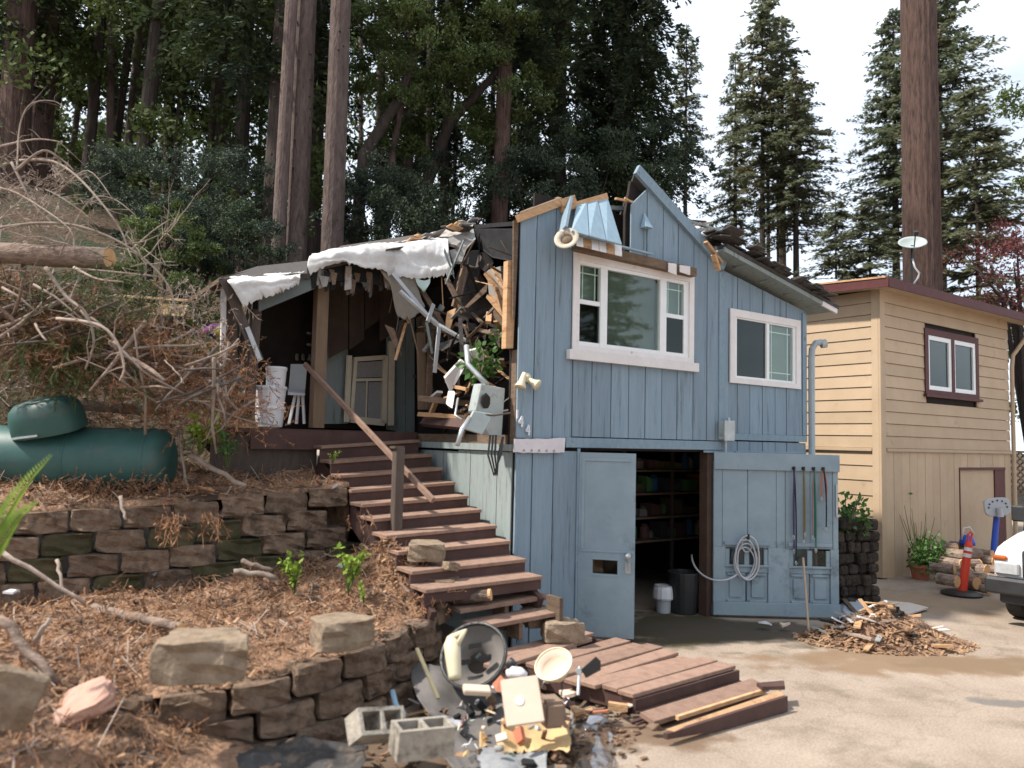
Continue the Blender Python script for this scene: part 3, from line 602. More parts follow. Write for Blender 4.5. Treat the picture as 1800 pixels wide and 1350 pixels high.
fe = gp(1474, 1090); d2 = fe-HF(3.07, -.04, 0); d2.z = 0; RL = d2.length; d2.normalize(); n2 = Vector((d2.y, -d2.x, 0))
def RD(a, b, z): return HF(3.07, -.04, 0)+d2*a+n2*b+Z*z
def rdb(name, m, *b): mb = MB(); mb.fbox(RD, *b); return mb.build(name, m, rd, bevel=.004)
k = RL/222.0
def dx(px): return (px-1248)*k
zz = lambda py: 2.04*(1085-py)/288.0+.02
holes = [(dx(1275), dx(1283), zz(990), zz(968)), (dx(1330), dx(1342), zz(990), zz(968)), (dx(1395), dx(1412), zz(996), zz(975)), (dx(1427), dx(1445), zz(996), zz(975))]
# stiles and panels; the glazed row left open
bds = [0, dx(1264), dx(1309), dx(1360), dx(1376), dx(1420), dx(1460), RL]
for i, (a, b) in enumerate(zip(bds, bds[1:])):
    rdb('door_board', BLUED, a+.002, b-.002, -.02, .02-.004*(i % 2), zz(965), 1.94)
rdb('top_rail', BLUED, -.0, RL+.01, .021, .05, zz(828), zz(798)); rdb('bottom_rail', BLUED, -.0, RL+.01, -.02, .045, zz(1083), zz(1060))
rdb('lock_rail', BLUED, 0, RL, -.02, .012, zz(1009), zz(997))
for a, b in ((0, dx(1270)), (dx(1345), dx(1383)), (dx(1455), RL)): rdb('stile', BLUED, a+.001, b-.001, -.018, .028, zz(1060), zz(965))
for a, b in ((dx(1270), dx(1345)), (dx(1383), dx(1455))):
    rdb('door_glazing_bar', BLUED, (a+b)/2-.03, (a+b)/2+.03, -.01, .02, zz(997), zz(968)); rdb('door_glazing_bar', BLUED, a, a+.05, -.01, .018, zz(997), zz(968)); rdb('door_glazing_bar', BLUED, b-.05, b, -.01, .018, zz(997), zz(968))
    rdb('door_pane', GLASSD, a, b, -.006, -.002, zz(997), zz(968))
    rdb('ledge', BLUED, a-.02, b+.02, .015, .045, zz(961), zz(955)); rdb('ledge', BLUED, a-.02, b+.02, .015, .04, zz(999), zz(995))
    m_ = (a+b)/2
    for c0, c1 in ((a+.02, m_-.03), (m_+.03, b-.02)):
        rdb('door_panel', BLUED, c0-.02, c1+.02, -.02, .0, zz(1060), zz(1009)); rdb('raised_panel', BLUED, c0+.03, c1-.03, 0, .02, zz(1052), zz(1018))
        rdb('panel_moulding', BLUED, c0, c1, .0, .026, zz(1014), zz(1010)); rdb('panel_moulding', BLUED, c0, c1, .0, .026, zz(1060), zz(1056))
rdb('drip_board', BLUED, 0, RL, -.06, -.03, .02, .14)
mb = MB(); mb.bar(RD(RL-.03, .04, zz(850)), RD(RL-.03, .04, zz(905)), .02, .02); mb.lathe(RD(RL-.03, .05, zz(905)), [(.02, 0), (.02, .02)], 8, n2); mb.build('door_stay', STEEL, rd)

# leads on hooks, hose, broom handle
def lead(px, y1, cols, label, extra=None):
    a0 = RD(dx(px), .055, zz(823)); r = thing('dog_lead', label, 'lead', a0, 'leads on the open door')
    mb = MB(); mb.tube([RD(dx(px), .05, zz(824)), RD(dx(px), .085, zz(826)), RD(dx(px), .09, zz(820))], .012); mb.lathe(RD(dx(px), .05, zz(823)), [(.022, 0), (.018, .02)], 10, n2); mb.build('hook', BLACKP, r)
    for j, (c, off, yy) in enumerate(cols):
        mb = MB(); pts = [RD(dx(px)+off*math.sin(i/9*math.pi)*.6+off*(i/9), .065+.01*j, lerp(zz(823), zz(yy), i/9)) for i in range(10)]
        mb.tube(pts, .0085, 6); mb.build('cord', c, r)
        mb = MB(); e = pts[-1]; mb.tube([e, e-Z*.03+d2*.012, e-Z*.06, e-Z*.03-d2*.012, e], .006); mb.build('clip', STEEL, r)
    return r
cP = PM('purple_cord', (.07, .05, .14), None, 5, .8); cO = PM('olive_cord', (.2, .17, .09), None, 5, .8); cG = PM('green_cord', (.04, .17, .11), None, 5, .8); cRr = PM('red_cord', (.35, .03, .03), None, 5, .8); cOr = PM('orange_cord', (.55, .17, .05), None, 5, .8); cK = PM('black_cord', (.02, .02, .025), None, 5, .8)
lead(1389, 975, [(cP, .0, 965), (cK, .02, 985), (cP, -.012, 940)], 'dark purple dog lead, leftmost on the open door')
lead(1406, 950, [(cO, .0, 948), (cO, .012, 935)], 'olive dog lead, second from the left on the open door')
lead(1424, 960, [(cG, .01, 945), (PM('pink_cord', (.3, .18, .17), None, 5, .8), -.015, 940), (cG, .016, 962)], 'green dog lead, third from the left on the open door')
lead(1441, 930, [(cOr, -.02, 872), (cRr, .03, 880), (cK, .025, 925)], 'orange and red dog lead, rightmost on the open door')
hose = thing('garden_hose', 'coiled clear grey hose hanging on the open panelled door', 'hose', RD(dx(1306), .06, zz(1000)))
HOSEM = PM('clear_grey_hose', (.42, .42, .43), (.5, .5, .51), 5, .3, 0, spec=.6)
for i in range(5):
    mb = MB(); cx, cz = dx(1304)+rnd(-.02, .02), zz(985-i*3)-.01; rx, rz = .10+.012*i, .16+.028*i
    if i == 0: cz = zz(962); rx, rz = .06, .075
    mb.tube([RD(cx+rx*math.cos(a)*(1+.06*math.sin(3*a+i)), .05+.015*i+.01*math.sin(2*a), cz-(.0 if i == 0 else .05)+rz*math.sin(a)) for a in [j*math.pi/14 for j in range(29)]], .011, 6, cap=False); mb.build('hose_loop', HOSEM, hose, smooth=True)
mb = MB(); p0, p1, p2, p3 = RD(dx(1288), .1, zz(1010)), RD(dx(1250), .25, zz(1035)), hp(1215, 1010, .15), hp(1216, 975, .3)
mb.tube([p0*(1-t)**3+p1*3*t*(1-t)**2+p2*3*t*t*(1-t)+p3*t**3 for t in [i/14 for i in range(15)]], .013, 7); mb.build('hose_tail', HOSEM, hose, smooth=True)
mb = MB(); mb.tube([RD(dx(1306), .02, zz(945)), RD(dx(1306), .13, zz(948)), RD(dx(1306), .14, zz(940))], .012); mb.build('hose_hook', BLACKP, hose)
mb = MB(); mb.tube([gp(1422, 1114, .01), RD(dx(1405), .06, zz(980))], .014, 8); tag(mb.build('broom_handle', PM('pale_stick_wood', (.36, .26, .18), (.44, .33, .24), 8, .8)), 'thin wooden pole leaning against the open panelled door', 'pole')

# inside the garage
shf = thing('garage_shelf', 'dark shelving unit with stored goods inside the garage', 'shelf', HF(3.8, 1.6, 0))
for z in (.75, 1.08, 1.42, 1.75):
    mb = MB(); mb.fbox(HF, 2.85, 4.85, 1.35, 1.85, z-.015, z+.015); mb.build('shelf_board', WOODD, shf)
for u in (2.87, 3.85, 4.83):
    mb = MB(); mb.fbox(HF, u-.02, u+.02, 1.36, 1.40, 0, 2.05); mb.build('shelf_post', POSTW, shf)
random.seed(3)
IC = [PM('stored_%d' % i, c, None, 6, .7) for i, c in enumerate([(.16, .15, .14), (.34, .09, .03), (.04, .11, .22), (.08, .2, .06), (.2, .17, .08), (.1, .07, .05), (.05, .05, .055), (.3, .29, .28), (.12, .06, .05)])]
nm = ['grey', 'orange', 'blue', 'green', 'yellow', 'brown', 'black', 'white', 'red']
for z, row in ((.77, 'low'), (1.10, 'middle'), (1.44, 'upper'), (1.77, 'top')):
    u = 2.95
    while u < 4.65:
        wd = rnd(.08, .26); h = rnd(.1, .27); i = random.randrange(9); mb = MB(); vf = 1.4+rnd(0, .12)
        if random.random() < .45: rr = rnd(.035, .08); wd = rr*2; mb.lathe(HF(u+rr, vf+rr, z+.001), [(rr*.97, 0), (rr, .01), (rr, h*.8), (rr*.6, h*.9), (rr*.55, h)], 12)
        else: sk = rnd(-.03, .03); mb.hexa([HF(u, vf, z+.001), HF(u+wd, vf+sk, z+.001), HF(u+wd, 1.7, z+.001), HF(u, 1.7, z+.001), HF(u+.01, vf, z+h), HF(u+wd-.01, vf+sk, z+h*rnd(.8, 1)), HF(u+wd-.01, 1.7, z+h), HF(u+.01, 1.7, z+h)])
        tag(mb.build('stored_carton', IC[i]), 'stored carton or tin on the dark shelves inside the garage', 'carton', 'goods on the garage shelves'); u += wd+rnd(.01, .07)
def bin_(name, label, px, py, r, h, mat, v=.45, lid=None):
    c = hp(px, py, v); c.z = .0; o = thing(name, label, 'bin', c)
    mb = MB(); mb.lathe(c, [(r*.8, 0.0), (r*.82, .01), (r, h), (r*1.06, h), (r*1.06, h+.02), (r*.94, h+.02), (r*.78, .03)], 20); mb.build('bin_body', mat, o, smooth=False)
    if lid: mb = MB(); mb.lathe(c+Z*(h-.05), [(r*.9, 0), (r*1.12, .06), (r*1.2, .02), (r*1.25, -.08), (r*1.18, -.1), (r*1.1, .02), (r*.9, .07)], 14); mb.build('bin_liner', lid, o)
    return o
bin_('trash_can', 'large black bin just inside the garage doorway', 1202, 1080, .2, .5, BLACKP, .3)
bin_('bucket', 'small grey bin with a white liner inside the garage', 1166, 1078, .11, .32, GREYP, .45, LIDW)
# ------------------------------------------------------------------ stair
st = thing('staircase', 'long brown wooden stair climbing to the wrecked porch', 'stairs', HF(-.7, 0, 0))
SP = [(738, 773), (761, 798), (779, 822), (801, 847), (824, 871), (847, 895), (874, 923), (898, 950), (926, 982), (954, 1012)]
def sidepl(x, y, du=-.1): return onpl(x, y, L0+uV*du, uV)
SW = 1.27
NS = len(SP); pts = [sidepl(*q) for q in SP]
for i in range(NS):
    v = (pts[i]-L0).dot(vV); z = pts[i].z; tilt = lerp(.075, .012, i/(NS-1))
    pv = (pts[i-1]-L0).dot(vV) if i else v+.3
    zl = lambda uu: z+(uu+.1)*tilt
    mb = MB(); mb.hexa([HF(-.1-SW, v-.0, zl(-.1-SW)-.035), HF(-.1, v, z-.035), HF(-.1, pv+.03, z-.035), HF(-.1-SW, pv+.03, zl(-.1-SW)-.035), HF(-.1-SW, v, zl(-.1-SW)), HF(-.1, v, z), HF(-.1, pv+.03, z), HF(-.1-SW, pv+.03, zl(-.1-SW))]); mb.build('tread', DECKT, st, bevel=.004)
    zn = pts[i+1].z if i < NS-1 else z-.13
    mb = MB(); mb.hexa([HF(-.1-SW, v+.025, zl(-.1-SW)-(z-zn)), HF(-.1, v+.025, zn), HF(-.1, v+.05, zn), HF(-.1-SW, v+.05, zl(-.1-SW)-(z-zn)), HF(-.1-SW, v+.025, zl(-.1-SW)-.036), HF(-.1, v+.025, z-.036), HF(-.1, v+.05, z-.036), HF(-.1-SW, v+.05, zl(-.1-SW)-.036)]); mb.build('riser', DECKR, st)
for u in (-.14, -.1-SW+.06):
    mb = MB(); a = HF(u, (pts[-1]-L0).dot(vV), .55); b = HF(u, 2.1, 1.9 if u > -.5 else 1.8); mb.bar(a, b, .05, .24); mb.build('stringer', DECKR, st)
# the two sprung lower treads, with their blocks
for (r, w_, name) in (((966, 1046), 1.0, 'sprung_tread'), ((990, 1074), .95, 'sprung_tread')):
    p = sidepl(*r, du=-.02); q = p-uV*w_-Z*.03; mb = MB(); mb.prism([p, q, q+vV*.27, p+vV*.27], -Z*.04); mb.build(name, DECKT, st, bevel=.004)
for px, py, h in ((975, 1052, .2), (905, 1085, .14), (880, 1062, .2)):
    p = sidepl(px, py, -.1 if px > 950 else -.5); mb = MB(); mb.obox(p-Z*.1, uV*.02, vV*.1, Z*h*.6); mb.build('stair_cleat', WOODD, st)
# handrail post and the fallen rail
po = thing('stair_post', 'dark brown newel post standing in front of the stair', 'post', yp(698, 960, 7.75))
c = yp(698, 965, 7.75); t_ = yp(698, 787, 7.75); mb = MB(); mb.obox((c+t_)/2-Z*.2, uV*.048, vV*.048, Z*((t_.z-c.z)/2+.2)); mb.build('post_shaft', POSTW, po, bevel=.006)
mb = MB(); mb.obox(t_+Z*.004, uV*.055, vV*.055, Z*.012); mb.build('post_cap', POSTW, po)
mb = MB(); mb.bar(yp(536, 640, 9.2), yp(762, 880, 7.6), .042, .06); tag(mb.build('fallen_handrail', DECKT, bevel=.006), 'pale wooden handrail fallen diagonally across the stair', 'rail')

# ------------------------------------------------------------------ lower platform and its broken step
pl = thing('deck_platform', 'collapsed brown plank platform at the foot of the stair', 'deck', gp(1150, 1180))
c0, c1, c2, c3 = gp(1113, 1221, .17), gp(1296, 1170, .18), gp(1022, 1108, .29), gp(868, 1150, .28)
np_ = 9; random.seed(21)
for i in range(np_):
    f0, f1 = i/np_, (i+1)/np_; e = .006/1.6
    a, b = c0.lerp(c3, f0+e), c1.lerp(c2, f0+e); a2, b2 = c0.lerp(c3, f1-e), c1.lerp(c2, f1-e); j = Z*(rnd(-.006, .006)+.03*(i == 7)+.02*(i == 4)); sh = (b-a).normalized()*rnd(-.07, .03)*(i > 0)
    if i == 7: sh += (b-a).normalized()*-.25
    jl, jr = Z*rnd(-.012, .02), Z*rnd(-.012, .02); yw = (a2-a).normalized()*rnd(-.012, .012); mb = MB(); mb.prism([a+j+sh+jl+yw, b+j+sh+jr-yw, b2+j+sh+jr-yw, a2+j+sh+jl+yw], -Z*.035); mb.build('plank', DECKT, pl, bevel=.004)
dn_ = (c0-c3).normalized()*.02
mb = MB(); mb.prism([c0+dn_-Z*.036, c1+dn_-Z*.036, c1+dn_-Z*.12, c0+dn_-Z*.12], -dn_*1.2); mb.build('front_board', DECKR, pl)
mb = MB(); mb.prism([c0+dn_*2-Z*.122, c1+dn_*2-Z*.122, c1+dn_*2-Z*.16, c0+dn_*2-Z*.155], -dn_*2.5); mb.build('front_board', DECKR, pl)
mb = MB(); e_ = (c1-c0).normalized()*.03; mb.prism([c0+e_-Z*.036, c3+e_-Z*.036, c3+e_-Z*.2, c0+e_-Z*.15], e_); mb.build('side_board', DECKR, pl)
mb = MB(); mb.prism([c1-e_-Z*.036, c2-e_-Z*.036, c2-e_-Z*.26, c1-e_-Z*.16], -e_); mb.build('side_board', DECKR, pl)
mb = MB(); mb.bar(c0-Z*.09-e_*2, c0-Z*.09-e_*4-dn_*6, .05, .05); mb.build('broken_end', WOODL, pl)
bs_ = thing('broken_step', 'splintered brown step lying tilted before the platform', 'step', gp(1270, 1260))
a, b = gp(1125, 1252, .09), gp(1322, 1192, .11); a2, b2 = gp(1150, 1268, .075), gp(1352, 1208, .09)
mb = MB(); mb.prism([a, a2, b2, b], -Z*.035); mb.build('plank', DECKT, bs_)
a, b = gp(1170, 1282, .10), gp(1372, 1213, .13); a2, b2 = gp(1185, 1286, .09), gp(1378, 1222, .12)
mb = MB(); mb.prism([a, a2, b2, b], -Z*.03); mb.build('plank', WOODL, bs_)
a, b = gp(1166, 1288, .09), gp(1378, 1222, .13); mb = MB(); m0 = a.lerp(b, .45); mb.prism([a, m0, b, b-Z*.12, m0-Z*.10, a-Z*.04], (dn_).normalized()*.03); mb.build('front_board', DECKR, bs_)
mb = MB(); mb.prism([gp(1330, 1200, .17), gp(1378, 1196, .17), gp(1380, 1206, .17), gp(1340, 1207, .16)], -Z*.03); mb.build('splintered_end', DECKR, bs_)
mb = MB(); mb.bar(gp(1190, 1262, .1), gp(1340, 1215, .11), .03, .03); mb.build('splintered_batten', WOODL, bs_)

# ------------------------------------------------------------------ porch
po_ = thing('porch', 'collapsed dark porch at the top of the stair under torn roofing', 'porch', HF(-1.5, 2.2, 2.0))
def pq(name, mat, mb, **k): return mb.build(name, mat, po_, **k)
mb = MB(); mb.fbox(HF, -2.45, .0, 2.16, 4.2, 2.16, 2.215); pq('porch_floor', DECKR, mb)
mb = MB(); mb.fbox(HF, -2.1, -.02, 2.13, 2.155, 1.98, 2.2); pq('porch_fascia', DECKR, mb)
mb = MB(); mb.fbox(HF, -2.5, -1.3, 2.2, 2.24, 1.3, 2.15); pq('porch_skirt', POSTW, mb)
def post(px0, py0, px1, py1, w_, mat, v=2.25, name='porch_post'):
    mb = MB(); a, b = hp(px0, py0, v), hp(px1, py1, v); mb.bar(a, b, w_, w_, up=vV); return pq(name, mat, mb)
POSTT = PM('tan_brown_post', (.15, .1, .065), (.2, .135, .09), 7, .8, .2, (3, 3, .5))
post(556, 752, 566, 485, .14, POSTT); post(438, 720, 450, 545, .10, POSTW); post(404, 715, 404, 510, .13, POSTW)
post(391, 690, 393, 505, .05, WHITEW, 2.1)
# back wall with the screen door
BW = 3.35
mb = MB()
for i in range(3):
    x0 = 680+i*16.5; mb2 = MB(); mb2.prism([hp(x0, 755+i*3, BW), hp(x0+15.8, 757+i*3.4, BW), hp(x0+15.5, 560, BW), hp(x0, 566, BW)], vV*.03); pq('siding_board', GREYW, mb2)
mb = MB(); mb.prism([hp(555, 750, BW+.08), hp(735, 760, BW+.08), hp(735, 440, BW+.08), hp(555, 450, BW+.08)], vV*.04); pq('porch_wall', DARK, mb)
mb = MB(); mb.prism([hp(560, 745, BW+.02), hp(612, 745, BW+.02), hp(612, 560, BW+.02), hp(560, 560, BW+.02)], vV*.03); pq('porch_wall_panel', GREYW, mb)
sd = MB().bar(hp(616, 738, BW-.12), hp(624, 632, BW-.12), .05, .07, up=vV).build('screen_door', CREAM, po_)
def sdb(n, m, a, b, w_, h): mb = MB(); mb.bar(hp(*a, BW-.12), hp(*b, BW-.12), w_, h, up=vV); return mb.build(n, m, sd)
sdb('door_stile', CREAM, (674, 744), (677, 626), .07, .05); sdb('door_rail', CREAM, (622, 632), (678, 628), .06, .05); sdb('door_rail', CREAM, (616, 737), (675, 743), .09, .05)
sdb('door_rail', CREAM, (620, 668), (676, 667), .04, .03); sdb('door_bar', CREAM, (645, 669), (643, 738), .02, .02)
for q in ([(622, 664), (674, 663), (675, 634), (624, 637)], [(618, 735), (642, 736), (644, 672), (621, 672)], [(646, 736), (671, 738), (673, 671), (648, 672)]):
    mb = MB(); mb.prism([hp(x, y, BW-.10) for x, y in q], vV*.006); mb.build('screen_mesh', PM('grey_mesh', (.22, .21, .2), (.28, .27, .26), 40, .8), sd)
mb = MB(); mb.bar(hp(686, 748, BW-.13), hp(688, 600, BW-.13), .09, .05, up=vV); pq('door_frame', CREAM, mb); mb = MB(); mb.bar(hp(609, 742, BW-.13), hp(614, 625, BW-.13), .06, .05, up=vV); pq('door_frame', CREAM, mb)
# hanging brown ceiling sheets behind the post
for x0, x1, y0, y1 in ((578, 612, 470, 630), (614, 640, 460, 615), (642, 668, 470, 580), (668, 700, 480, 600)):
    mb = MB(); mb.prism([hp(x0, y1, BW-.25), hp(x1, y1-18, BW-.2), hp(x1, y0, BW-.35), hp(x0, y0, BW-.35)], vV*.015); pq('hanging_ceiling_sheet', PM('brown_ceiling_board', (.06, .042, .032), (.085, .06, .045), 5, .85), mb)
# the far dark room on the left with its back wall, a lit window frame, shelves
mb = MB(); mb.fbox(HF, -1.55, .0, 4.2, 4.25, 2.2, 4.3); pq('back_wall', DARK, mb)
for a, b in (((522, 585), (522, 632)), ((545, 586), (545, 632)), ((522, 586), (545, 586)), ((522, 632), (545, 632)), ((533, 586), (533, 632)), ((522, 606), (545, 606))):
    mb = MB(); mb.bar(hp(*a, 4.7), hp(*b, 4.1), .035, .03, up=vV); pq('window_bar', PM('dim_cream', (.3, .27, .2), None, 5, .8), mb)
# roof pieces
ROOFS = [('porch_roof', SHING, [hp(540, 470, 2.0), hp(690, 436, 2.0), hp(735, 412, 4.6), hp(600, 432, 4.6)], .07), ('porch_roof', WOODD, [hp(332, 524, 2.3), hp(388, 486, 2.0), hp(470, 470, 4.4), hp(420, 480, 4.4)], .05), ('porch_roof', SHING, [hp(385, 490, 1.95), hp(545, 480, 1.95), hp(600, 452, 4.6), hp(452, 468, 4.6)], .06)]
for n, m, q, th in ROOFS: mb = MB(); mb.prism(q, -Z*th); pq(n, m, mb)
mb = MB(); mb.prism([hp(455, 548, 2.0), hp(552, 508, 2.0), hp(552, 490, 2.0), hp(455, 500, 2.0)], vV*.03); pq('eave_fascia', PM('dim_grey_green', (.12, .145, .14), (.15, .17, .165), 6, .8), mb)
mb = MB(); mb.prism([hp(548, 490, 2.05), hp(668, 500, 2.0), hp(668, 462, 2.0), hp(548, 462, 2.05)], vV*.04); pq('torn_felt', CHAR, mb)
mb = MB(); mb.prism([hp(606, 510, 1.97), hp(618, 508, 1.97), hp(618, 468, 1.97), hp(608, 468, 1.97)], vV*.02); pq('felt_strip', SHINGG, mb)
mb = MB(); mb.bar(hp(394, 490, 1.9), hp(456, 634, 1.9), .10, .02, up=vV); pq('bent_gutter', POSTW, mb)
mb = MB(); mb.bar(hp(434, 575, 1.88), hp(457, 634, 1.88), .05, .02, up=vV); pq('gutter_end', STEEL, mb)
# broken shingle sheets between porch and house
random.seed(9)
for q in ([(682, 436, 2.6), (760, 408, 2.6), (834, 390, 2.2), (826, 408, 1.9), (770, 430, 1.9)], [(770, 425, 1.8), (832, 402, 1.9), (836, 420, 1.7), (815, 442, 1.6), (800, 430, 1.6)], [(790, 440, 1.65), (822, 432, 1.6), (812, 460, 1.55), (796, 458, 1.6)]):
    pp = [hp(*x) for x in q]; mb = MB(); mb.prism(pp, -Z*.03+vV*.02); pq('shingle_sheet', SHINGG, mb)
for i in range(26):
    x = rnd(672, 835); y = lerp(437, 392, (x-680)/150)+rnd(-4, 8); mb = MB(); c = hp(x, y, rnd(1.8, 2.6)); mb.obox(c, (uV+Z*rnd(-.3, .5))*rnd(.05, .13), (vV+Z*rnd(-.4, .2))*rnd(.05, .1), Z*.007); pq('loose_shingle', [SHINGG, WOODL, SHING][i % 3], mb)

# tarps
def cloth(name, label, rows, mat, wr=.03, sub=10, seed=1):
    rows = [[Vector(p) for p in r] for r in rows]; nr, nc = len(rows), len(rows[0]); R = (nr-1)*sub+1; Cn = (nc-1)*sub+1; vs = []
    def cr(a, b, c, d, t): return .5*((2*b)+(c-a)*t+(2*a-5*b+4*c-d)*t*t+(3*b-a-3*c+d)*t**3)
    def row(i, x):
        k = min(int(x), nc-2); t = x-k; r = rows[i]; return cr(r[max(k-1, 0)], r[k], r[k+1], r[min(k+2, nc-1)], t)
    for i in range(R):
        y = i/sub; k = min(int(y), nr-2); t = y-k
        for j in range(Cn):
            x = j/sub; p = cr(row(max(k-1, 0), x), row(k, x), row(k+1, x), row(min(k+2, nr-1), x), t)
            p = p + Vector((nz3(p+Vector((seed, 0, 0)), 3.1), nz3(p+Vector((0, seed, 5)), 3.1), nz3(p+Vector((9, seed, 0)), 3.1)))*wr + Vector((0, -.6, .7))*wr*(1.1*(.35-abs(nz3(p, 4.5)))+.7*(.3-abs(nz3(Vector((p.x*13, p.y*13, p.z*4)), 1)))); p = p+Vector((0, 0, .05*nz3((j*.9, seed, 2))+.03*nz3((j*2.3, seed, 5))))*(i/(R-1))**4; vs.append(p)
    fs = [(i*Cn+j, i*Cn+j+1, (i+1)*Cn+j+1, (i+1)*Cn+j) for i in range(R-1) for j in range(Cn-1)]
    mb = MB(); mb.add(vs, fs); o = mb.build(name, mat, smooth=True)
    s_ = o.modifiers.new('thick', 'SOLIDIFY'); s_.thickness = .003
    return tag(o, label, 'tarp')
cloth('tarp', 'large white tarp hanging over the edge of the broken porch roof', [
    [hp(556, 447, 2.6), hp(610, 437, 2.8), hp(665, 432, 2.9), hp(720, 427, 2.8), hp(765, 423, 2.6), hp(788, 424, 2.2)],
    [hp(547, 450, 1.95), hp(607, 440, 1.9), hp(662, 434, 1.9), hp(722, 428, 1.9), hp(765, 425, 1.8), hp(786, 426, 1.7)],
    [hp(543, 468, 1.82), hp(604, 459, 1.8), hp(660, 468, 1.8), hp(716, 472, 1.75), hp(762, 470, 1.65), hp(793, 462, 1.55)],
    [hp(547, 486, 1.85), hp(603, 464, 1.82), hp(660, 475, 1.8), hp(714, 490, 1.75), hp(760, 488, 1.65), hp(799, 482, 1.55)]], TARP, .045, 14, 2)
cloth('tarp', 'smaller white tarp draped over the left porch eave', [
    [hp(398, 490, 2.5), hp(440, 484, 2.6), hp(490, 480, 2.6), hp(534, 478, 2.5)],
    [hp(404, 497, 1.86), hp(442, 492, 1.86), hp(490, 486, 1.86), hp(532, 483, 1.86)],
    [hp(416, 522, 1.82), hp(452, 510, 1.8), hp(492, 502, 1.8), hp(528, 495, 1.82)],
    [hp(427, 541, 1.84), hp(462, 526, 1.82), hp(498, 513, 1.82), hp(527, 501, 1.84)]], TARP, .045, 14, 5)
cloth('torn_sheet', 'dirty grey torn sheet hanging below the white tarp', [
    [hp(668, 475, 1.85), hp(700, 485, 1.8), hp(730, 492, 1.75)], [hp(690, 520, 1.9), hp(712, 520, 1.85), hp(735, 512, 1.8)], [hp(700, 555, 1.95), hp(722, 560, 1.9), hp(745, 540, 1.8)]], PM('dirty_sheet', (.24, .22, .19), (.32, .3, .27), 4, .8), .05, 8, 8)
cloth('torn_sheet', 'pale mint rag hanging from the tarp corner', [[hp(730, 490, 1.72), hp(745, 494, 1.7), hp(757, 490, 1.66)], [hp(734, 502, 1.72), hp(745, 506, 1.7), hp(756, 498, 1.66)], [hp(743, 512, 1.72), hp(745, 513, 1.7), hp(748, 510, 1.66)]], PM('mint_rag', (.5, .62, .58), None, 4, .7), .01, 5, 3)

def rdir_():
    return Vector((random.gauss(0, 1), random.gauss(0, 1), random.gauss(0, 1))).normalized()
# wreckage inside the torn wall
wk = thing('wreckage', 'splintered lumber and torn wall framing inside the broken corner', 'debris', HF(.2, 1.2, 2.2))
def wb(n, m, a, b, w_, h): mb = MB(); mb.bar(hp(*a), hp(*b), w_, h, up=vV); return mb.build(n, m, wk)
for a, b, w_, m in [((785, 490, 1.5), (815, 550, 1.2), .06, WOODD), ((818, 470, 1.4), (800, 540, 1.4), .09, POSTT), ((855, 480, 1.0), (893, 535, .7), .07, WOODL), ((866, 470, .9), (895, 520, .6), .05, WOODL), ((735, 500, 1.9), (790, 590, 1.6), .06, WOODD), ((740, 585, 2.0), (742, 720, 2.0), .1, POSTT), ((757, 585, 1.9), (753, 720, 1.9), .07, WOODD), ((735, 700, 1.6), (850, 712, 1.2), .07, WOODD), ((735, 728, 1.7), (840, 735, .9), .05, WOODL), ((800, 570, 1.5), (880, 590, .9), .05, WOODD), ((860, 520, .8), (893, 560, .5), .08, WOODL), ((745, 740, 1.8), (830, 748, .8), .12, DECKR), ((872, 505, .6), (890, 570, .5), .05, WOODL)]:
    wb('broken_timber', m, a, b, w_, w_*.5)
wb('pale_panel', PM('dim_white_board', (.3, .28, .26), (.36, .33, .3), 4, .8), (870, 500, 1.2), (880, 500, 1.2), .4, .3)
mb = MB(); mb.prism([hp(866, 470, 1.3), hp(892, 478, 1.1), hp(890, 540, 1.1), hp(868, 520, 1.3)], vV*.02); mb.build('torn_plasterboard', CREAM, wk)
mb = MB(); mb.prism([hp(820, 452, 1.5), hp(842, 446, 1.5), hp(855, 462, 1.5), hp(838, 470, 1.5), hp(824, 468, 1.5)], vV*.05); mb.build('torn_insulation', BEIGE, wk)
random.seed(14)
for i in range(60):      # small chunks heaped on the floor
    x, y = rnd(745, 892), rnd(560, 745); v = lerp(2.0, .4, (x-740)/150)+rnd(-.2, .5); mb = MB(); c = hp(x, y, max(.25, v)); d = Vector((rnd(-1, 1), rnd(-1, 1), rnd(-.7, .7))).normalized(); mb.bar(c-d*rnd(.05, .22), c+d*rnd(.05, .22), rnd(.02, .08), rnd(.01, .04)); mb.build('splinter', random.choice([WOODL, WOODD, WOODD, DARK, WHITEW, SHINGG]), wk)
mb = MB(); mb.tube([hp(703, 512, 1.7), hp(770, 572, 1.5), hp(830, 605, 1.2)], [.03, .035, .025], 6); mb.build('bent_gutter', STEEL, wk)
for a, b in (((772, 575, 1.45), (764, 655, 1.45)), ((690, 480, 1.75), (752, 555, 1.6)), ((762, 535, 1.6), (752, 565, 1.5))):
    mb = MB(); mb.bar(hp(*a), hp(*b), .045, .02, up=vV); mb.build('gutter_strap', GREYP, wk)
for q in ([(782, 665, 1.2), (812, 632, 1.2), (820, 640, 1.15), (792, 690, 1.2)], [(820, 618, 1.0), (848, 612, .9), (858, 628, .9), (832, 640, 1.0)], [(790, 690, 1.2), (800, 690, 1.1), (795, 718, 1.1), (786, 712, 1.2)]):
    mb = MB(); mb.prism([hp(*x) for x in q], vV*.03+Z*.02); mb.build('torn_white_sheeting', WHITEW, wk)
random.seed(15)
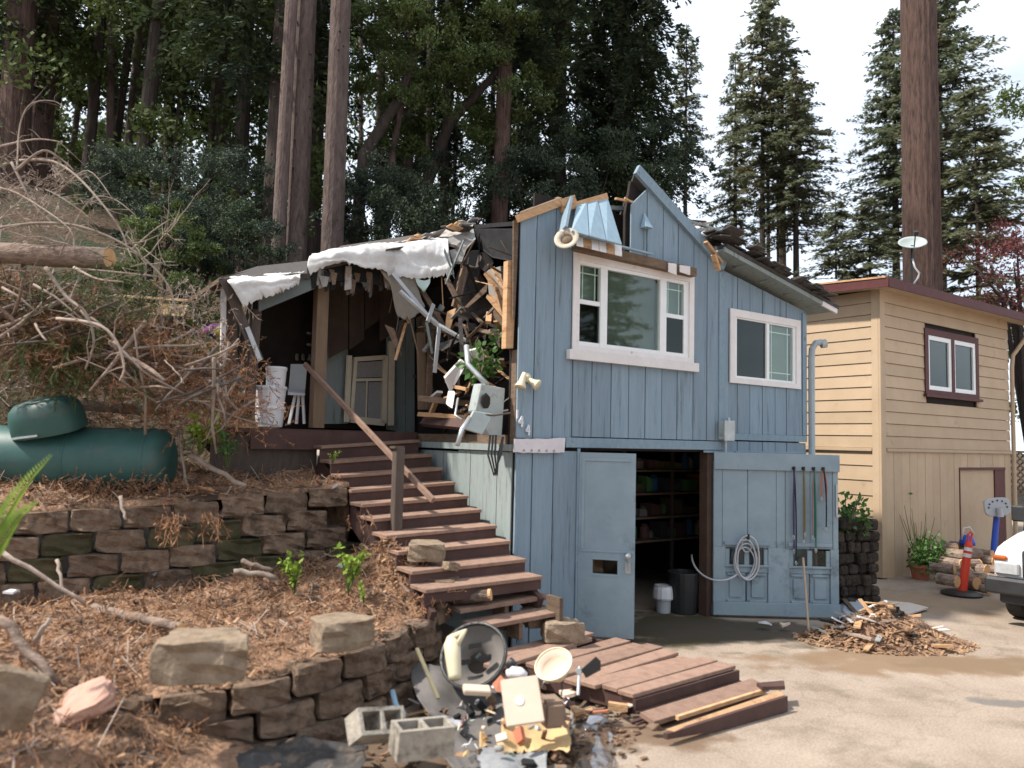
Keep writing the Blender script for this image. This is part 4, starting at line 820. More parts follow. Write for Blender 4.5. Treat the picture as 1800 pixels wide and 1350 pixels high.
for i in range(48):      # splintered lath and hanging shreds along the tear
    x = rnd(690, 900); y = rnd(440, 620) if x > 760 else rnd(470, 600); v = lerp(2.1, .5, (x-690)/210)+rnd(-.1, .3); c = hp(x, y, v); d = (Vector((rnd(-.6, .6), rnd(-.5, .5), -1)) if random.random() < .6 else rdir_()).normalized(); L = rnd(.1, .34); mb = MB()
    if i % 3: mb.bar(c-d*L, c+d*L, rnd(.01, .05), rnd(.006, .02))
    else: s1 = rdir_()*rnd(.03, .09); mb.prism([c-d*L*.6-s1, c-d*L*.5+s1, c+d*L*.5+s1*.4, c+d*L*.7-s1*.6], rdir_()*.01)
    mb.build('splintered_lath' if i % 3 else 'torn_shred', [WOODD, WOODD, WOODL, CHAR, WOODD, SHING, GREYW][i % 7], wk)
for i in range(40):      # shreds hanging below the porch eave
    x = rnd(548, 700); y = lerp(478, 500, (x-548)/150)+rnd(-6, 16); c = hp(x, y, 1.95+rnd(0, .2)); L = rnd(.03, .14); s1 = uV*rnd(.02, .07); mb = MB(); mb.prism([c-s1+Z*L, c+s1+Z*L, c+s1*.6-Z*L*.8, c-s1*.3-Z*L], vV*.008); mb.build('torn_shred', [CHAR, SHING, SHINGG, WOODD][i % 4], wk)
for i in range(16):      # torn sheathing and insulation filling the gap
    x, y = rnd(745, 885), rnd(440, 640); v = lerp(2.2, .8, (x-740)/150)+rnd(.1, .5); c = hp(x, y, v); n_ = 7; s1 = rnd(.1, .26); pts_ = [c+uV*math.cos(k*.9)*s1*rnd(.5, 1.2)+Z*math.sin(k*.9)*s1*rnd(.6, 1.6)+vV*rnd(-.08, .08) for k in range(n_)]; mb = MB(); mb.prism(pts_, vV*.012); mb.build('torn_sheathing', [WOODD, CHAR, DARK, PM('dirty_insulation', (.2, .15, .11), (.3, .23, .17), 12, .95, .5) if i == 3 else WOODD, SHING][i % 5], wk)
# meter box torn off the wall
me_ = thing('meter_box', 'torn pale electric meter box dangling at the broken corner', 'electrical box', hp(865, 720, -.1))
def mbx(n, m, q, th): mb = MB(); mb.prism([hp(*x) for x in q], th); return mb.build(n, m, me_, bevel=.006)
mbx('box_body', WMETAL, [(846, 674, .1), (888, 683, .1), (882, 768, .1), (860, 765, .1), (836, 722, .1)], vV*.15)
mbx('box_lid', WMETAL, [(833, 722, .02), (868, 728, .02), (848, 764, -.02), (816, 754, -.02)], vV*.03)
mb = MB(); mb.lathe(hp(854, 705, .095), [(.085, 0), (.07, .012)], 7, -vV+uV*.3); mb.build('meter_hole', DARK, me_)
mb = MB(); mb.tube([hp(820, 608, .4), hp(822, 640, .3), hp(840, 660, .2), hp(855, 675, .12)], .03, 8); mb.build('conduit', STEEL, me_, smooth=True)
mb = MB(); mb.tube([hp(826, 735, .02), hp(812, 755, -.02), hp(804, 783, -.05)], .025, 7); mb.tube([hp(805, 700, .3), hp(800, 730, .2), hp(812, 738, .1)], .012); mb.build('cable', STEEL, me_, smooth=True)
mb = MB(); mb.tube([hp(835, 728, .05), hp(870, 730, .0), hp(897, 726, -.03)], .01); mb.build('wire', POSTW, me_)
for k in range(3):
    mb = MB(); mb.tube([hp(862+k*5, 765, -.02), hp(858+k*6, 800, -.05), hp(868+k*3, 835, -.05), hp(880-k*2, 800, -.05), hp(884, 768, -.02)], .012, 6); mb.build('dangling_cable', BLACKP, me_, smooth=True)

# storage tubs, chair and balloon on the porch
for k, (x0, x1, y0, y1, l) in enumerate([(447, 500, 715, 750, 'lowest white storage tub in the porch stack'), (445, 503, 680, 714, 'middle white storage tub in the porch stack'), (466, 504, 646, 679, 'topmost white storage tub in the porch stack')]):
    a, b = hp(x0, y1, 2.35), hp(x1, y0, 2.35); c = (a+b)/2; hw = abs((b-a).dot(uV))/2; hh = (b.z-a.z)/2
    o = thing('storage_tub', l, 'tub', c-Z*hh, 'white tubs stacked on the porch')
    mb = MB(); mb.lathe(c-Z*hh, [(hw*.86, 0), (hw*.88, .01), (hw*.97, hh*1.6), (hw*1.0, hh*1.6), (hw*1.0, hh*1.7)], 20); mb.build('tub_body', LIDW, o)
    mb = MB(); mb.lathe(c+Z*hh*.7, [(hw*1.03, 0), (hw*1.04, hh*.1), (hw*1.0, hh*.26), (hw*.9, hh*.28)], 20); mb.build('tub_lid', LIDW, o)
o = thing('porch_chair', 'pale folding chair in the dark porch beside the post', 'chair', hp(525, 745, 2.5))
for a, b in (((521, 745), (526, 690)), ((508, 745), (520, 690)), ((535, 745), (532, 692))):
    mb = MB(); mb.bar(hp(*a, 2.5), hp(*b, 2.5), .03, .03); mb.build('leg', LIDW, o)
mb = MB(); mb.prism([hp(506, 694, 2.4), hp(536, 696, 2.4), hp(536, 690, 2.7), hp(506, 688, 2.7)], Z*.03); mb.build('seat', GREYP, o)
mb = MB(); mb.prism([hp(508, 688, 2.72), hp(536, 690, 2.72), hp(540, 640, 2.8), hp(512, 640, 2.8)], vV*.02); mb.build('backrest', GREYP, o)
umb = thing('beach_umbrella', 'blue, pink and yellow umbrella beyond the white porch post', 'umbrella', yp(375, 610, 11))
for k, (c, a0, a1) in enumerate([(PM('umb_blue', (.03, .13, .5), None, 5, .6), 0, 1), (PM('umb_pink', (.5, .12, .5), None, 5, .6), 1, 2), (PM('umb_yellow', (.7, .55, .12), None, 5, .6), 2, 3)]):
    o = yp(385, 570, 11)
    segs = [[(347, 585), (352, 598), (375, 598), (366, 578)], [(350, 584), (366, 580), (382, 590), (392, 570), (370, 570)], [(372, 582), (384, 594), (402, 594), (404, 568), (388, 568)]][k]
    mb = MB(); mb.prism([yp(x, y, 10.8+.12*j) for j, (x, y) in enumerate(segs)], Vector((0, .05, .0))); mb.build('canopy_panel', c, umb)
# ------------------------------------------------------------------ tan house
TAN_ = thing('tan_house', 'tan lap-sided neighbour house with dark red trim', 'house', TF(2.4, 1, 0))
def tb(n, m, *b, par=None, bevel=.003): mb = MB(); mb.fbox(TF, *b); return mb.build(n, m, par or TAN_, bevel=bevel)
TW = 4.83; zb, ztp = 2.16, 4.84; nb = 13; hb = (ztp-zb)/nb
wu0, wu1, wz0, wz1 = tu(1622, 640), tu(1716, 640), 3.14, 4.33
for i in range(nb):          # front boards, tilted like lap siding, cut at the window
    z0, z1 = zb+i*hb, zb+(i+1)*hb-.007
    for a, b in ([(.12, TW)] if z1 < wz0 or z0 > wz1 else [(.12, wu0+.05), (wu1-.05, TW)]):
        mb = MB(); mb.hexa([TF(a, -.03, z0), TF(b, -.03, z0), TF(b, 0, z0), TF(a, 0, z0), TF(a, -.014, z1), TF(b, -.014, z1), TF(b, 0, z1), TF(a, 0, z1)]); mb.build('lap_board', TAN, TAN_)
    mb = MB(); mb.hexa([TF(-.03, .12, z0), TF(0, .12, z0), TF(0, 4, z0), TF(-.03, 4, z0), TF(-.014, .12, z1), TF(0, .12, z1), TF(0, 4, z1), TF(-.014, 4, z1)]); mb.build('lap_board', TAN, TAN_)
for i in range(5):
    z0, z1 = .86+i*.25, .86+(i+1)*.25-.007
    mb = MB(); mb.hexa([TF(-.03, .12, z0), TF(0, .12, z0), TF(0, 4, z0), TF(-.03, 4, z0), TF(-.014, .12, z1), TF(0, .12, z1), TF(0, 4, z1), TF(-.014, 4, z1)]); mb.build('lap_board', TAN, TAN_)
tb('corner_board', TAN, -.045, .11, -.045, -.005, .02, 4.84); tb('corner_board', TAN, -.045, -.005, -.004, .115, .02, 4.84)
tb('belt_board', TAN, .115, TW, -.06, 0, 2.10, 2.155); tb('belt_board', TAN, -.06, 0, .12, 4, 2.10, 2.155)
tb('foundation', PM('grey_concrete_wall', (.36, .33, .30), (.44, .41, .38), 3, .9, .2), -.01, .02, .12, 4, 0, .86)
tb('wall_core', DARK, .03, TW-.02, .03, 4, 0, 4.83)
du0, du1, dz1 = tu(1686, 900), tu(1766, 900), 1.78
u = .115; i = 0
while u < TW-.02:
    b = min(u+.262, TW)
    cuts = sorted({u, b}|({du0} if u < du0 < b else set())|({du1} if u < du1 < b else set()))
    for a, c in zip(cuts, cuts[1:]):
        z0 = dz1 if du0-.01 < (a+c)/2 < du1+.01 else 0
        tb('vertical_board', TAN, a+(.004 if a == u else 0), c-(.004 if c == b else 0), -.02-.002*(i % 2), 0.02, z0, 2.098, bevel=0)
    u = b; i += 1
tb('door_trim', RED, du0-.03, du1, -.035, -.02, dz1, dz1+.05); tb('door_trim', RED, du0-.03, du0, -.035, -.02, .0, dz1)
tb('recessed_door', TAN, du0, du1-.42, .012, .028, 0, dz1); tb('red_door_jamb', RED, du1-.42, du1, -.012, .028, 0, dz1)
w_, addw = window(TF, wu0, wu1, wz0, wz1, .12, RED, None, False, 'window')
m_ = (wu0+wu1)/2
addw('window_sill', RED, wu0-.04, wu1+.06, -.09, -.03, wz0-.05, wz0-.001); addw('window_mullion', RED, m_-.05, m_+.05, -.055, 0, wz0+.085, wz1-.12)
for a, b in ((wu0+.12, m_-.05), (m_+.05, wu1-.12)):
    for q in ((a, a+.05, wz0+.085, wz1-.12), (b-.09, b, wz0+.085, wz1-.12), (a+.05, b-.09, wz0+.085, wz0+.16), (a+.05, b-.09, wz1-.2, wz1-.12)): addw('window_sash', WHITE, q[0], q[1], -.04, .01, q[2], q[3])
    addw('window_pane', GLASSD, a+.05, b-.09, -.012, -.008, wz0+.16, wz1-.2)
# roof with red fascia
zr = 4.86; o_ = .36
mb = MB(); mb.prism([TF(-o_, -o_, zr), TF(TW+.8, -o_, zr-.02), TF(TW+.8, 4.4, zr+.25), TF(-o_, 4.4, zr+.25)], Z*.05); mb.build('roof', SHING, TAN_)
mb = MB(); mb.bar(TF(-o_, -o_-.012, zr+.0), TF(TW+.8, -o_-.012, zr-.02), .025, .16); mb.build('fascia', RED, TAN_)
mb = MB(); mb.bar(TF(-o_-.014, -o_-.02, zr+.0), TF(-o_-.014, 4.4, zr+.25), .025, .16); mb.build('fascia', RED, TAN_)
mb = MB(); mb.prism([TF(-o_, -o_, zr-.03), TF(TW+.8, -o_, zr-.05), TF(TW+.8, 0, zr-.05), TF(-o_, 0, zr-.03)], Z*.02); mb.build('soffit', TAN, TAN_)
mb = MB(); mb.prism([TF(-o_, 0, zr-.028), TF(0, 0, zr-.028), TF(0, 4.4, zr+.2), TF(-o_, 4.4, zr+.2)], Z*.02); mb.build('soffit', TAN, TAN_)
mb = MB(); mb.bar(TF(-o_+.02, -o_+.02, zr+.085), TF(-o_+.02, 3.5, zr+.3), .12, .03); mb.build('roof_edge_litter', WOODL, TAN_)
random.seed(31)
for i in range(30):
    c = TF(rnd(.6, TW+.6), rnd(-.3, .3), zr+.06+rnd(0, .05)); mb = MB(); mb.obox(c, (uV+Z*rnd(-.2, .2))*rnd(.06, .15), (vV+Z*rnd(-.1, .3))*.08, Z*.008); mb.build('curled_shingle', [SHING, STEEL, CHAR][i % 3], TAN_)
cl = cloth('roof_sheet', 'pale grey plastic sheet lying on the tan house roof', [[TF(-.2, 3.6, zr+.3), TF(.5, 3.6, zr+.45), TF(1.2, 3.4, zr+.34)], [TF(-.2, 2.2, zr+.26), TF(.5, 2.2, zr+.5), TF(1.2, 2.2, zr+.3)], [TF(-.15, .9, zr+.18), TF(.5, .9, zr+.33), TF(1.2, 1.0, zr+.2)]], PM('pale_sheet', (.4, .42, .47), (.5, .52, .57), 3, .6), .05, 7, 4)
cl = cloth('roof_sheet', 'black torn sheet bunched on the tan house roof', [[TF(.3, 1.6, zr+.2), TF(.8, 1.6, zr+.42), TF(1.3, 1.5, zr+.2)], [TF(.3, 1.0, zr+.14), TF(.8, 1.0, zr+.34), TF(1.3, .9, zr+.14)]], CHAR, .05, 7, 6)
dp = thing('downpipe', 'tan downpipe on the right corner of the tan house', 'downpipe', TF(TW+.05, -.06, 0))
mb = MB(); mb.tube([TF(TW+.42, -.3, zr-.1), TF(TW+.4, -.28, zr-.25), TF(TW+.1, -.07, zr-.75), TF(TW+.06, -.06, zr-1), TF(TW+.06, -.06, .1)], .04, 8); mb.build('pipe', TAN, dp)
mb = MB(); mb.lathe(TF(TW+.06, -.06, 3.3), [(.05, 0), (.05, .06)], 8); mb.build('pipe_bracket', TAN, dp)
# satellite dish on its mast
di = thing('satellite_dish', 'oval grey satellite dish on a mast before the big redwood', 'satellite dish', yp(1604, 500, 15))
DY = 15.0; c = yp(1603, 433, DY); ax = Vector((-.15, -.55, .62)).normalized()
x_ = Vector((1, 0, 0)); x_ = (x_-ax*x_.dot(ax)).normalized(); y_ = ax.cross(x_); mb = MB(); vs = []; fs = []
for i in range(7):
    r = i/6
    for j in range(24): a = j*math.pi/12; vs.append(c+x_*.27*r*math.cos(a)+y_*.23*r*math.sin(a)+ax*.09*r*r)
for i in range(6):
    for j in range(24): fs.append((i*24+j, i*24+(j+1) % 24, (i+1)*24+(j+1) % 24, (i+1)*24+j))
mb.add(vs, fs); o = mb.build('dish', PM('grey_dish', (.3, .34, .33), (.36, .4, .39), 5, .5), di, smooth=True); o.modifiers.new('s', 'SOLIDIFY').thickness = .012
mb = MB(); mb.tube([c+Z*.02, yp(1603, 500, DY+.05), yp(1603, 530, DY)], .028, 8); mb.build('mast', BLACKP, di)
mb = MB(); mb.tube([c-y_*.1+ax*.02, c-y_*.06+ax*.3], .012); mb.obox(c-y_*.06+ax*.32, x_*.04, y_*.03, ax*.04); mb.build('feed_arm', BLACKP, di)
mb = MB(); mb.tube([yp(1604, 455, DY-.06), yp(1608, 470, DY-.1), yp(1616, 480, DY-.1), yp(1614, 488, DY-.08), yp(1606, 500, DY-.05)], .018, 6); mb.build('cable', GREYP, di, smooth=True)

# ------------------------------------------------------------------ right side of the drive
# stone stub wall with ivy
sw = thing('stone_wall', 'dark rough stone wall stub behind the open panelled door', 'wall', gp(1510, 1062))
random.seed(41); A, B = gp(1470, 1072), gp(1542, 1066); A.z = B.z = 0
ax_ = (B-A).normalized(); ay_ = Vector((-ax_.y, ax_.x, 0)); Lw = (B-A).length
STONE = PM('dark_wall_stone', (.02, .015, .012), (.06, .046, .036), 9, .95, .8, rv=.4, bdist=.04)
for r in range(9):
    x = (r % 2)*.06
    while x < Lw-.02:
        wd = rnd(.12, .2); z = r*.148
        if z > 1.18+.12*nz3((x*3, 0, 0)): break
        c = A+ax_*min(x+wd/2, Lw-.05)+ay_*.2+Z*(z+.07); mb = MB(); j = lambda: rnd(.85, 1.1)
        tz_ = rnd(-.12, .12); ar_ = (ax_+Z*tz_).normalized(); mb.obox(c-ay_*rnd(0, .07)+Z*rnd(-.015, .015), ar_*(wd/2)*j(), ay_*.2, (Z-ax_*tz_)*.072*rnd(.8, 1.15)); mb.build('stone', STONE, sw, bevel=.025); x += wd
mb = MB(); mb.obox(A+ax_*Lw/2+ay_*.22+Z*.56, ax_*(Lw/2-.04), ay_*.15, Z*.56); mb.build('wall_core', DARK, sw)
def leaf_quad(mb, p, d, n, l, w_):
    d = Vector(d).normalized(); s = d.cross(Vector(n)).normalized(); mb.add([p, p+d*l*.5+s*w_, p+d*l, p+d*l*.5-s*w_], [(0, 1, 2, 3)])
def rdir(): 
    while 1:
        d = Vector((rnd(-1, 1), rnd(-1, 1), rnd(-1, 1)))
        if .1 < d.length < 1: return d.normalized()
def bush(name, label, cat, c, r, n, l, mat, stems=6, group=None, flat=.0):
    c = Vector(c); o = thing(name, label, cat, c, group); mb = MB()
    for i in range(n):
        d = rdir(); p = c+Vector((d.x*r[0], d.y*r[1], r[2]+d.z*r[2]))*1.0*rnd(.35, 1); p = c+(p-c)
        leaf_quad(mb, p, (rdir()+d*.7+Z*.2), rdir(), l*rnd(.6, 1.3), l*rnd(.2, .35))
    mb.build('foliage', mat, o); mb = MB()
    for i in range(stems):
        d = rdir(); mb.tube([c, c+Vector((d.x*r[0]*.4, d.y*r[1]*.4, r[2]*.8)), c+Vector((d.x*r[0]*.7, d.y*r[1]*.7, r[2]*(1.2+.6*abs(d.z))))], [.012, .008, .004], 5)
    mb.build('stem', TWIG, o); return o
bush('ivy', 'green ivy spilling over the stone wall stub', 'plant', A+ax_*Lw*.42+ay_*.1+Z*.95, (.3, .22, .3), 420, .1, LEAFY)
# potted plant, tall stems
pp = gp(1618, 1018); pot = thing('plant_pot', 'terracotta pot of leafy greens against the tan wall', 'potted plant', pp)
mb = MB(); mb.lathe(pp, [(.12, 0), (.16, .2), (.18, .2), (.18, .25), (.15, .25), (.14, .2)], 18); mb.build('pot', TERRA, pot)
mb = MB(); random.seed(43)
for i in range(700):
    d = rdir(); p = pp+Vector((.08, -.1, .4))+Vector((d.x*.34, d.y*.3, d.z*.38))*rnd(.3, 1); leaf_quad(mb, p, rdir()+Z*.3, rdir(), rnd(.05, .1), rnd(.015, .03))
mb.build('foliage', LEAFY, pot); mb = MB()
for i in range(16):
    d = rdir(); mb.tube([pp+Z*.2, pp+Vector((d.x*.2, d.y*.15, .6)), pp+Vector((d.x*.35, d.y*.3, rnd(.7, 1.25)))], [.008, .006, .003], 5)
mb.build('stem', LEAFM, pot)
sp = thing('sapling', 'spindly sapling with a few pale leaves by the tan corner', 'plant', gp(1605, 1012))
b0 = gp(1605, 1012); top = yp(1575, 868, b0.y+.1); mb = MB(); mb.tube([b0, b0.lerp(top, .5)+Vector((.02, 0, 0)), top, top+Vector((.12, 0, .35))], [.014, .012, .01, .004], 6); mb.build('stem', TWIG, sp)
mb = MB()
for i in range(26): leaf_quad(mb, top+Vector((rnd(-.2, .22), rnd(-.1, .1), rnd(-.12, .16))), rdir(), rdir(), rnd(.06, .12), .025)
mb.build('foliage', LEAFY, sp)
# firewood
random.seed(45); n = 0
wpos = []
for x, y, r in [(1735, 985, .1), (1750, 1002, .09), (1722, 1000, .1), (1738, 1018, .1), (1715, 1018, .12), (1700, 1022, .11), (1725, 1034, .07), (1745, 1032, .07), (1706, 992, .1), (1690, 1008, .11), (1680, 975, .1), (1664, 962, .09), (1692, 962, .1), (1708, 974, .09), (1676, 990, .1), (1755, 1018, .08), (1728, 972, .08), (1668, 1020, .1), (1660, 1000, .1)]:
    c = onpl(x, y, TF(0, -.35-max(0, y-955)/80*1.15, 0), vV); c.z = max(c.z, r)
    yaw = rnd(-.35, .35); d = (-vV*math.cos(yaw)+uV*math.sin(yaw)); L = rnd(.26, .36)
    if n in (4, 8, 9, 13): d = (-vV*.35-uV*.0+uV*.9).normalized(); 
    o = thing('firewood_log', 'split firewood log in the heap against the tan house', 'log', c-Z*r, 'firewood heaped by the tan house')
    a, b = c+d*L*.45, c-d*L*.6
    mb = MB(); mb.tube([a, b], r*rnd(.8, 1), 9, cap=False); mb.build('bark', LOGB, o)
    mb = MB(); mb.tube([a-d*.01, a+d*.004], r*.97*.9, 9); mb.build('cut_end', CUT, o); n += 1
# channelizer post
cb = gp(1690, 1046); co = thing('traffic_post', 'leaning orange traffic delineator with white bands on a black base', 'traffic post', cb)
mb = MB(); mb.lathe(cb, [(.27, 0), (.28, .03), (.2, .06), (.1, .075)], 24); mb.build('rubber_base', BLACKP, co)
tp = yp(1706, 935, cb.y-.02); dv = tp-cb
def seg(a, b, r0, r1, n, m): mb = MB(); mb.tube([cb+dv*a, cb+dv*b], [r0, r1], 14); mb.build(n, m, co, smooth=False)
seg(.04, .60, .068, .055, 'post_body', ORANGE); seg(.601, .66, .057, .056, 'reflective_band', REFL); seg(.661, .70, .058, .057, 'post_body', ORANGE); seg(.701, .76, .056, .053, 'reflective_band', REFL); seg(.761, .80, .06, .055, 'post_body', ORANGE); seg(.80, .86, .05, .035, 'post_neck', ORANGE)
mb = MB(); s_ = Vector((1, 0, 0)); mb.tube([cb+dv*.85-s_*.025, cb+dv*.97-s_*.03, cb+dv*1.0, cb+dv*.97+s_*.03, cb+dv*.85+s_*.025], .014, 7); mb.build('handle', ORANGE, co)
# toy basketball hoop
hb_ = onpl(1742, 985, TF(0, -.45, 0), vV); hp_ = thing('toy_hoop', 'blue toy basketball stand with grey backboard by the tan doorway', 'toy', Vector((hb_.x, hb_.y, 0)))
tpp = onpl(1752, 905, TF(0, -.45, 0), vV); mb = MB(); mb.tube([hb_-Z*.35, tpp], [.06, .05], 12); mb.build('pole', BLUEP, hp_)
bc = onpl(1754, 891, TF(0, -.52, 0), vV); pr = []
rx, ry = Vector((1, 0, .08)).normalized(), Vector((-.05, .1, 1)).normalized(); fwd = rx.cross(ry)
for j in range(20):
    a = j*math.pi/10; cx = math.copysign(abs(math.cos(a))**.55, math.cos(a)); sz = math.copysign(abs(math.sin(a))**.55, math.sin(a)); pr.append(bc+rx*.245*cx+ry*.17*sz)
mb = MB(); mb.prism(pr, fwd*-.04); mb.build('backboard', GREYP, hp_, bevel=.01)
for j in range(7):
    a = math.pi*(.05+.9*j/6)*1.15-.25; q = bc+rx*.17*math.cos(a)+ry*(.115*math.sin(a)); mb = MB(); mb.lathe(q+fwd*.004, [(.017, 0), (.016, .006)], 10, fwd); mb.build('backboard_hole', PM('hole_shadow_plastic', (.06, .06, .07), None, 4, .6) if j == 0 else MATS['hole_shadow_plastic'], hp_)
mb = MB(); mb.tube([bc-ry*.18+fwd*.03, bc-ry*.02+fwd*.04], [.06, .05], 10); mb.build('bracket', GREYP, hp_)
mb = MB(); mb.lathe(hb_+Z*.02, [(.07, 0), (.075, .03)], 12); mb.tube([hb_+Z*.05, hb_+Vector((.2, -.1, .05))], .02); mb.build('collar', RED, hp_)
mb = MB(); mb.prism([hb_+Vector((-.2, -.1, -.1)), hb_+Vector((-.05, -.12, -.02)), hb_+Vector((-.02, -.1, -.25)), hb_+Vector((-.12, -.1, -.2))], Vector((0, .08, 0))); mb.build('broken_bracket', BLUEP, hp_)
wc = onpl(1700, 948, TF(0, -.55, 0), vV); o = thing('helmet', 'blue rounded helmet with a white strap on the woodpile', 'helmet', wc-Z*.1)
mb = MB(); mb.lathe(wc-Z*.1, [(.12, 0), (.125, .06), (.1, .13), (.05, .17), (.0, .18)], 16); mb.build('shell', BLUEP, o, smooth=True)
mb = MB(); mb.tube([wc+Vector((-.12, -.05, .0)), wc+Vector((-.1, -.08, .2)), wc+Vector((.0, -.08, .22)), wc+Vector((.08, -.08, .1))], .012, 6); mb.build('strap', LIDW, o, smooth=True)

# debris heap by the open door
hc = gp(1555, 1128); tag_h = None
mb = MB(); vs = []; fs = []; NR, NT = 10, 32
for i in range(NR+1):
    for j in range(NT):
        a = j*2*math.pi/NT; r = i/NR; ex = .82+.14*math.cos(a)+.15*nz3((math.cos(a)*2, math.sin(a)*2, 3)); p = hc+Vector((math.cos(a)*r*ex, math.sin(a)*r*.5, 0)); p.z = .42*(1-r)**1.1*(1+.3*nz3(p, 4))+.05*nz3(p, 7)*(1-r)-.01*(i == NR); vs.append(p)
for i in range(NR):
    for j in range(NT): fs.append((i*NT+j, i*NT+(j+1) % NT, (i+1)*NT+(j+1) % NT, (i+1)*NT+j))
mb.add(vs, fs); heap = tag(mb.build('debris_heap', SOIL, smooth=True), 'low heap of brown wood shreds and rubbish on the drive', 'debris')
random.seed(50)
def heap_z(p): 
    d = p-hc; r = math.hypot(d.x/.88, d.y/.5); return max(0, .42*(1-min(1, r))**1.1)
mb = MB()
for i in range(1300):
    a = rnd(0, 6.283); r = math.sqrt(random.random())*1.12; p = hc+Vector((math.cos(a)*r*.88, math.sin(a)*r*.5, 0)); p.z = heap_z(p)+.012
    d = Vector((rnd(-1, 1), rnd(-1, 1), rnd(-.35, .35))).normalized(); mb.bar(p-d*rnd(.01, .06), p+d*rnd(.01, .06), rnd(.006, .03), rnd(.004, .012))
o = mb.build('wood_shreds', CHIP, heap); o['kind'] = 'stuff'
HM = [WOODL, WOODD, WHITEW, CHAR, WOODL, TWIG, STEEL]
for i in range(46):
    a = rnd(0, 6.283); r = rnd(0, 1); p = hc+Vector((math.cos(a)*r*.85, math.sin(a)*r*.46, 0)); p.z = heap_z(p)+.03; d = Vector((rnd(-1, 1), rnd(-1, 1), rnd(-.4, .4))).normalized(); L = rnd(.04, .2)
    mb = MB(); mb.bar(p-d*L, p+d*L, rnd(.03, .07), rnd(.01, .03)); mb.build('scrap', HM[i % 7], heap)
for q, m, l in (([(1470, 1060), (1500, 1035), (1522, 1075), (1500, 1092), (1475, 1090)], PM('grey_sheeting', (.3, .33, .37), (.4, .43, .47), 4, .6), 'grey crumpled sheeting beside the open panelled door'), ([(1520, 1075), (1560, 1058), (1600, 1062), (1632, 1070), (1590, 1084), (1540, 1090)], PM('pale_sheeting', (.5, .44, .38), (.56, .5, .44), 4, .8), 'flat pale board lying on the drive behind the debris heap')):
    pts_ = [gp(x, y, .03+.12*(k % 2)*(m.name[0] == 'g')) for k, (x, y) in enumerate(q)]; mb = MB(); mb.prism(pts_, Z*.02); tag(mb.build('flat_scrap', m), l, 'scrap')
for (x0, y0, x1, y1, l) in ((1476, 1045, 1515, 1090, 'dark strip leaning by the grey sheeting'), (1482, 1038, 1508, 1070, 'thin pale stick by the grey sheeting')):
    mb = MB(); mb.bar(gp(x0, y0, .16), gp(x1, y1, .04), .06, .02); tag(mb.build('wood_strip', [WOODD, WOODL]['thin' in l]), l, 'strip')
# truck
tk = gp(1738, 1098); fd = Vector((-.76, -.65, 0)).normalized(); rd_ = Vector((-fd.y, fd.x, 0))   # rd_ points to the right in the picture
tr = thing('white_truck', 'white truck parked nose-on at the right edge of the drive', 'truck', tk)
FO = tk-fd*.5
def TK(a, b, z): return FO+rd_*a+fd*b+Z*z      # a across from the visible side, b forward
def tkb(n, m, *b, bevel=.02): mb = MB(); mb.fbox(TK, *b); return mb.build(n, m, tr, bevel=bevel)
mb = MB(); prof = [(0, -1.6, .55, 1.0), (.0, .35, .55, .98), ]
def loft(n, m, secs, par=tr, sm=True):   # sections: (b, a0, a1, z0, z1)
    mb = MB(); vs = []; 
    for b, a0, a1, z0, z1, cr in secs:
        c = cr; vs += [TK(a0, b, z0), TK(a1, b, z0), TK(a1, b, z1-c), TK(a1-c, b, z1), TK(a0+c, b, z1), TK(a0, b, z1-c)]
    k = len(secs); fs = [(i*6+j, i*6+(j+1) % 6, (i+1)*6+(j+1) % 6, (i+1)*6+j) for i in range(k-1) for j in range(6)]+[tuple(range(6)), tuple((k-1)*6+j for j in range(6))[::-1]]
    mb.add(vs, fs); return mb.build(n, m, par, bevel=.02, seg=2)
loft('hood', CARW, [(-1.2, 0, 1.95, .62, 1.16, .12), (-.3, .0, 1.95, .60, 1.10, .12), (.25, .02, 1.93, .60, 1.02, .1), (.42, .05, 1.9, .6, .93, .08)])
loft('cab', CARW, [(-3.2, .02, 1.93, .5, 1.95, .15), (-1.9, .04, 1.91, .5, 1.95, .15), (-1.25, .06, 1.89, .5, 1.2, .05)])
mb = MB(); mb.prism([TK(.12, -1.22, 1.2), TK(1.83, -1.22, 1.2), TK(1.75, -1.82, 1.86), TK(.2, -1.82, 1.86)], fd*.02+Z*.02); mb.build('windscreen', GLASSD, tr)
tkb('bumper', BLACKP, -.03, 1.98, .40, .55, .40, .60, bevel=.03); tkb('air_dam', BLACKP, .1, 1.85, .3, .42, .28, .40)
tkb('grille', BLACKP, .36, 1.6, .40, .47, .60, .96, bevel=.03)
for i in range(4): tkb('grille_bar', PM('dark_chrome', (.06, .06, .065), None, 4, .3, metal=.5) if i == 0 else MATS['dark_chrome'], .45, 1.5, .472, .482, .64+i*.075, .67+i*.075, bevel=.004)
tkb('headlight', PM('headlight_lens', (.35, .36, .37), (.5, .5, .5), 12, .1, spec=.8), .06, .33, .40, .47, .63, .79, bevel=.02); tkb('headlight', MATS['headlight_lens'], 1.63, 1.9, .40, .47, .63, .79, bevel=.02)
AMB = PM('amber_lens', (.4, .09, .015), None, 5, .2); tkb('turn_signal', AMB, .04, .2, .39, .455, .80, .86, bevel=.02); tkb('turn_signal', AMB, 1.76, 1.92, .39, .455, .80, .86, bevel=.02)
mb = MB(); mb.obox(TK(-.14, -1.2, 1.28), rd_*.08, fd*.05, Z*.11); mb.build('side_mirror', BLACKP, tr, bevel=.02)
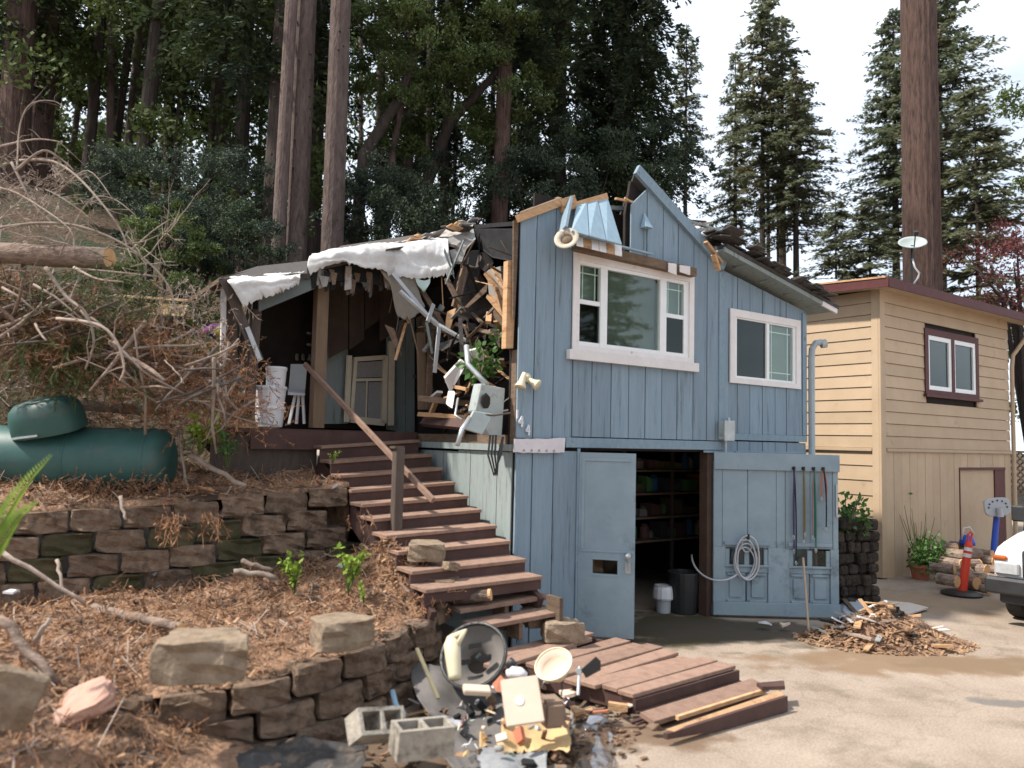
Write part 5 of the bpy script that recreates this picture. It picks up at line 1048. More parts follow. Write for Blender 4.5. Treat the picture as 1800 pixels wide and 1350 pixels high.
for a, b in ((.14, -.32), (1.8, -.32), (.14, -2.8), (1.8, -2.8)):
    c = TK(a, b, .37); wl = MB().lathe(c-rd_*.13, [(.25, 0), (.35, .02), (.37, .06), (.37, .2), (.35, .24), (.25, .26)], 24, rd_).build('wheel', PM('tyre_rubber', (.018, .018, .018), (.03, .03, .03), 9, .85) if 'tyre_rubber' not in MATS else MATS['tyre_rubber'], tr)
    mb = MB(); mb.lathe(c-rd_*.14, [(.2, 0), (.21, .02), (.2, .27)], 18, rd_); mb.build('rim', STEEL, wl)
tkb('underbody', BLACKP, .25, 1.7, -3.1, .3, .35, .6)
# lattice fence far right
lf = thing('lattice_fence', 'grey wooden lattice fence beyond the tan house', 'fence', yp(1790, 900, 19))
for i in range(14):
    for s in (-1, 1):
        c = yp(1788, 830, 19)+Vector((i*.16-.4, .02*s, 0)); mb = MB(); mb.bar(c+Vector((-.5*s, 0, -.5)), c+Vector((.5*s, 0, .5)), .035, .012, up=Vector((0, 1, 0))); mb.build('lattice_slat', WOODD, lf)
for dz in (-.55, .5): mb = MB(); c = yp(1788, 830, 19); mb.bar(c+Vector((-.8, 0, dz)), c+Vector((2.2, 0, dz)), .08, .05); mb.build('fence_rail', WOODD, lf)
for dx_ in (-.75, 2.1): mb = MB(); c = yp(1788, 830, 19); mb.bar(Vector((c.x+dx_, c.y, 0)), c+Vector((dx_, 0, .6)), .1, .1); mb.build('fence_post', WOODD, lf)
# ------------------------------------------------------------------ left terraces: tank, logs, brush
random.seed(60)
tkc = yp(308, 812, 7.9); tx = Vector((-1, -.12, 0)).normalized()
tank = thing('propane_tank', 'large green propane tank lying on the upper terrace', 'tank', tkc-Z*.33)
mb = MB(); Rk = .335; prof = []
for i in range(8): a = math.pi/2*i/7; prof.append((Rk*math.sin(a), .16*(1-math.cos(a))))
prof = prof+[(Rk, .6), (Rk, 1.2), (Rk, 2.6)]+[(Rk*math.cos(math.pi/2*i/6), 2.6+.16*math.sin(math.pi/2*i/6)) for i in range(1, 7)]
mb.lathe(tkc, [(max(.004, r), h) for r, h in prof], 36, tx); mb.build('tank_shell', TANKG, tank, smooth=True)
for h in (.22, .95, 1.7): mb = MB(); mb.lathe(tkc+tx*h, [(Rk+.002, 0), (Rk+.006, .006), (Rk+.006, .02), (Rk+.002, .026)], 36, tx); mb.build('weld_seam', TANKG, tank)
dc = yp(82, 732, 7.55); dome = thing('tank_lid', 'dark green oval tank dome lid tipped on top of the tank', 'lid', dc-Z*.15)
mb = MB(); vs = []; fs = []; tilt = Matrix.Rotation(R_(-10), 3, 'Y') @ Matrix.Rotation(R_(16), 3, 'X')
pf = [(1.0, -.16), (1.02, -.12), (1.0, .02), (.93, .1), (.75, .155), (.4, .18), (.01, .185)]
for r, h in pf:
    for j in range(32):
        a = j*math.pi/16; c_, s_ = math.copysign(abs(math.cos(a))**.75, math.cos(a)), math.copysign(abs(math.sin(a))**.75, math.sin(a)); vs.append(dc+tilt @ Vector((.33*r*c_, .24*r*s_, h)))
for i in range(len(pf)-1):
    for j in range(32): fs.append((i*32+j, i*32+(j+1) % 32, (i+1)*32+(j+1) % 32, (i+1)*32+j))
mb.add(vs, fs); mb.build('lid_shell', TANKG, dome, smooth=True)
mb = MB(); cc = dc+tilt @ Vector((.0, -.03, .172)); axd = tilt @ Vector((0, 0, 1)); mb.lathe(cc, [(.13, 0), (.128, .006), (.1, .008), (.06, .004)], 20, axd); mb.build('paper_label', PM('worn_label', (.42, .5, .46), (.55, .62, .58), 20, .7, c3=(.1, .2, .17), t3=.5, s3=18), dome)
mb = MB(); mb.bar(dc+tilt @ Vector((-.24, -.225, -.13)), dc+tilt @ Vector((.02, -.255, -.13)), .02, .02); mb.build('lid_hinge', STEEL, dome)
def log(label, a, b, r, name='cut_log', knots=3):
    a, b = Vector(a), Vector(b); d = (b-a).normalized(); o = thing(name, label, 'log', (a+b)/2-Z*r); n = 9
    mb = MB(); path = [a.lerp(b, i/n)+rdir()*r*.08 for i in range(n+1)]; mb.tube(path, [r*rnd(.93, 1.06) for _ in range(n+1)], 14, cap=False); mb.build('bark', LOGB, o, smooth=True)
    mb = MB(); mb.tube([path[-1]-d*.02, path[-1]+d*.006], r*.95, 14); mb.build('cut_end', CUT, o)
    mb = MB(); mb.tube([path[0]+d*.02, path[0]-d*.006], r*.9, 14); mb.build('cut_end', CUT, o)
    return o
log('thick cut log jutting right from the brush pile with orange cut end', yp(-160, 436, 7.6), yp(192, 455, 7.4), .105)
log('cut log lying beyond the brush beside the white porch post', yp(270, 648, 9.0), yp(380, 652, 8.8), .085)
log('grey weathered log lying behind the green tank', yp(150, 712, 8.4), yp(262, 722, 8.3), .06)
log('short pale branch section on the lower terrace with orange cut end', yp(165, 1068, 6.5), yp(318, 1103, 5.75), .035)
log('short sawn log end at the stair foot above the wall', yp(800, 1052, 7.1), yp(862, 1046, 7.05), .055)
mb = MB(); mb.bar(yp(205, 520, 9.6), yp(345, 530, 9.3), .10, .03); tag(mb.build('fallen_board', PM('yellow_board', (.38, .27, .14), (.45, .33, .18), 6, .8)), 'long yellowish board above the brush left of the porch', 'board')
mb = MB(); mb.prism([yp(255, 532, 9.8), yp(330, 536, 9.6), yp(322, 556, 9.6), yp(262, 552, 9.8)], Vector((0, .04, 0))); tag(mb.build('plywood_piece', PM('plywood', (.4, .29, .13), (.46, .34, .17), 5, .85)), 'tan plywood scrap under the yellowish board', 'board')
# arching dry branches: each a branch of its own
BR = [[(-20, 262, 7.4), (60, 245, 7.4), (110, 250, 7.3)], [(28, 300, 7.2), (75, 265, 7.2), (110, 282, 7.3), (130, 300, 7.3)], [(20, 285, 7.2), (60, 360, 7.2), (108, 405, 7.2)], [(35, 282, 7.3), (90, 283, 7.2), (135, 310, 7.1), (185, 365, 7.0), (215, 410, 7.0), (225, 440, 7.0)], [(0, 400, 7.0), (70, 392, 7.0), (140, 398, 6.9), (215, 428, 6.9), (270, 470, 6.9), (300, 510, 6.9), (310, 555, 6.9)],
      [(105, 450, 7.2), (125, 405, 7.2), (160, 350, 7.2), (200, 350, 7.3), (240, 380, 7.3)], [(80, 470, 6.8), (115, 520, 6.8), (150, 550, 6.7), (165, 600, 6.7), (150, 650, 6.7)], [(130, 470, 7.0), (170, 490, 6.9), (215, 495, 6.9)], [(130, 472, 7.1), (220, 480, 7.0), (290, 488, 7.0)], [(100, 560, 6.7), (170, 570, 6.6), (205, 600, 6.6), (218, 645, 6.6), (210, 670, 6.6)], [(215, 430, 7.2), (250, 425, 7.2), (282, 412, 7.2)], [(230, 440, 7.4), (270, 405, 7.4), (300, 385, 7.4)],
      [(200, 600, 6.9), (250, 650, 6.9), (300, 680, 7.0), (420, 735, 7.4), (490, 748, 7.6)], [(60, 380, 7.5), (110, 330, 7.4), (155, 300, 7.4), (195, 345, 7.3)], [(0, 330, 7.0), (40, 345, 7.0), (120, 400, 6.9), (130, 440, 6.9)], [(30, 300, 7.2), (35, 220, 7.3), (55, 182, 7.3), (95, 178, 7.4), (118, 195, 7.4)]]
BL_ = ['highest thin branch arching over the brush at the left edge', 'short hooked branch at the top of the brush pile', 'straight branch running down from the pale tuft at left', 'long branch arching down from the pale tuft to the log end', 'longest branch sweeping over the log and down towards the porch', 'looped thin branch standing up behind the log', 'pale thick branch curving down below the log', 'short branch ending just right of the orange cut log end', 'level branch passing behind the orange cut log end', 'brown branch curving down to the rust needles above the tank', 'short tip pointing right beyond the log end', 'dark-tipped twig rising right of the log end', 'long low branch lying from the brush to the white tubs', 'thin branch crossing behind the looped branch', 'branch slanting down at the left edge above the log', 'thin tall hook of a branch against the forest']
for k, b in enumerate(BR):
    pts_ = [yp(*q) for q in b]; sm = []
    for i in range(len(pts_)-1):
        p0, p1, p2, p3 = pts_[max(i-1, 0)], pts_[i], pts_[i+1], pts_[min(i+2, len(pts_)-1)]
        for j in range(5): t = j/5; sm.append(.5*((2*p1)+(p2-p0)*t+(2*p0-5*p1+4*p2-p3)*t*t+(3*p1-p0-3*p2+p3)*t**3))
    sm.append(pts_[-1]); r0 = .62*[.019, .024, .02, .023, .024, .017, .03, .022, .02, .025, .016, .014, .021, .015, .016, .012][k]
    o = thing('dead_branch', BL_[k], 'branch', sm[0], 'dead branches of the brush pile')
    mb = MB(); mb.tube(sm, [lerp(r0, r0*.4, i/(len(sm)-1)) for i in range(len(sm))], 7); mb.build('limb', TWIG, o, smooth=True)
    mb = MB()
    for i in range(3, len(sm)-1, 3):
        d = (rdir()+Z*.2).normalized(); L = rnd(.1, .35); mb.tube([sm[i], sm[i]+d*L*.5+rdir()*.03, sm[i]+d*L], [r0*.35, r0*.25, r0*.1], 5)
    if mb.v: mb.build('side_twigs', TWIG, o)['kind'] = 'stuff'
# litter: twigs, chips, dry needle sprays over the terraces and the mound
def surf(kind):
    if kind == 'low':
        f, g_ = random.random(), random.random(); a = poly_at(LOW, f); b = poly_at(UPW, .12+.88*f).copy(); b.z -= .78
        if f > .8: b = b.lerp(HF(-1.40, .1, 1.15), ss(.8, 1, f))
        p = a.lerp(b, g_); p.z += .02+.05*math.sin(g_*math.pi)+.05*nz3(p, 2.2); return p
    if kind == 'up':
        t = rnd(-7, -1.65); s = s_wall(t)+abs(random.gauss(0, 1.1)); p = fts(t, s); p.z = zhill(t, s)+rough(p, .07)+.01; return p
    if kind == 'bank': 
        x, y = rnd(-4.4, -1.9), rnd(3.6, 5.9); d = math.hypot(x+3.3, y-5.1); z = .75-.38*d; return Vector((x, y, max(.0, z)+.02))
    x, y = rnd(-2.1, 1.0), rnd(4.3, 6.6); return Vector((x, y, .012))
def litter(name, label, kinds, n, mat, L=(.02, .12), w_=(.004, .014), seed=1, flat=.35):
    random.seed(seed); mb = MB()
    for i in range(n):
        p = surf(random.choice(kinds)); d = Vector((rnd(-1, 1), rnd(-1, 1), rnd(-flat, flat))).normalized(); l = rnd(*L)*rnd(.4, 1); p = p+Z*abs(d.z)*l; w = rnd(*w_); mb.bar(p-d*l, p+d*l, w, w*.5)
    o = mb.build(name, mat); o['kind'] = 'stuff'; o['label'] = label; o['category'] = 'litter'; return o
litter('wood_chip_litter', 'pale wood chips scattered over the terraces', ['low', 'up', 'up', 'low', 'bank'], 3400, CHIP, (.006, .07), (.004, .03), 2)
litter('twig_litter', 'thin dry twigs scattered over the terraces', ['low', 'up', 'up', 'bank'], 1100, TWIG, (.03, .2), (.003, .010), 3, .5)
litter('needle_litter', 'brown dead needles scattered over the terraces', ['low', 'up', 'bank'], 10000, NEEDLE, (.02, .09), (.003, .008), 4, .8)
litter('ground_crumbs', 'small crumbs of rubbish around the foot of the wall', ['yard'], 900, SOIL, (.01, .05), (.008, .03), 5, .3)
def sprays(name, label, centres, n, mat, l, seed, spread=.25, hang=.2):
    random.seed(seed); mb = MB()
    for c in centres:
        for i in range(n):
            p = c+Vector((random.gauss(0, spread), random.gauss(0, spread*.6), random.gauss(0, spread*.55))); d = (rdir()+Vector((.4, -.2, -hang))).normalized(); L = l*rnd(.6, 1.4)
            for j in range(7):
                q = p+d*L*j/7; sd = rdir(); leaf_quad(mb, q, d+sd*.9, rdir(), L*.28, .006)
            mb.bar(p, p+d*L, .004, .004)
    o = mb.build(name, mat); o['kind'] = 'stuff'; o['label'] = label; o['category'] = 'foliage'; return o
cs = []
for i in range(85):
    x, y = rnd(-40, 420), 0; y = lerp(585, 720, max(0, x)/420)+rnd(-90, 40); cs.append(yp(x, y, rnd(7.2, 8.6)))
sprays('brown_needle_sprays', 'dead brown needle sprays heaped in the brush pile', cs, 34, NEEDLE, .19, 6)
cs = [yp(rnd(-30, 380), rnd(500, 690), rnd(7.3, 8.2)) for i in range(40)]
sprays('grey_twig_tangle', 'grey brown twig tangle all through the brush pile', cs, 12, TWIG, .2, 17, .22, .2)
cs = [yp(rnd(30, 260), rnd(480, 660), rnd(7.0, 7.8)) for i in range(30)]
sprays('drying_green_sprays', 'drying olive green sprays hanging in the brush pile', cs, 14, LEAFM, .3, 7, .16, .8)
cs = [yp(rnd(0, 110), rnd(255, 420), rnd(7.2, 7.6)) for i in range(14)]
sprays('twig_tufts', 'pale twiggy tufts at the top of the brush pile', cs, 8, TWIG, .22, 8, .14, .1)
cs = [surf('low') for i in range(26)]+[surf('up') for i in range(26)]+[surf('bank') for i in range(20)]
sprays('needle_tufts', 'rust brown needle tufts lying on the terraces', cs, 8, NEEDLE, .2, 9, .12, .1)
cs = [yp(x, 905, 6.75) for x in (285, 300, 320, 345, 360, 375, 640)]
sprays('hanging_needle_sprays', 'orange brown needle sprays hanging over the upper wall', cs, 5, NEEDLE, .22, 10, .05, 2.0)
for k, (a, b, r, l) in enumerate([((0, 968, 6.0), (150, 1062, 6.1), .02, 'long straight stick slanting across the lower terrace'), ((0, 1085, 5.0), (105, 1205, 4.9), .035, 'dark thick stick at the left end of the lower wall'), ((60, 1130, 5.2), (85, 1090, 5.2), .02, 'short reddish twig on the left of the lower terrace'), ((412, 1003, 6.9), (490, 1015, 6.9), .03, 'grey split stick before the green plants'), ((425, 985, 7.1), (480, 1003, 7.0), .025, 'dark grey stick behind the split stick'), ((100, 985, 6.6), (110, 1035, 6.5), .016, 'upright reddish twig on the lower terrace'), ((210, 872, 7.0), (222, 915, 6.9), .018, 'pale twig hanging over the upper wall'), ((310, 755, 7.9), (330, 860, 7.6), .018, 'crooked grey twig at the end of the green tank'), ((335, 800, 7.8), (430, 855, 7.6), .03, 'weathered stick beside the green tank')]):
    a, b = yp(*a), yp(*b); mb = MB(); n = 6; mb.tube([a.lerp(b, i/n)+rdir()*r*.5 for i in range(n+1)], [r*lerp(1, .7, i/n) for i in range(n+1)], 8); tag(mb.build('stick', [TWIG, LOGB, POSTW][k % 3 if k in (1, 4) else 0], smooth=True), l, 'stick')

random.seed(66); mb = MB()      # fine tangle of dead twigs over the brush
for i in range(80):
    x, y = rnd(-60, 330), 0; y = rnd(330, 560) if x < 130 else rnd(400, 660); p = yp(x, y, rnd(6.9, 8.0)); d = Vector((rnd(-1, 1.2), rnd(-.5, .5), rnd(-.5, .6))).normalized(); L = rnd(.2, .7); k = Vector((rnd(-.2, .2), 0, rnd(-.35, .1)))*L; r = rnd(.004, .009)
    pts_ = [p+d*L*t/6+k*(t/6)**2+rdir()*.012 for t in range(7)]; mb.tube(pts_, [r*lerp(1, .4, t/6) for t in range(7)], 4, cap=False)
    for j in range(3): q = pts_[random.randrange(1, 6)]; e = (d+rdir()).normalized()*L*.3; mb.tube([q, q+e*.5+rdir()*.01, q+e], [r*.6, r*.5, r*.3], 3, cap=False)
o = mb.build('dead_twig_tangle', TWIG); tag(o, 'fine tangle of dead grey twigs over the brush pile', 'twigs', kind='stuff')
random.seed(68)
for part, (nn, mt, rr) in enumerate(((70, TWIG, (.008, .018)), (34, LOGB, (.014, .03)), (40, POSTW, (.008, .02)))):  # the darkest sticks paint the shaded gaps between the branches
    mb = MB()
    for i in range(nn):
        x = rnd(-60, 400); y = lerp(560, 715, max(0, x)/420)+rnd(-75, 35); p = yp(x, y, rnd(6.9, 7.9)); d = Vector((rnd(-1, 1), rnd(-.6, .3), rnd(-.6, .45))).normalized(); L = rnd(.15, .5); r = rnd(*rr)
        mb.tube([p-d*L+rdir()*.03, p-d*L*.3+rdir()*.03, p+d*L*.4+rdir()*.03, p+d*L], [r, r*.9, r*.75, r*.5], 6)
    tag(mb.build('slash_sticks', mt, smooth=True), ['pale cut sticks strewn through the brush pile', 'bark covered cut limbs lying in the brush pile', 'dark rotten sticks lying in the brush pile'][part], 'sticks', kind='stuff')
# loose retaining blocks
def lb(label, px, py, Y, mesh, rot, sc=1.0, cat='block'):
    o = bpy.data.objects.new('loose_block', mesh); COL.objects.link(o); o.location = yp(px, py, Y); o.rotation_euler = rot; o.scale = (sc,)*3; tag(o, label, cat); return o
lb('biggest pale loose block lying askew on the lower wall', 357, 1150, 4.95, BP[0], (0, .02, .28), 1.35)
lb('pale loose block turned corner-on on the lower wall', 596, 1110, 5.55, BP[1], (0, 0, .75), 1.03)
lb('rounded pale block perched beside the stair', 748, 968, 7.3, BP[2], (.05, 0, .2), .85)
lb('dark rough block with a hole at the stair foot', 775, 1030, 7.2, BL[1], (.1, .1, -.4), .9)
lb('pale worn slab lying on the platform by the grass', 984, 1107, 7.3, BP[3], (0, .05, .35), .95)
lb('pale slab resting on the sprung lower tread', 945, 1083, 7.45, BP[1], (0, -.06, .5), .8)
lb('pink brick fragment leaning at the left wall end', 150, 1235, 4.75, block_mesh('brick_piece', PINKB, .3, .1, .2, .9, 77), (.4, -.5, .3), 1.1)
lb('pale slab with dark holes at the left picture edge', 15, 1225, 4.3, block_mesh('pale_slab', BLOCKL, .3, .3, .1, .95, 78), (.1, .4, .5), 1.0)
lb('small pale stone beside the perched block', 790, 995, 7.2, BP[0], (0, .2, 1), .4)
# plants
def clump(label, c, h, n, mat=LEAFB, name='green_plant'):
    c = Vector(c); o = thing(name, label, 'plant', c)
    mb = MB(); st_ = MB()
    for i in range(n):
        a = rnd(0, 6.28); tip = c+Vector((math.cos(a)*h*.55*rnd(.3, 1), math.sin(a)*h*.4, h*rnd(.6, 1.1))); st_.tube([c, c.lerp(tip, .5)+Z*h*.1, tip], [.006, .005, .002], 4)
        for j in range(16):
            f = rnd(.3, 1); p = c.lerp(tip, f)+Z*h*.1*math.sin(f*3.1); leaf_quad(mb, p, rdir()+(tip-c).normalized()*.4, Z+rdir()*.5, h*rnd(.12, .22), h*.055)
    mb.build('foliage', mat, o); st_.build('stem', LEAFM, o); return o
clump('bright green sprout left of the lower terrace plants', yp(517, 1045, 6.85), .34, 8); clump('bright green sprout in the middle of the lower terrace', yp(612, 1045, 6.9), .38, 9); clump('small green sprout near the loose blocks', yp(640, 1066, 6.6), .2, 4)
clump('bright leafy sprout right of the green tank', yp(352, 800, 7.5), .4, 8); clump('darker leafy sprout right of the green tank', yp(400, 822, 7.5), .32, 8, LEAFY); clump('tiny green sprout on the bank beside the stair', yp(584, 815, 8.0), .16, 3)
bush('shrub', 'low green shrub by the white porch post', 'shrub', yp(355, 640, 10.2), (.4, .3, .16), 500, .12, LEAFY)
bush('shrub', 'green leafy tangle growing in the broken corner', 'plant', hp(845, 665, .7), (.22, .2, .2), 150, .1, LEAFY)
bush('shrub', 'small green plant inside the torn wall', 'plant', hp(878, 610, .6), (.12, .12, .12), 60, .08, LEAFY)
def blades(label, c, h, n):
    o = thing('grass_clump', label, 'plant', c); mb = MB()
    for i in range(n):
        b = c+Vector((rnd(-.05, .05), rnd(-.05, .05), 0)); d = Vector((rnd(-.35, .35), rnd(-.3, .3), 1)); s = Vector((.012, 0, 0)); m = b+d*h*.6; t = b+d*h+Vector((d.x*h*.3, 0, -.02)); mb.add([b-s, b+s, m+s*.8, m-s*.8, t], [(0, 1, 2, 3), (3, 2, 4)])
    mb.build('blades', LEAFB, o)
blades('upright green iris blades by the open door leaf', gp(1003, 1090, .1), .42, 16); blades('short green blades beside the stair foot', gp(975, 1075, .2), .22, 8)
fern = thing('fern', 'bright fern fronds reaching in at the left edge', 'fern', yp(-25, 1000, 4.6))
for tipx, tipy, bx, by in ((92, 800, -20, 960), (68, 882, -15, 985), (-10, 840, -30, 980)):
    mb = MB(); a, b = yp(bx, by, 4.6), yp(tipx, tipy, 4.5)
    for i in range(26):
        f = i/26; p = a.lerp(b, f)+Z*.05*math.sin(f*3.1); L = .12*(1-f*.85)
        for s in (-1, 1): leaf_quad(mb, p, Vector((s*.7, -.2*s, .35))*1.0+(b-a).normalized()*.4, Vector((.1, -1, .4)), L, L*.13)
    mb.tube([a, a.lerp(b, .5)+Z*.05, b], [.006, .005, .002], 5); mb.build('frond', LEAFB, fern)

# ------------------------------------------------------------------ foreground rubbish
random.seed(70)
mat_o = None
rows = []
for py, x0, x1, dz in [(1168, 715, 800, .26), (1200, 725, 870, .2), (1240, 745, 890, .12), (1290, 770, 900, .06), (1352, 800, 930, .02)]:
    rows.append([gp(lerp(x0, x1, k/3), py+4*k, dz+(.03*math.sin(k*1.7+py))) for k in range(4)])
o = cloth('rubber_mat', 'wide grey rubber mat draped on the rubbish', rows, RUBBER, .04, 8, 7); o['category'] = 'mat'
rows = [[gp(x, y, .1+.06*math.sin(x*.05)) for x in (370, 430, 490, 560, 640)] for y in (1310, 1335, 1375)]
o = cloth('black_sheet', 'crumpled black plastic sheet at the foot of the lower wall', rows, PM('black_poly', (.035, .034, .034), (.06, .056, .054), 4, .5, .2, c3=(.13, .10, .075), t3=.56, s3=6), .09, 8, 9); o['category'] = 'plastic sheet'
def cinder(label, c, yaw, pitch, roll, s=1.0):
    o = thing('cinder_block', label, 'block', c); M = Matrix.Rotation(yaw, 3, 'Z') @ Matrix.Rotation(pitch, 3, 'X') @ Matrix.Rotation(roll, 3, 'Y')
    L, W, H = .20*s, .10*s, .10*s; t = .03*s; mb = MB()
    def bx(x0, x1, y0, y1, z0=-H, z1=H): mb.obox(c+M @ Vector(((x0+x1)/2, (y0+y1)/2, (z0+z1)/2)), M @ Vector(((x1-x0)/2, 0, 0)), M @ Vector((0, (y1-y0)/2, 0)), M @ Vector((0, 0, (z1-z0)/2)))
    bx(-L, L, -W, -W+t); bx(-L, L, W-t, W); bx(-L, -L+t, -W+t, W-t); bx(L-t, L, -W+t, W-t); bx(-t/2, t/2, -W+t, W-t); mb.build('block_shell', CINDER, o)
    return o
cinder('grey hollow cinder block standing tilted, left of the pair', yp(662, 1275, 5.05), .5, .9, .25, .85)
cinder('pale hollow cinder block lying open side up, right of the pair', yp(742, 1298, 4.85), .45, .06, .05, .9)
def box_(name, label, cat, px, py, Y, sx, sy, sz, rot, mat, extra=None):
    c = yp(px, py, Y); M = Matrix.Rotation(rot[2], 3, 'Z') @ Matrix.Rotation(rot[0], 3, 'X') @ Matrix.Rotation(rot[1], 3, 'Y'); o = thing(name, label, cat, c)
    mb = MB(); mb.obox(c, M @ Vector((sx, 0, 0)), M @ Vector((0, sy, 0)), M @ Vector((0, 0, sz))); mb.build('body', mat, o, bevel=min(sx, sy, sz)*.3, seg=2)
    return o, c, M
o, c, M = box_('plastic_cover', 'beige plastic cover plate with a white spot, standing in the rubbish', 'cover', 918, 1232, 5.35, .13, .02, .15, (-.5, -.12, .1), BEIGE)
mb = MB(); mb.lathe(c+M @ Vector((-.02, -.022, 0)), [(.032, 0), (.03, .003)], 16, M @ Vector((0, -1, 0))); mb.build('white_spot', LIDW, o)
box_('cardboard_box', 'brown carton end behind the beige cover plate', 'box', 968, 1250, 5.5, .08, .1, .09, (0, 0, .3), PM('brown_carton', (.2, .14, .1), (.26, .18, .13), 5, .9))
box_('small_board', 'small white-edged wooden offcut on the rubber mat', 'board', 838, 1213, 5.75, .1, .05, .02, (.2, .1, .2), BEIGE)
rows = [[gp(x, y+(k-1)*6, .09+.05*math.sin(x*.03+k)) for x in (880, 920, 960, 1002)] for k, y in enumerate((1272, 1294, 1316))]
o = cloth('cardboard_sheet', 'torn yellow cardboard sheet in front of the beige cover plate', rows, CARD, .02, 6, 11); o['category'] = 'cardboard'
rows = [[gp(x, y, .06+.03*math.sin(x*.1)) for x in (842, 860, 882)] for y in (1288, 1305, 1314)]
o = cloth('cardboard_flap', 'curled brown cardboard flap left of the yellow sheet', rows, CARD, .02, 5, 12); o['category'] = 'cardboard'
rows = [[gp(x, y, .16*math.sin((x-990)/90*3.14)*(1-k/3.2)+.02) for x in (985, 1010, 1040, 1062, 1080)] for k, y in enumerate((1275, 1300, 1335, 1375))]
o = cloth('plastic_bag', 'clear plastic bag of rubbish at the bottom right of the pile', rows, PLASTIC, .05, 7, 13); o['category'] = 'bag'
rows = [[gp(x, y, .05+.03*math.sin(x*.07+y)) for x in (840, 880, 920, 960)] for y in (1318, 1336, 1360)]
o = cloth('grey_sack', 'grey woven sack flattened at the bottom of the pile', rows, PM('grey_sack_cloth', (.2, .205, .21), (.28, .285, .29), 20, .9), .03, 7, 14); o['category'] = 'sack'
# round lamp/helmet-like smoky dome
dm = yp(826, 1142, 6.05); o = thing('dome_lid', 'smoky round plastic dome lid with a black rim in the rubbish', 'lid', dm-Z*.1); axd = Vector((-.25, -.75, .6)).normalized()
mb = MB(); mb.lathe(dm-axd*.1, [(.255, 0), (.262, .02), (.262, -.04), (.2, -.13), (.1, -.17), (.09, -.15), (.19, -.11), (.245, -.03)], 28, axd, cap=False); mb.build('dome', PM('smoky_dome', (.16, .145, .13), (.22, .2, .185), 3, .25, spec=.6), o, smooth=True)
mb = MB(); mb.lathe(dm-axd*.115, [(.25, 0), (.272, .0), (.275, .02), (.25, .03)], 28, axd, cap=False); mb.build('rim', BLACKP, o)
for k, (dx_, dz_) in enumerate(((-.05, -.02), (.05, .0), (.0, .06))): mb = MB(); mb.obox(dm-axd*(.14)+Vector((dx_*1.6, -.02, dz_*1.6)), Vector((.05, 0, .01)), Vector((0, .015, 0)), Vector((0, 0, .02))); mb.build('dark_vent', BLACKP, o)
o = thing('cream_jug', 'cream plastic jug lying against the round dome lid', 'jug', yp(790, 1165, 5.95)); a, b = yp(793, 1118, 6.0), yp(800, 1195, 5.85); d = b-a
mb = MB(); mb.tube([a, a+d*.2, a+d*.55, a+d*.9, b], [.03, .065, .06, .05, .045], 12); mb.build('jug_body', CREAMP, o, smooth=True)
mb = MB(); mb.tube([a+d*.05, a+d*.0+Vector((.1, -.02, .04)), a+d*.2+Vector((.04, -.03, .0))], [.03, .03, .02], 8); mb.build('jug_handle', CREAMP, o, smooth=True)
# bowl lamp, fan blade and stand
bw = yp(975, 1172, 5.95); o = thing('lamp_bowl', 'cream bowl-shaped lamp shade tipped on the pile', 'lamp shade', bw-Z*.08); axb = Vector((-.35, -.5, .75)).normalized()
mb = MB(); mb.lathe(bw-axb*.06, [(.05, -.06), (.09, 0), (.13, .05), (.145, .09), (.13, .09), (.11, .04), (.06, .0), (.01, -.02)], 24, axb); mb.build('shade', BEIGE, o, smooth=True)
mb = MB(); mb.lathe(bw+axb*.02, [(.142, 0), (.152, .005), (.15, .018), (.14, .02)], 24, axb, cap=False); mb.build('shade_rim', CREAMP, o)
o = thing('fan_blade', 'black jagged blade on a chrome stem among the rubbish', 'scrap', yp(1030, 1180, 5.95))
mb = MB(); mb.prism([yp(1022, 1178, 5.9), yp(1048, 1155, 5.9), yp(1056, 1163, 5.9), yp(1056, 1178, 5.9), yp(1030, 1192, 5.9)], Vector((0, .02, 0))); mb.build('blade', BLACKP, o)
mb = MB(); mb.tube([yp(1019, 1172, 5.85), yp(1016, 1222, 5.75)], .012, 8); mb.lathe(yp(1017, 1180, 5.83), [(.022, -.02), (.024, 0), (.02, .02)], 12, Vector((0, -1, .2))); mb.build('stem', STEEL, o)
o = thing('shoe', 'black and white shoe lying behind the beige cover plate', 'shoe', yp(905, 1175, 5.85)); mb = MB(); a, b = yp(893, 1185, 5.85), yp(925, 1188, 5.8)
mb.tube([a, a.lerp(b, .3)+Z*.02, a.lerp(b, .7)+Z*.01, b], [.035, .05, .045, .025], 10); mb.build('upper', LIDW, o, smooth=True)
mb = MB(); mb.tube([a+Z*.05, a+Z*.09+Vector((.03, 0, 0)), a.lerp(b, .4)+Z*.07], [.03, .035, .02], 8); mb.build('collar', BLACKP, o, smooth=True)
o = thing('terracotta_shard', 'red clay shard beside the shoe', 'shard', yp(882, 1210, 5.75)); mb = MB(); mb.prism([yp(866, 1205, 5.75), yp(880, 1190, 5.8), yp(894, 1205, 5.75), yp(886, 1218, 5.7), yp(872, 1215, 5.7)], Vector((0, .015, .01))); mb.build('shard_body', TERRA, o)
mb = MB(); mb.bar(yp(733, 1140, 5.9), yp(770, 1228, 5.55), .025, .015); tag(mb.build('metal_strip', PM('brass_strip', (.2, .17, .1), (.28, .24, .15), 8, .5, metal=.4)), 'narrow brass-coloured strip lying on the rubber mat', 'strip')
mb = MB(); mb.tube([yp(690, 1215, 5.6), yp(696, 1240, 5.5), yp(712, 1258, 5.45)], .02, 8); tag(mb.build('blue_strap', PM('pale_blue_plastic', (.25, .36, .45), None, 4, .5), smooth=True), 'pale blue bent strap behind the cinder blocks', 'strap')
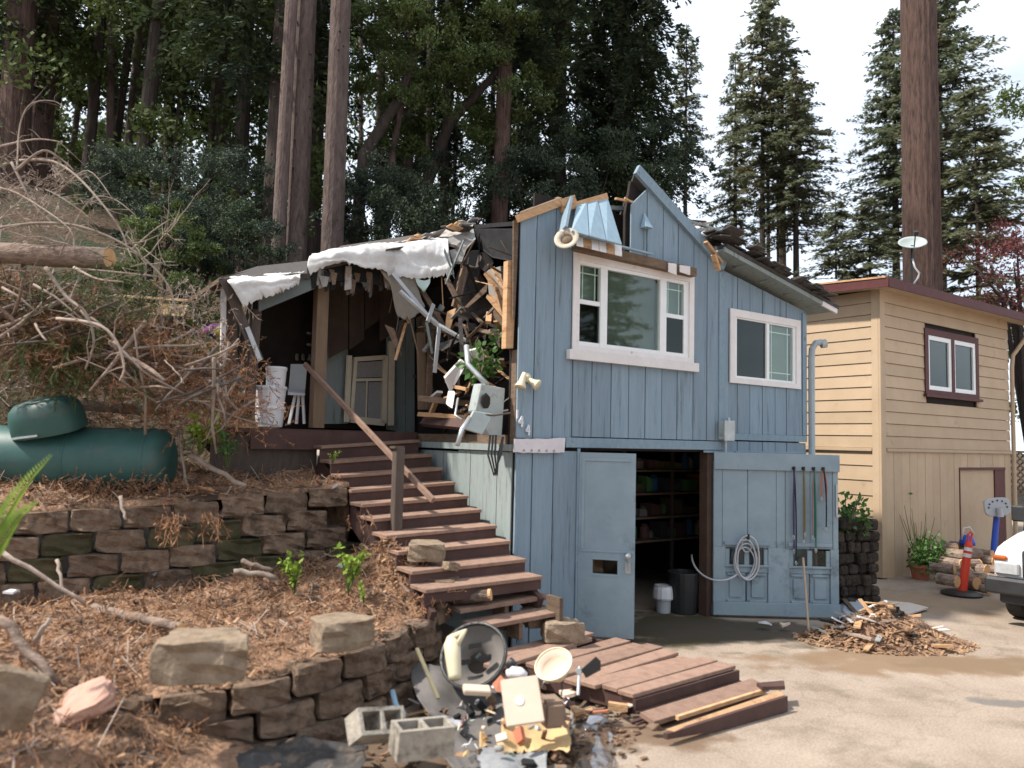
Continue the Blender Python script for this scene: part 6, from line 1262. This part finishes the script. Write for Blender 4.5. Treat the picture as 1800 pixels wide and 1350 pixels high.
mb = MB(); mb.prism([gp(850, 1340, .03), gp(880, 1318, .05), gp(905, 1330, .05), gp(880, 1350, .03)], Z*.008); tag(mb.build('green_card', PM('green_card_m', (.06, .13, .07), None, 4, .8)), 'dull green flat piece beside the grey sack', 'scrap')
# assorted scrap pieces, each its own
SC = [('white crumpled paper scrap', LIDW), ('dark plastic scrap', CHAR), ('splintered wood offcut', WOODL), ('grey metal scrap', STEEL), ('brown board offcut', WOODD), ('mint plastic scrap', PM('mint_plastic', (.4, .52, .48), None, 4, .6)), ('pale beige scrap', BEIGE)]
WH = [(590, 1335, 'below the black sheet'), (930, 1345, 'on the grey sack'), (1018, 1255, 'under the platform edge'), (690, 1160, 'against the lower wall'), (870, 1182, 'behind the rubber mat'), (955, 1205, 'beside the lamp bowl'), (1000, 1225, 'below the chrome stem'), (1045, 1268, 'beside the broken step'), (720, 1330, 'in front of the cinder blocks'), (630, 1320, 'left of the cinder blocks'), (600, 998, 'on the lower terrace by the sprout'), (640, 965, 'on the bank by the stair'), (840, 1270, 'on the rubber mat edge'), (1100, 1245, 'beneath the platform corner'), (20, 1040, 'at the left of the lower terrace'), (270, 1015, 'under the upper wall'), (360, 860, 'beside the tank end'), (590, 858, 'on top of the upper wall end'), (1150, 1280, 'at the broken step end'), (1290, 1045, 'under the open panelled door'), (1380, 1100, 'near the pole foot'), (1345, 1098, 'under the door leaf middle')]
random.seed(77)
for i, (x, y, wh) in enumerate(WH):
    l, m = SC[i % 7]; Y = None
    z = .06 if y > 1040 and x > 560 else None
    c = gp(x, y, z) if z is not None else yp(x, y, {600: 7.4, 640: 7.7, 20: 6.0, 270: 6.9, 360: 7.6, 590: 8.0}.get(x, 5.5))
    mb = MB(); n = 6; s = rnd(.04, .09); d = rdir(); pts_ = [c+Vector((math.cos(k*1.05)*s*rnd(.6, 1.2), math.sin(k*1.05)*s*.7, rnd(-.02, .03))) for k in range(n)]; mb.prism(pts_, Z*rnd(.008, .03)); tag(mb.build('scrap_piece', m), l+' '+wh, 'scrap')
random.seed(78)
for i in range(26):     # splinters round the platform
    x, y = rnd(1000, 1180), rnd(1205, 1275); c = gp(x, y, .03); d = Vector((rnd(-1, 1), rnd(-1, 1), rnd(-.1, .3))).normalized(); mb = MB(); L = rnd(.04, .14); mb.bar(c-d*L, c+d*L, rnd(.02, .05), .015); tag(mb.build('wood_splinter', [WOODD, DECKR, TERRA, WOODL][i % 4]), 'brown wood splinter on the ground below the collapsed platform', 'splinter', 'splinters below the platform')

# the rubbish heap these things lie in: many small torn pieces
rh = thing('rubbish_heap', 'jumble of small torn household scraps heaped at the stair foot', 'debris', gp(850, 1250)); random.seed(81)
RM = [LIDW, CHAR, WOODL, WOODD, BEIGE, RUBBER, TERRA, STEEL, CARD, DECKR, WHITEW, GREYP, MATS['mint_plastic'], CREAMP, BLACKP, SOIL, SHINGG]
for i in range(190):
    x = random.gauss(860, 120); y = random.gauss(1235, 60)
    if x < 640 or x > 1120 or y < 1095 or y > 1345: continue
    if y > 1262 and x < 800 and random.random() < .7: continue
    p = gp(x, y, 0); zz_ = max(.02, .22-.25*abs(x-870)/260-.12*max(0, (y-1220)/120))*rnd(.5, 1.1); c = gp(x, y, zz_); s = rnd(.02, .075); k = i % 5; mb = MB()
    if k == 0: d = Vector((rnd(-1, 1), rnd(-1, 1), rnd(-.4, .5))).normalized(); mb.bar(c-d*s*1.8, c+d*s*1.8, s*.4, s*.2)
    elif k == 1: mb.prism([c+Vector((math.cos(a*1.26)*s*rnd(.6, 1.3), math.sin(a*1.26)*s*rnd(.5, 1.2), rnd(-.03, .04))) for a in range(5)], Z*.006)
    elif k == 2: d = rdir(); mb.lathe(c, [(s*.35, 0), (s*.4, .01), (s*.42, s*.9), (s*.3, s*1.05)], 10, d)
    elif k == 3: d = rdir(); e = d.orthogonal().normalized(); f_ = d.cross(e); mb.obox(c, d*s*.8, e*s*.5, f_*s*.25)
    else:
        d = rdir(); mb.tube([c, c+d*s+rdir()*s*.4, c+d*s*2+rdir()*s*.7, c+d*s*2.6+rdir()*s], [.006, .006, .005, .004], 5)
    mb.build('scrap', RM[random.randrange(len(RM))], rh)
cs = [tkc+tx*rnd(.1, 2.2)+Z*.33+Vector((0, rnd(-.1, .1), 0)) for i in range(7)]
sprays('tank_litter', 'brown needles fallen on top of the green tank', cs, 4, NEEDLE, .12, 82, .06, .1)
cs = [tkc+tx*rnd(-.1, 2.2)+Vector((0, -.36, -.27)) for i in range(22)]
sprays('tank_foot_litter', 'brown needles banked along the foot of the green tank', cs, 14, NEEDLE, .14, 83, .09, .1)
# ------------------------------------------------------------------ trees
def trunk_mesh(name, r, h, mat, n=14, seg=10, wob=.05, taper=.55, ridge=.0, seed=0):
    mb = MB(); vs = []; fs = []
    for i in range(seg+1):
        f = i/seg; c = Vector((wob*nz3((seed, f*3, 0)), wob*nz3((0, f*3, seed)), f*h)); rr = r*(lerp(1, taper, f)+.35*max(0, .06-f)/.06)
        for j in range(n): a = j*2*math.pi/n; q = rr*(1+ridge*nz3((math.cos(a)*4+seed, math.sin(a)*4, f*h*.15))+ridge*.8*(j % 2)); vs.append(c+Vector((math.cos(a)*q, math.sin(a)*q, 0)))
    for i in range(seg):
        for j in range(n): fs.append((i*n+j, i*n+(j+1) % n, (i+1)*n+(j+1) % n, (i+1)*n+j))
    mb.add(vs, fs+[tuple(seg*n+j for j in range(n))]); o = mb.build(name, mat, smooth=ridge == 0); me = o.data; bpy.data.objects.remove(o)
    c = Vector(((min(v[0] for v in mb.v)+max(v[0] for v in mb.v))/2, (min(v[1] for v in mb.v)+max(v[1] for v in mb.v))/2, 0))
    return me
def fast_mesh(name, quads, mat):
    a = np.array(quads, dtype=np.float32); n = len(a); me = bpy.data.meshes.new(name); me.vertices.add(n*4); me.vertices.foreach_set('co', a.reshape(-1)); me.loops.add(n*4); me.loops.foreach_set('vertex_index', np.arange(n*4, dtype=np.int32)); me.polygons.add(n); me.polygons.foreach_set('loop_start', np.arange(n, dtype=np.int32)*4); me.polygons.foreach_set('loop_total', np.full(n, 4, dtype=np.int32)); me.update(calc_edges=True); me.materials.append(mat); return me
def nrm(v): return v/np.maximum(np.linalg.norm(v, axis=-1, keepdims=True), 1e-6)
def quads_from(p, d, nn, l, w):     # leaf diamonds at points p
    d = nrm(d); s = nrm(np.cross(d, nn)); l = l[:, None]; w = w[:, None]
    return np.stack([p, p+d*l*.5+s*w, p+d*l, p+d*l*.5-s*w], axis=1)
def conifer_crown(name, mat, h, r, seed, whorl=.42, per=5, droop=.35, dens=1.0, leaf=.34, gap=.12, shape=1.0, wood=None):
    g = np.random.default_rng(seed); Q = []; WB = MB(); z = 0.0
    while z < h*.985:
        f = z/h; L0_ = r*(1-f)**shape*(.75+.25*min(1, f*6))+.12
        for b in range(per):
            if g.random() < gap: continue
            a = g.random()*6.283; L = L0_*g.uniform(.55, 1.12); dirv = np.array([math.cos(a), math.sin(a), 0]); n = max(5, int(L/.11*dens)); t = np.sort(g.uniform(.12, 1, n)); up = g.uniform(-.15, .25)
            pts = dirv*(t*L)[:, None]+np.array([0, 0, 1])*(z+up*L*t-droop*L*t*t+.12*L*t**4)[:, None]
            for k in range(3):
                side = np.cross(dirv, [0, 0, 1])*g.choice([-1, 1], n)[:, None]
                d = dirv*.55+side*g.uniform(.2, 1, n)[:, None]+np.array([0, 0, 1])*g.uniform(-.6, .15, n)[:, None]
                Q.append(quads_from(pts+g.normal(0, .05, (n, 3)), d, g.normal(0, .35, (n, 3))+np.array([0, 0, 1]), leaf*g.uniform(.5, 1.25, n)*(1.15-.5*t), leaf*g.uniform(.1, .2, n)))
            if wood is not None and L > .5:
                WB.tube([Vector((0, 0, z)), Vector(dirv*L*.5)+Z*(z+up*L*.5-droop*L*.25), Vector(dirv*L*.92)+Z*(z+up*L*.92-droop*L*.85)], [.012+.012*L, .012+.004*L, .006], 4, cap=False)
        z += whorl*g.uniform(.7, 1.3)*(1-.3*f)
    me = fast_mesh(name, np.concatenate(Q), mat); wm = None
    if WB.v:
        wm = bpy.data.meshes.new(name+'_limbs'); wm.from_pydata(WB.v, [], WB.f); wm.materials.append(wood)
    return me, wm
def leafy_crown(name, mat, rx, rz, seed, clumps=40, per=260, leaf=.2, cr=.28, droop=.2):
    g = np.random.default_rng(seed); Q = []
    for c in range(clumps):
        d = nrm(g.normal(0, 1, 3)); cc = d*g.uniform(.35, 1)**.6*np.array([rx, rx, rz]); k = rx*cr*g.uniform(.6, 1.4)
        p = nrm(g.normal(0, 1, (per, 3)))*g.uniform(.3, 1, (per, 1))*np.array([k, k, k*.7])+cc
        Q.append(quads_from(p, g.normal(0, 1, (per, 3))-np.array([0, 0, droop]), g.normal(0, 1, (per, 3)), leaf*g.uniform(.6, 1.3, per), leaf*g.uniform(.16, .3, per)))
    return fast_mesh(name, np.concatenate(Q), mat)
def mk(name, me, parent, loc, rot=0, sc=(1, 1, 1), tilt=(0, 0)):
    o = bpy.data.objects.new(name, me); COL.objects.link(o); o.parent = parent; o.location = Vector(loc); o.rotation_euler = (tilt[0], tilt[1], rot); o.scale = sc; return o
random.seed(90)
BIG = trunk_mesh('trunk', 1, 1, BARK, 40, 14, .0, .8, .05, 1)
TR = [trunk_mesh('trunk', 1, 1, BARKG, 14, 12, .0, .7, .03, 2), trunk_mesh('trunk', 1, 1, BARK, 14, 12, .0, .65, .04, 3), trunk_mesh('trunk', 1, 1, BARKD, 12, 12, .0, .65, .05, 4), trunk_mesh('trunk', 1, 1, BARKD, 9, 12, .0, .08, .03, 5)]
STUB = MB()
for i in range(60):
    a = i*2.399; z = .08+.9*i/60; STUB.tube([Vector((math.cos(a)*.85, math.sin(a)*.85, z)), Vector((math.cos(a)*1.22, math.sin(a)*1.22, z+.002))], .09, 5)
stm = bpy.data.meshes.new('branch_stubs')
def stub_mesh(r, h, n, seed):
    random.seed(seed); mb = MB()
    for i in range(n):
        a = rnd(0, 6.283); z = rnd(.05, .98)*h; rr = r*lerp(1, .68, z/h); mb.tube([Vector((math.cos(a)*rr*.9, math.sin(a)*rr*.9, z)), Vector((math.cos(a)*(rr+.03), math.sin(a)*(rr+.03), z-.01))], .018, 5)
    me = bpy.data.meshes.new('branch_stubs'); me.from_pydata(mb.v, [], mb.f); me.materials.append(BARKD); return me
def base_at(px, Y, py=700):
    p = yp(px, py, Y); return Vector((p.x, p.y, 0))
def tree(name, label, px_top, px_bot, Y, r, h, trunk, crown=None, cz=0, crot=0, csc=(1, 1, 1), cat='tree', limbs=None, stubs=0, ybot=480, ytop=0, group=None, zb=None):
    b = yp(px_bot, ybot, Y); t = yp(px_top, ytop, Y); lean = (t-b)/(t.z-b.z)
    z0 = (ground_z(b) if zb is None else zb)-.3; base = Vector((b.x+lean.x*(z0-b.z), Y+lean.y*(z0-b.z), z0))
    o = thing(name, label, cat, base, group); tl_ = (math.atan(-lean.y), math.atan(lean.x))
    mk('trunk', trunk, o, (0, 0, 0), rnd(0, 6), (r, r, h), tl_)
    if stubs: mk('branch_stubs', stub_mesh(r, h, stubs, int(px_top)), o, (0, 0, 0), 0, (1, 1, 1), tl_)['kind'] = 'stuff'
    if crown:
        for k, (cm, z, sc, ox) in enumerate(crown if isinstance(crown, list) else [(crown, cz, csc, 0)]):
            mk('crown', cm, o, Vector((lean.x*z+ox, lean.y*z, z)), crot+k*2.1, sc, tl_)
            if limbs: mk('limbs', limbs, o, Vector((lean.x*z+ox, lean.y*z, z)), crot+k*2.1, sc, tl_)
    return o
# the big redwood and the conifers on the right
tree('redwood_tree', 'massive reddish redwood trunk rising behind the tan house', 1617, 1623, 19.5, .47, 26, BIG, ytop=0, ybot=500, zb=0)
CF = {}
CF['a'], CFaL = conifer_crown('crown', LEAFC, 9, 2.0, 1, .36, 6, .35, 1.2, .34, .2, .6, BARKD)
CF['b'], CFbL = conifer_crown('crown', LEAFC, 12, 3.6, 2, .36, 6, .36, 1.2, .36, .26, .75, BARKD)
CF['c'], CFcL = conifer_crown('crown', LEAFR, 15, 4.7, 3, .34, 7, .22, 1.2, .4, .16, .55, BARKD)
CF['d'], CFdL = conifer_crown('crown', LEAFC, 6, 1.9, 4, .3, 6, .35, 1.3, .3, .1, .8, BARKD)
def ct(label, px, Y, ytop, ybase, key, L, wid=1.12, r=.14, rot=0, px2=None, name='conifer_tree', mat=None, zb=None):
    H0 = {'a': 9, 'b': 12, 'c': 15, 'd': 6}[key]; top = yp(px, ytop, Y); cb = yp(px2 or px, ybase, Y); gz = min(ground_z(cb), cb.z-1)-.2; gz = gz if zb is None else zb; h = top.z-cb.z; s = h/H0
    o = thing(name, label, 'tree', (cb.x, cb.y, gz)); mk('trunk', mat or TR[3], o, (0, 0, 0), rnd(0, 6), (r*1.3, r*1.3, top.z-gz)); mk('crown', CF[key], o, (0, 0, cb.z-gz), rot, (s*wid, s*wid, s)); mk('limbs', L, o, (0, 0, cb.z-gz), rot, (s*wid, s*wid, s)); return o
ct('broad feathery conifer directly behind the big redwood trunk', 1655, 30, -60, 430, 'c', CFcL, 1.0, .22)
ct('dense conifer left of the big redwood trunk', 1575, 32, 15, 440, 'c', CFcL, .8, .2, 1.3)
ct('tall thin conifer with open ragged top, left in the sky gap', 1338, 30, -25, 330, 'a', CFaL, 1.1, .15, 0, 1340)
ct('tall dense conifer with bare lower trunk in the sky gap', 1375, 31, 28, 400, 'b', CFbL, 1.2, .2, .7)
ct('slender bare-trunked conifer right of the blue gable', 1211, 28, 42, 300, 'a', CFaL, .9, .13, 2, 1205)
ct('shorter conifer between the two tall ones in the sky gap', 1292, 33, 90, 430, 'b', CFbL, .8, .15, 2.6)
ct('conifer with drooping low limbs, rightmost in the sky gap', 1400, 29, 120, 430, 'b', CFbL, 1.05, .15, 4)
ct('small dark conifer low beside the shed roof', 1470, 26, 350, 520, 'd', CFdL, 1.5, .1, 1)
ct('small conifer low behind the tan roof', 1530, 25, 340, 520, 'd', CFdL, 1.5, .1, 3)
ct('bushy conifer right of the redwood behind the maple', 1720, 27, 150, 520, 'd', CFdL, 1.2, .12, 5)
for px, Y in ((1347, 30.5), (1392, 30), (1365, 32)):
    tree('bare_conifer_trunk', 'thin dark bare trunk in the sky gap right of the gable', px, px+3, Y, .1, 13, TR[2], ybot=450, ytop=150, group='thin dark trunks in the sky gap')
# maple
LP = leafy_crown('crown', LEAFP, 1.9, 1.3, 31, 46, 130, .1, .28); mb_ = base_at(1800, 20)
o = thing('maple_tree', 'dark red-leaved maple beside the tan house', 'tree', (mb_.x, mb_.y, 0)); c = yp(1800, 470, 20)
mk('crown', LP, o, Vector((c.x-mb_.x, c.y-mb_.y, c.z))); mb = MB()
for i in range(14):
    d = rdir(); e = Vector((d.x*1.7, d.y*1.5, c.z+d.z*1.1)); mb.tube([Vector((0, 0, 0)), Vector((.1, 0, 2)), Vector((d.x*.5, d.y*.4, c.z-.9)), e], [.09, .07, .04, .01], 6)
me = bpy.data.meshes.new('trunk'); me.from_pydata(mb.v, [], mb.f); me.materials.append(BARKD); mk('trunk', me, o, (0, 0, 0))
GL = leafy_crown('crown', LEAFM, 1.5, 2.2, 33, 30, 130, .16, .3)
for px, py, Y, l, s in ((1800, 640, 24, 'green leafy tree behind the red maple', 1.2), (1830, 250, 17, 'overhanging green twigs at the right picture edge', .7)):
    c = yp(px, py, Y); o = thing('leafy_tree', l, 'tree', (c.x+.8, c.y, 0)); mk('crown', GL, o, (-.8, 0, c.z), 0, (s, s, s)); mk('trunk', TR[2], o, (0, 0, 0), 0, (.12, .12, c.z))
# forest on the hillside: trunks that stand out
D1 = conifer_crown('crown', LEAFD, 9, 2.3, 41, .26, 6, .75, 1.9, .24, .12, .45)[0]; D2 = conifer_crown('crown', LEAFD, 11, 2.0, 42, .26, 6, .9, 1.9, .24, .15, .4)[0]; D3 = leafy_crown('crown', LEAFM, 2.0, 2.4, 43, 60, 260, .11, .17); D4 = conifer_crown('crown', LEAFM, 10, 2.3, 44, .28, 6, .8, 1.8, .22, .15, .5)[0]
tree('fir_tree', 'slim reddish fir trunk, first of three tall trunks behind the porch', 500, 484, 13.5, .125, 18, TR[0], ybot=450, stubs=60)
tree('fir_tree', 'tall knotty fir trunk, second of three behind the porch', 534, 519, 13.8, .195, 20, TR[0], ybot=450, stubs=110)
tree('fir_tree', 'tall straight fir trunk, third of three behind the porch', 613, 588, 13.6, .205, 20, TR[0], ybot=450, stubs=110)
tree('redwood_tree', 'dark trunk just left of the three tall firs', 482, 470, 15.5, .2, 18, TR[2], ybot=450, crown=[(D1, 5.2, (1, 1, 1.2), -.6)])
tree('redwood_tree', 'tall brown redwood trunk standing behind the black roof gap', 876, 871, 17, .2, 18, TR[1], ybot=395, crown=[(D1, 7.2, (1.0, 1.0, 1), .2)])
tree('redwood_tree', 'dark redwood trunk above the torn gable, left one', 993, 985, 19, .2, 18, TR[2], ybot=330, crown=[(D2, 3.6, (1, 1, 1), .2)])
tree('redwood_tree', 'dark redwood trunk above the torn gable, right one', 1112, 1102, 19, .21, 18, TR[2], ybot=330, crown=[(D2, 1.6, (.75, .75, 1.2), .15), (D1, 5, (.9, .9, 1.1), .3)])
tree('redwood_tree', 'slender dark trunk between the two above the torn gable', 1076, 1078, 20, .12, 16, TR[2], ybot=330, crown=[(D2, 3, (.7, .7, 1), 0)])
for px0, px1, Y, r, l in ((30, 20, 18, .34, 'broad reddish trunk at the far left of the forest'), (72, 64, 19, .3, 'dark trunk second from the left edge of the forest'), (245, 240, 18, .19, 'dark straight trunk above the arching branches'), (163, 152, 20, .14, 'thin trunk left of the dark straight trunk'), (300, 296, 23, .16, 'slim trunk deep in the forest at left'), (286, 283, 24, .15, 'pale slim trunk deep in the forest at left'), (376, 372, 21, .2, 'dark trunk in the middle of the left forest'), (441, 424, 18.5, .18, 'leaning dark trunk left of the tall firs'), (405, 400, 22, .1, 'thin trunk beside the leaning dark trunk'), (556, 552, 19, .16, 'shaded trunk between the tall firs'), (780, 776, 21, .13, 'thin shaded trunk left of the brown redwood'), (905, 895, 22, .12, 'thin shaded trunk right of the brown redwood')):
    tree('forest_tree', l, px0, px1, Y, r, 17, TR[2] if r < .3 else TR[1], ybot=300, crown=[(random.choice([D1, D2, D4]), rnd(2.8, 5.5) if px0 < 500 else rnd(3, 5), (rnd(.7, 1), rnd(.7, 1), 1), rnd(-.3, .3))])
for (x0, y0, x1, y1, x2, y2, Y, r, l) in ((640, 270, 705, 170, 745, 40, 16, .13, 'curved dark leaning trunk right of the tall firs'), (690, 270, 703, 200, 722, 135, 16.5, .08, 'pale leaning stem right of the tall firs'), (735, 360, 790, 215, 880, 120, 17, .16, 'thick leaning trunk left of the brown redwood')):
    pts_ = [yp(x0-20, y0+200, Y), yp(x0, y0, Y), yp(x1, y1, Y), yp(x2, y2, Y)]; o = thing('leaning_tree', l, 'tree', pts_[0]); mb = MB(); mb.tube(pts_, [r*1.15, r, r*.8, r*.4], 9); mb.build('trunk', [BARKD, BARKG][l[0] == 'p'], o, smooth=True)
    c = yp(x2, y2, Y); mk('crown', D3, o, c-pts_[0], 1, (.8, .8, .8))
random.seed(97)
for i in range(26):      # slim trunks deep in the wood
    px = rnd(-20, 860); tree('slim_forest_trunk', 'slim straight trunk deep in the shaded forest behind the house', px+rnd(-4, 8), px, rnd(18, 27), rnd(.07, .14), 16, TR[2] if i % 3 else TR[0], ybot=300, group='slim trunks deep in the forest')
# shrubs on the slope
B1 = leafy_crown('crown', PM('grey_green_leaves', (.03, .046, .028), (.075, .1, .065), 1.5, .75, 0, rv=.15, trans=.15), 1.5, 1.2, 51, 70, 170, .085, .17); B2 = leafy_crown('crown', LEAFD, 1.6, 1.3, 52, 70, 170, .085, .17)
for k, (px, py, Y, s, m, l) in enumerate([(270, 345, 13, .8, B1, 'grey-green bush on the slope above the brush'), (330, 420, 12.5, .6, B1, 'greyish bush on the slope behind the branches'), (395, 330, 15, .7, B1, 'grey bush left of the three firs'), (420, 440, 12.6, .6, B2, 'dark bush just above the porch roof'), (660, 360, 15, .8, B1, 'dark bush right of the three firs'), (700, 400, 14.5, .8, B2, 'low bush above the white tarp'), (960, 330, 17, .9, B1, 'pale bush behind the torn gable'), (800, 350, 17, .9, B2, 'bush left of the brown redwood trunk'), (300, 485, 11.6, .5, D3, 'low green bush left of the porch roof'), (1010, 290, 18, .9, B2, 'dense bush above the torn gable'), (1130, 300, 18.5, .9, B2, 'dense bush right of the torn gable peak')]):
    c = yp(px, py, Y); o = thing('bush', l, 'bush', (c.x, c.y, ground_z(c))); gz = ground_z(c); mk('crown', m, o, (0, 0, max(.5, c.z-gz)), k, (s, s, s)); mb = MB()
    for q in range(6):
        d = rdir(); mb.tube([Vector((0, 0, -.2)), Vector((d.x*.3, d.y*.3, max(.5, c.z-gz)*.6)), Vector((d.x*s, d.y*s, max(.5, c.z-gz)))], [.04, .03, .01], 5)
    me = bpy.data.meshes.new('stem'); me.from_pydata(mb.v, [], mb.f); me.materials.append(BARKD); mk('stem', me, o, (0, 0, 0))
# far woodland closing the view on the left: one mass
g = np.random.default_rng(99); Q = []
def mass(px, py, Y, k, n, lf):
    c = np.array(yp(px, py, Y)); p = nrm(g.normal(0, 1, (n, 3)))*g.uniform(.2, 1, (n, 1))*np.array([k, k, k*.8])+c
    Q.append(quads_from(p, g.normal(0, 1, (n, 3)), g.normal(0, 1, (n, 3)), lf*g.uniform(.6, 1.3, n), lf*.27*g.uniform(.6, 1.3, n)))
i = 0
while i < 400:
    px = g.uniform(-150, 1130); Y = g.uniform(23, 42); py = g.uniform(-120, 430)
    if px > 1060 and py > 320: continue
    c = yp(px, py, Y)
    if c.z < ground_z(c)+.3: i += .3; continue
    mass(px, py, Y, g.uniform(.5, 1.3)*Y/30, 220, .22); i += 1
i = 0
while i < 150:      # undergrowth and low limbs on the near slope
    px = g.uniform(-120, 560); Y = g.uniform(16, 25); py = g.uniform(-60, 400); c = yp(px, py, Y); dz = c.z-ground_z(c)
    if dz < .1: i += .2; continue
    if dz > 1.2 and g.random() < .45: i += .3; continue
    mass(px, py, Y, g.uniform(.4, 1.0), 230, .16); i += 1
me = fast_mesh('far_woodland', np.concatenate(Q), LEAFM); o = bpy.data.objects.new('far_woodland', me); COL.objects.link(o); tag(o, 'dense far woodland canopy closing the view behind the wrecked house', 'woodland', kind='stuff')

# unseen conifers: one mirrored in the big window, three added to dim the skylight
for k, (x, y, s) in enumerate(((17, 4.9, .62), (3.5, -14, 1.1), (-5, -17, 1.2), (15, -6, .9))):
    o = thing('roadside_conifer', ['dark conifer across the road mirrored in the big window', 'conifer behind the viewer on the road side', 'tall conifer behind the viewer to the left', 'conifer across the road to the right'][k], 'tree', (x, y, 0)); mk('trunk', TR[2], o, (0, 0, 0), 0, (.25, .25, 15*s)); mk('crown', CF['c'], o, (0, 0, 2), k, (s*.8, s*.8, s)); mk('limbs', CFcL, o, (0, 0, 2), k, (s*.8, s*.8, s))
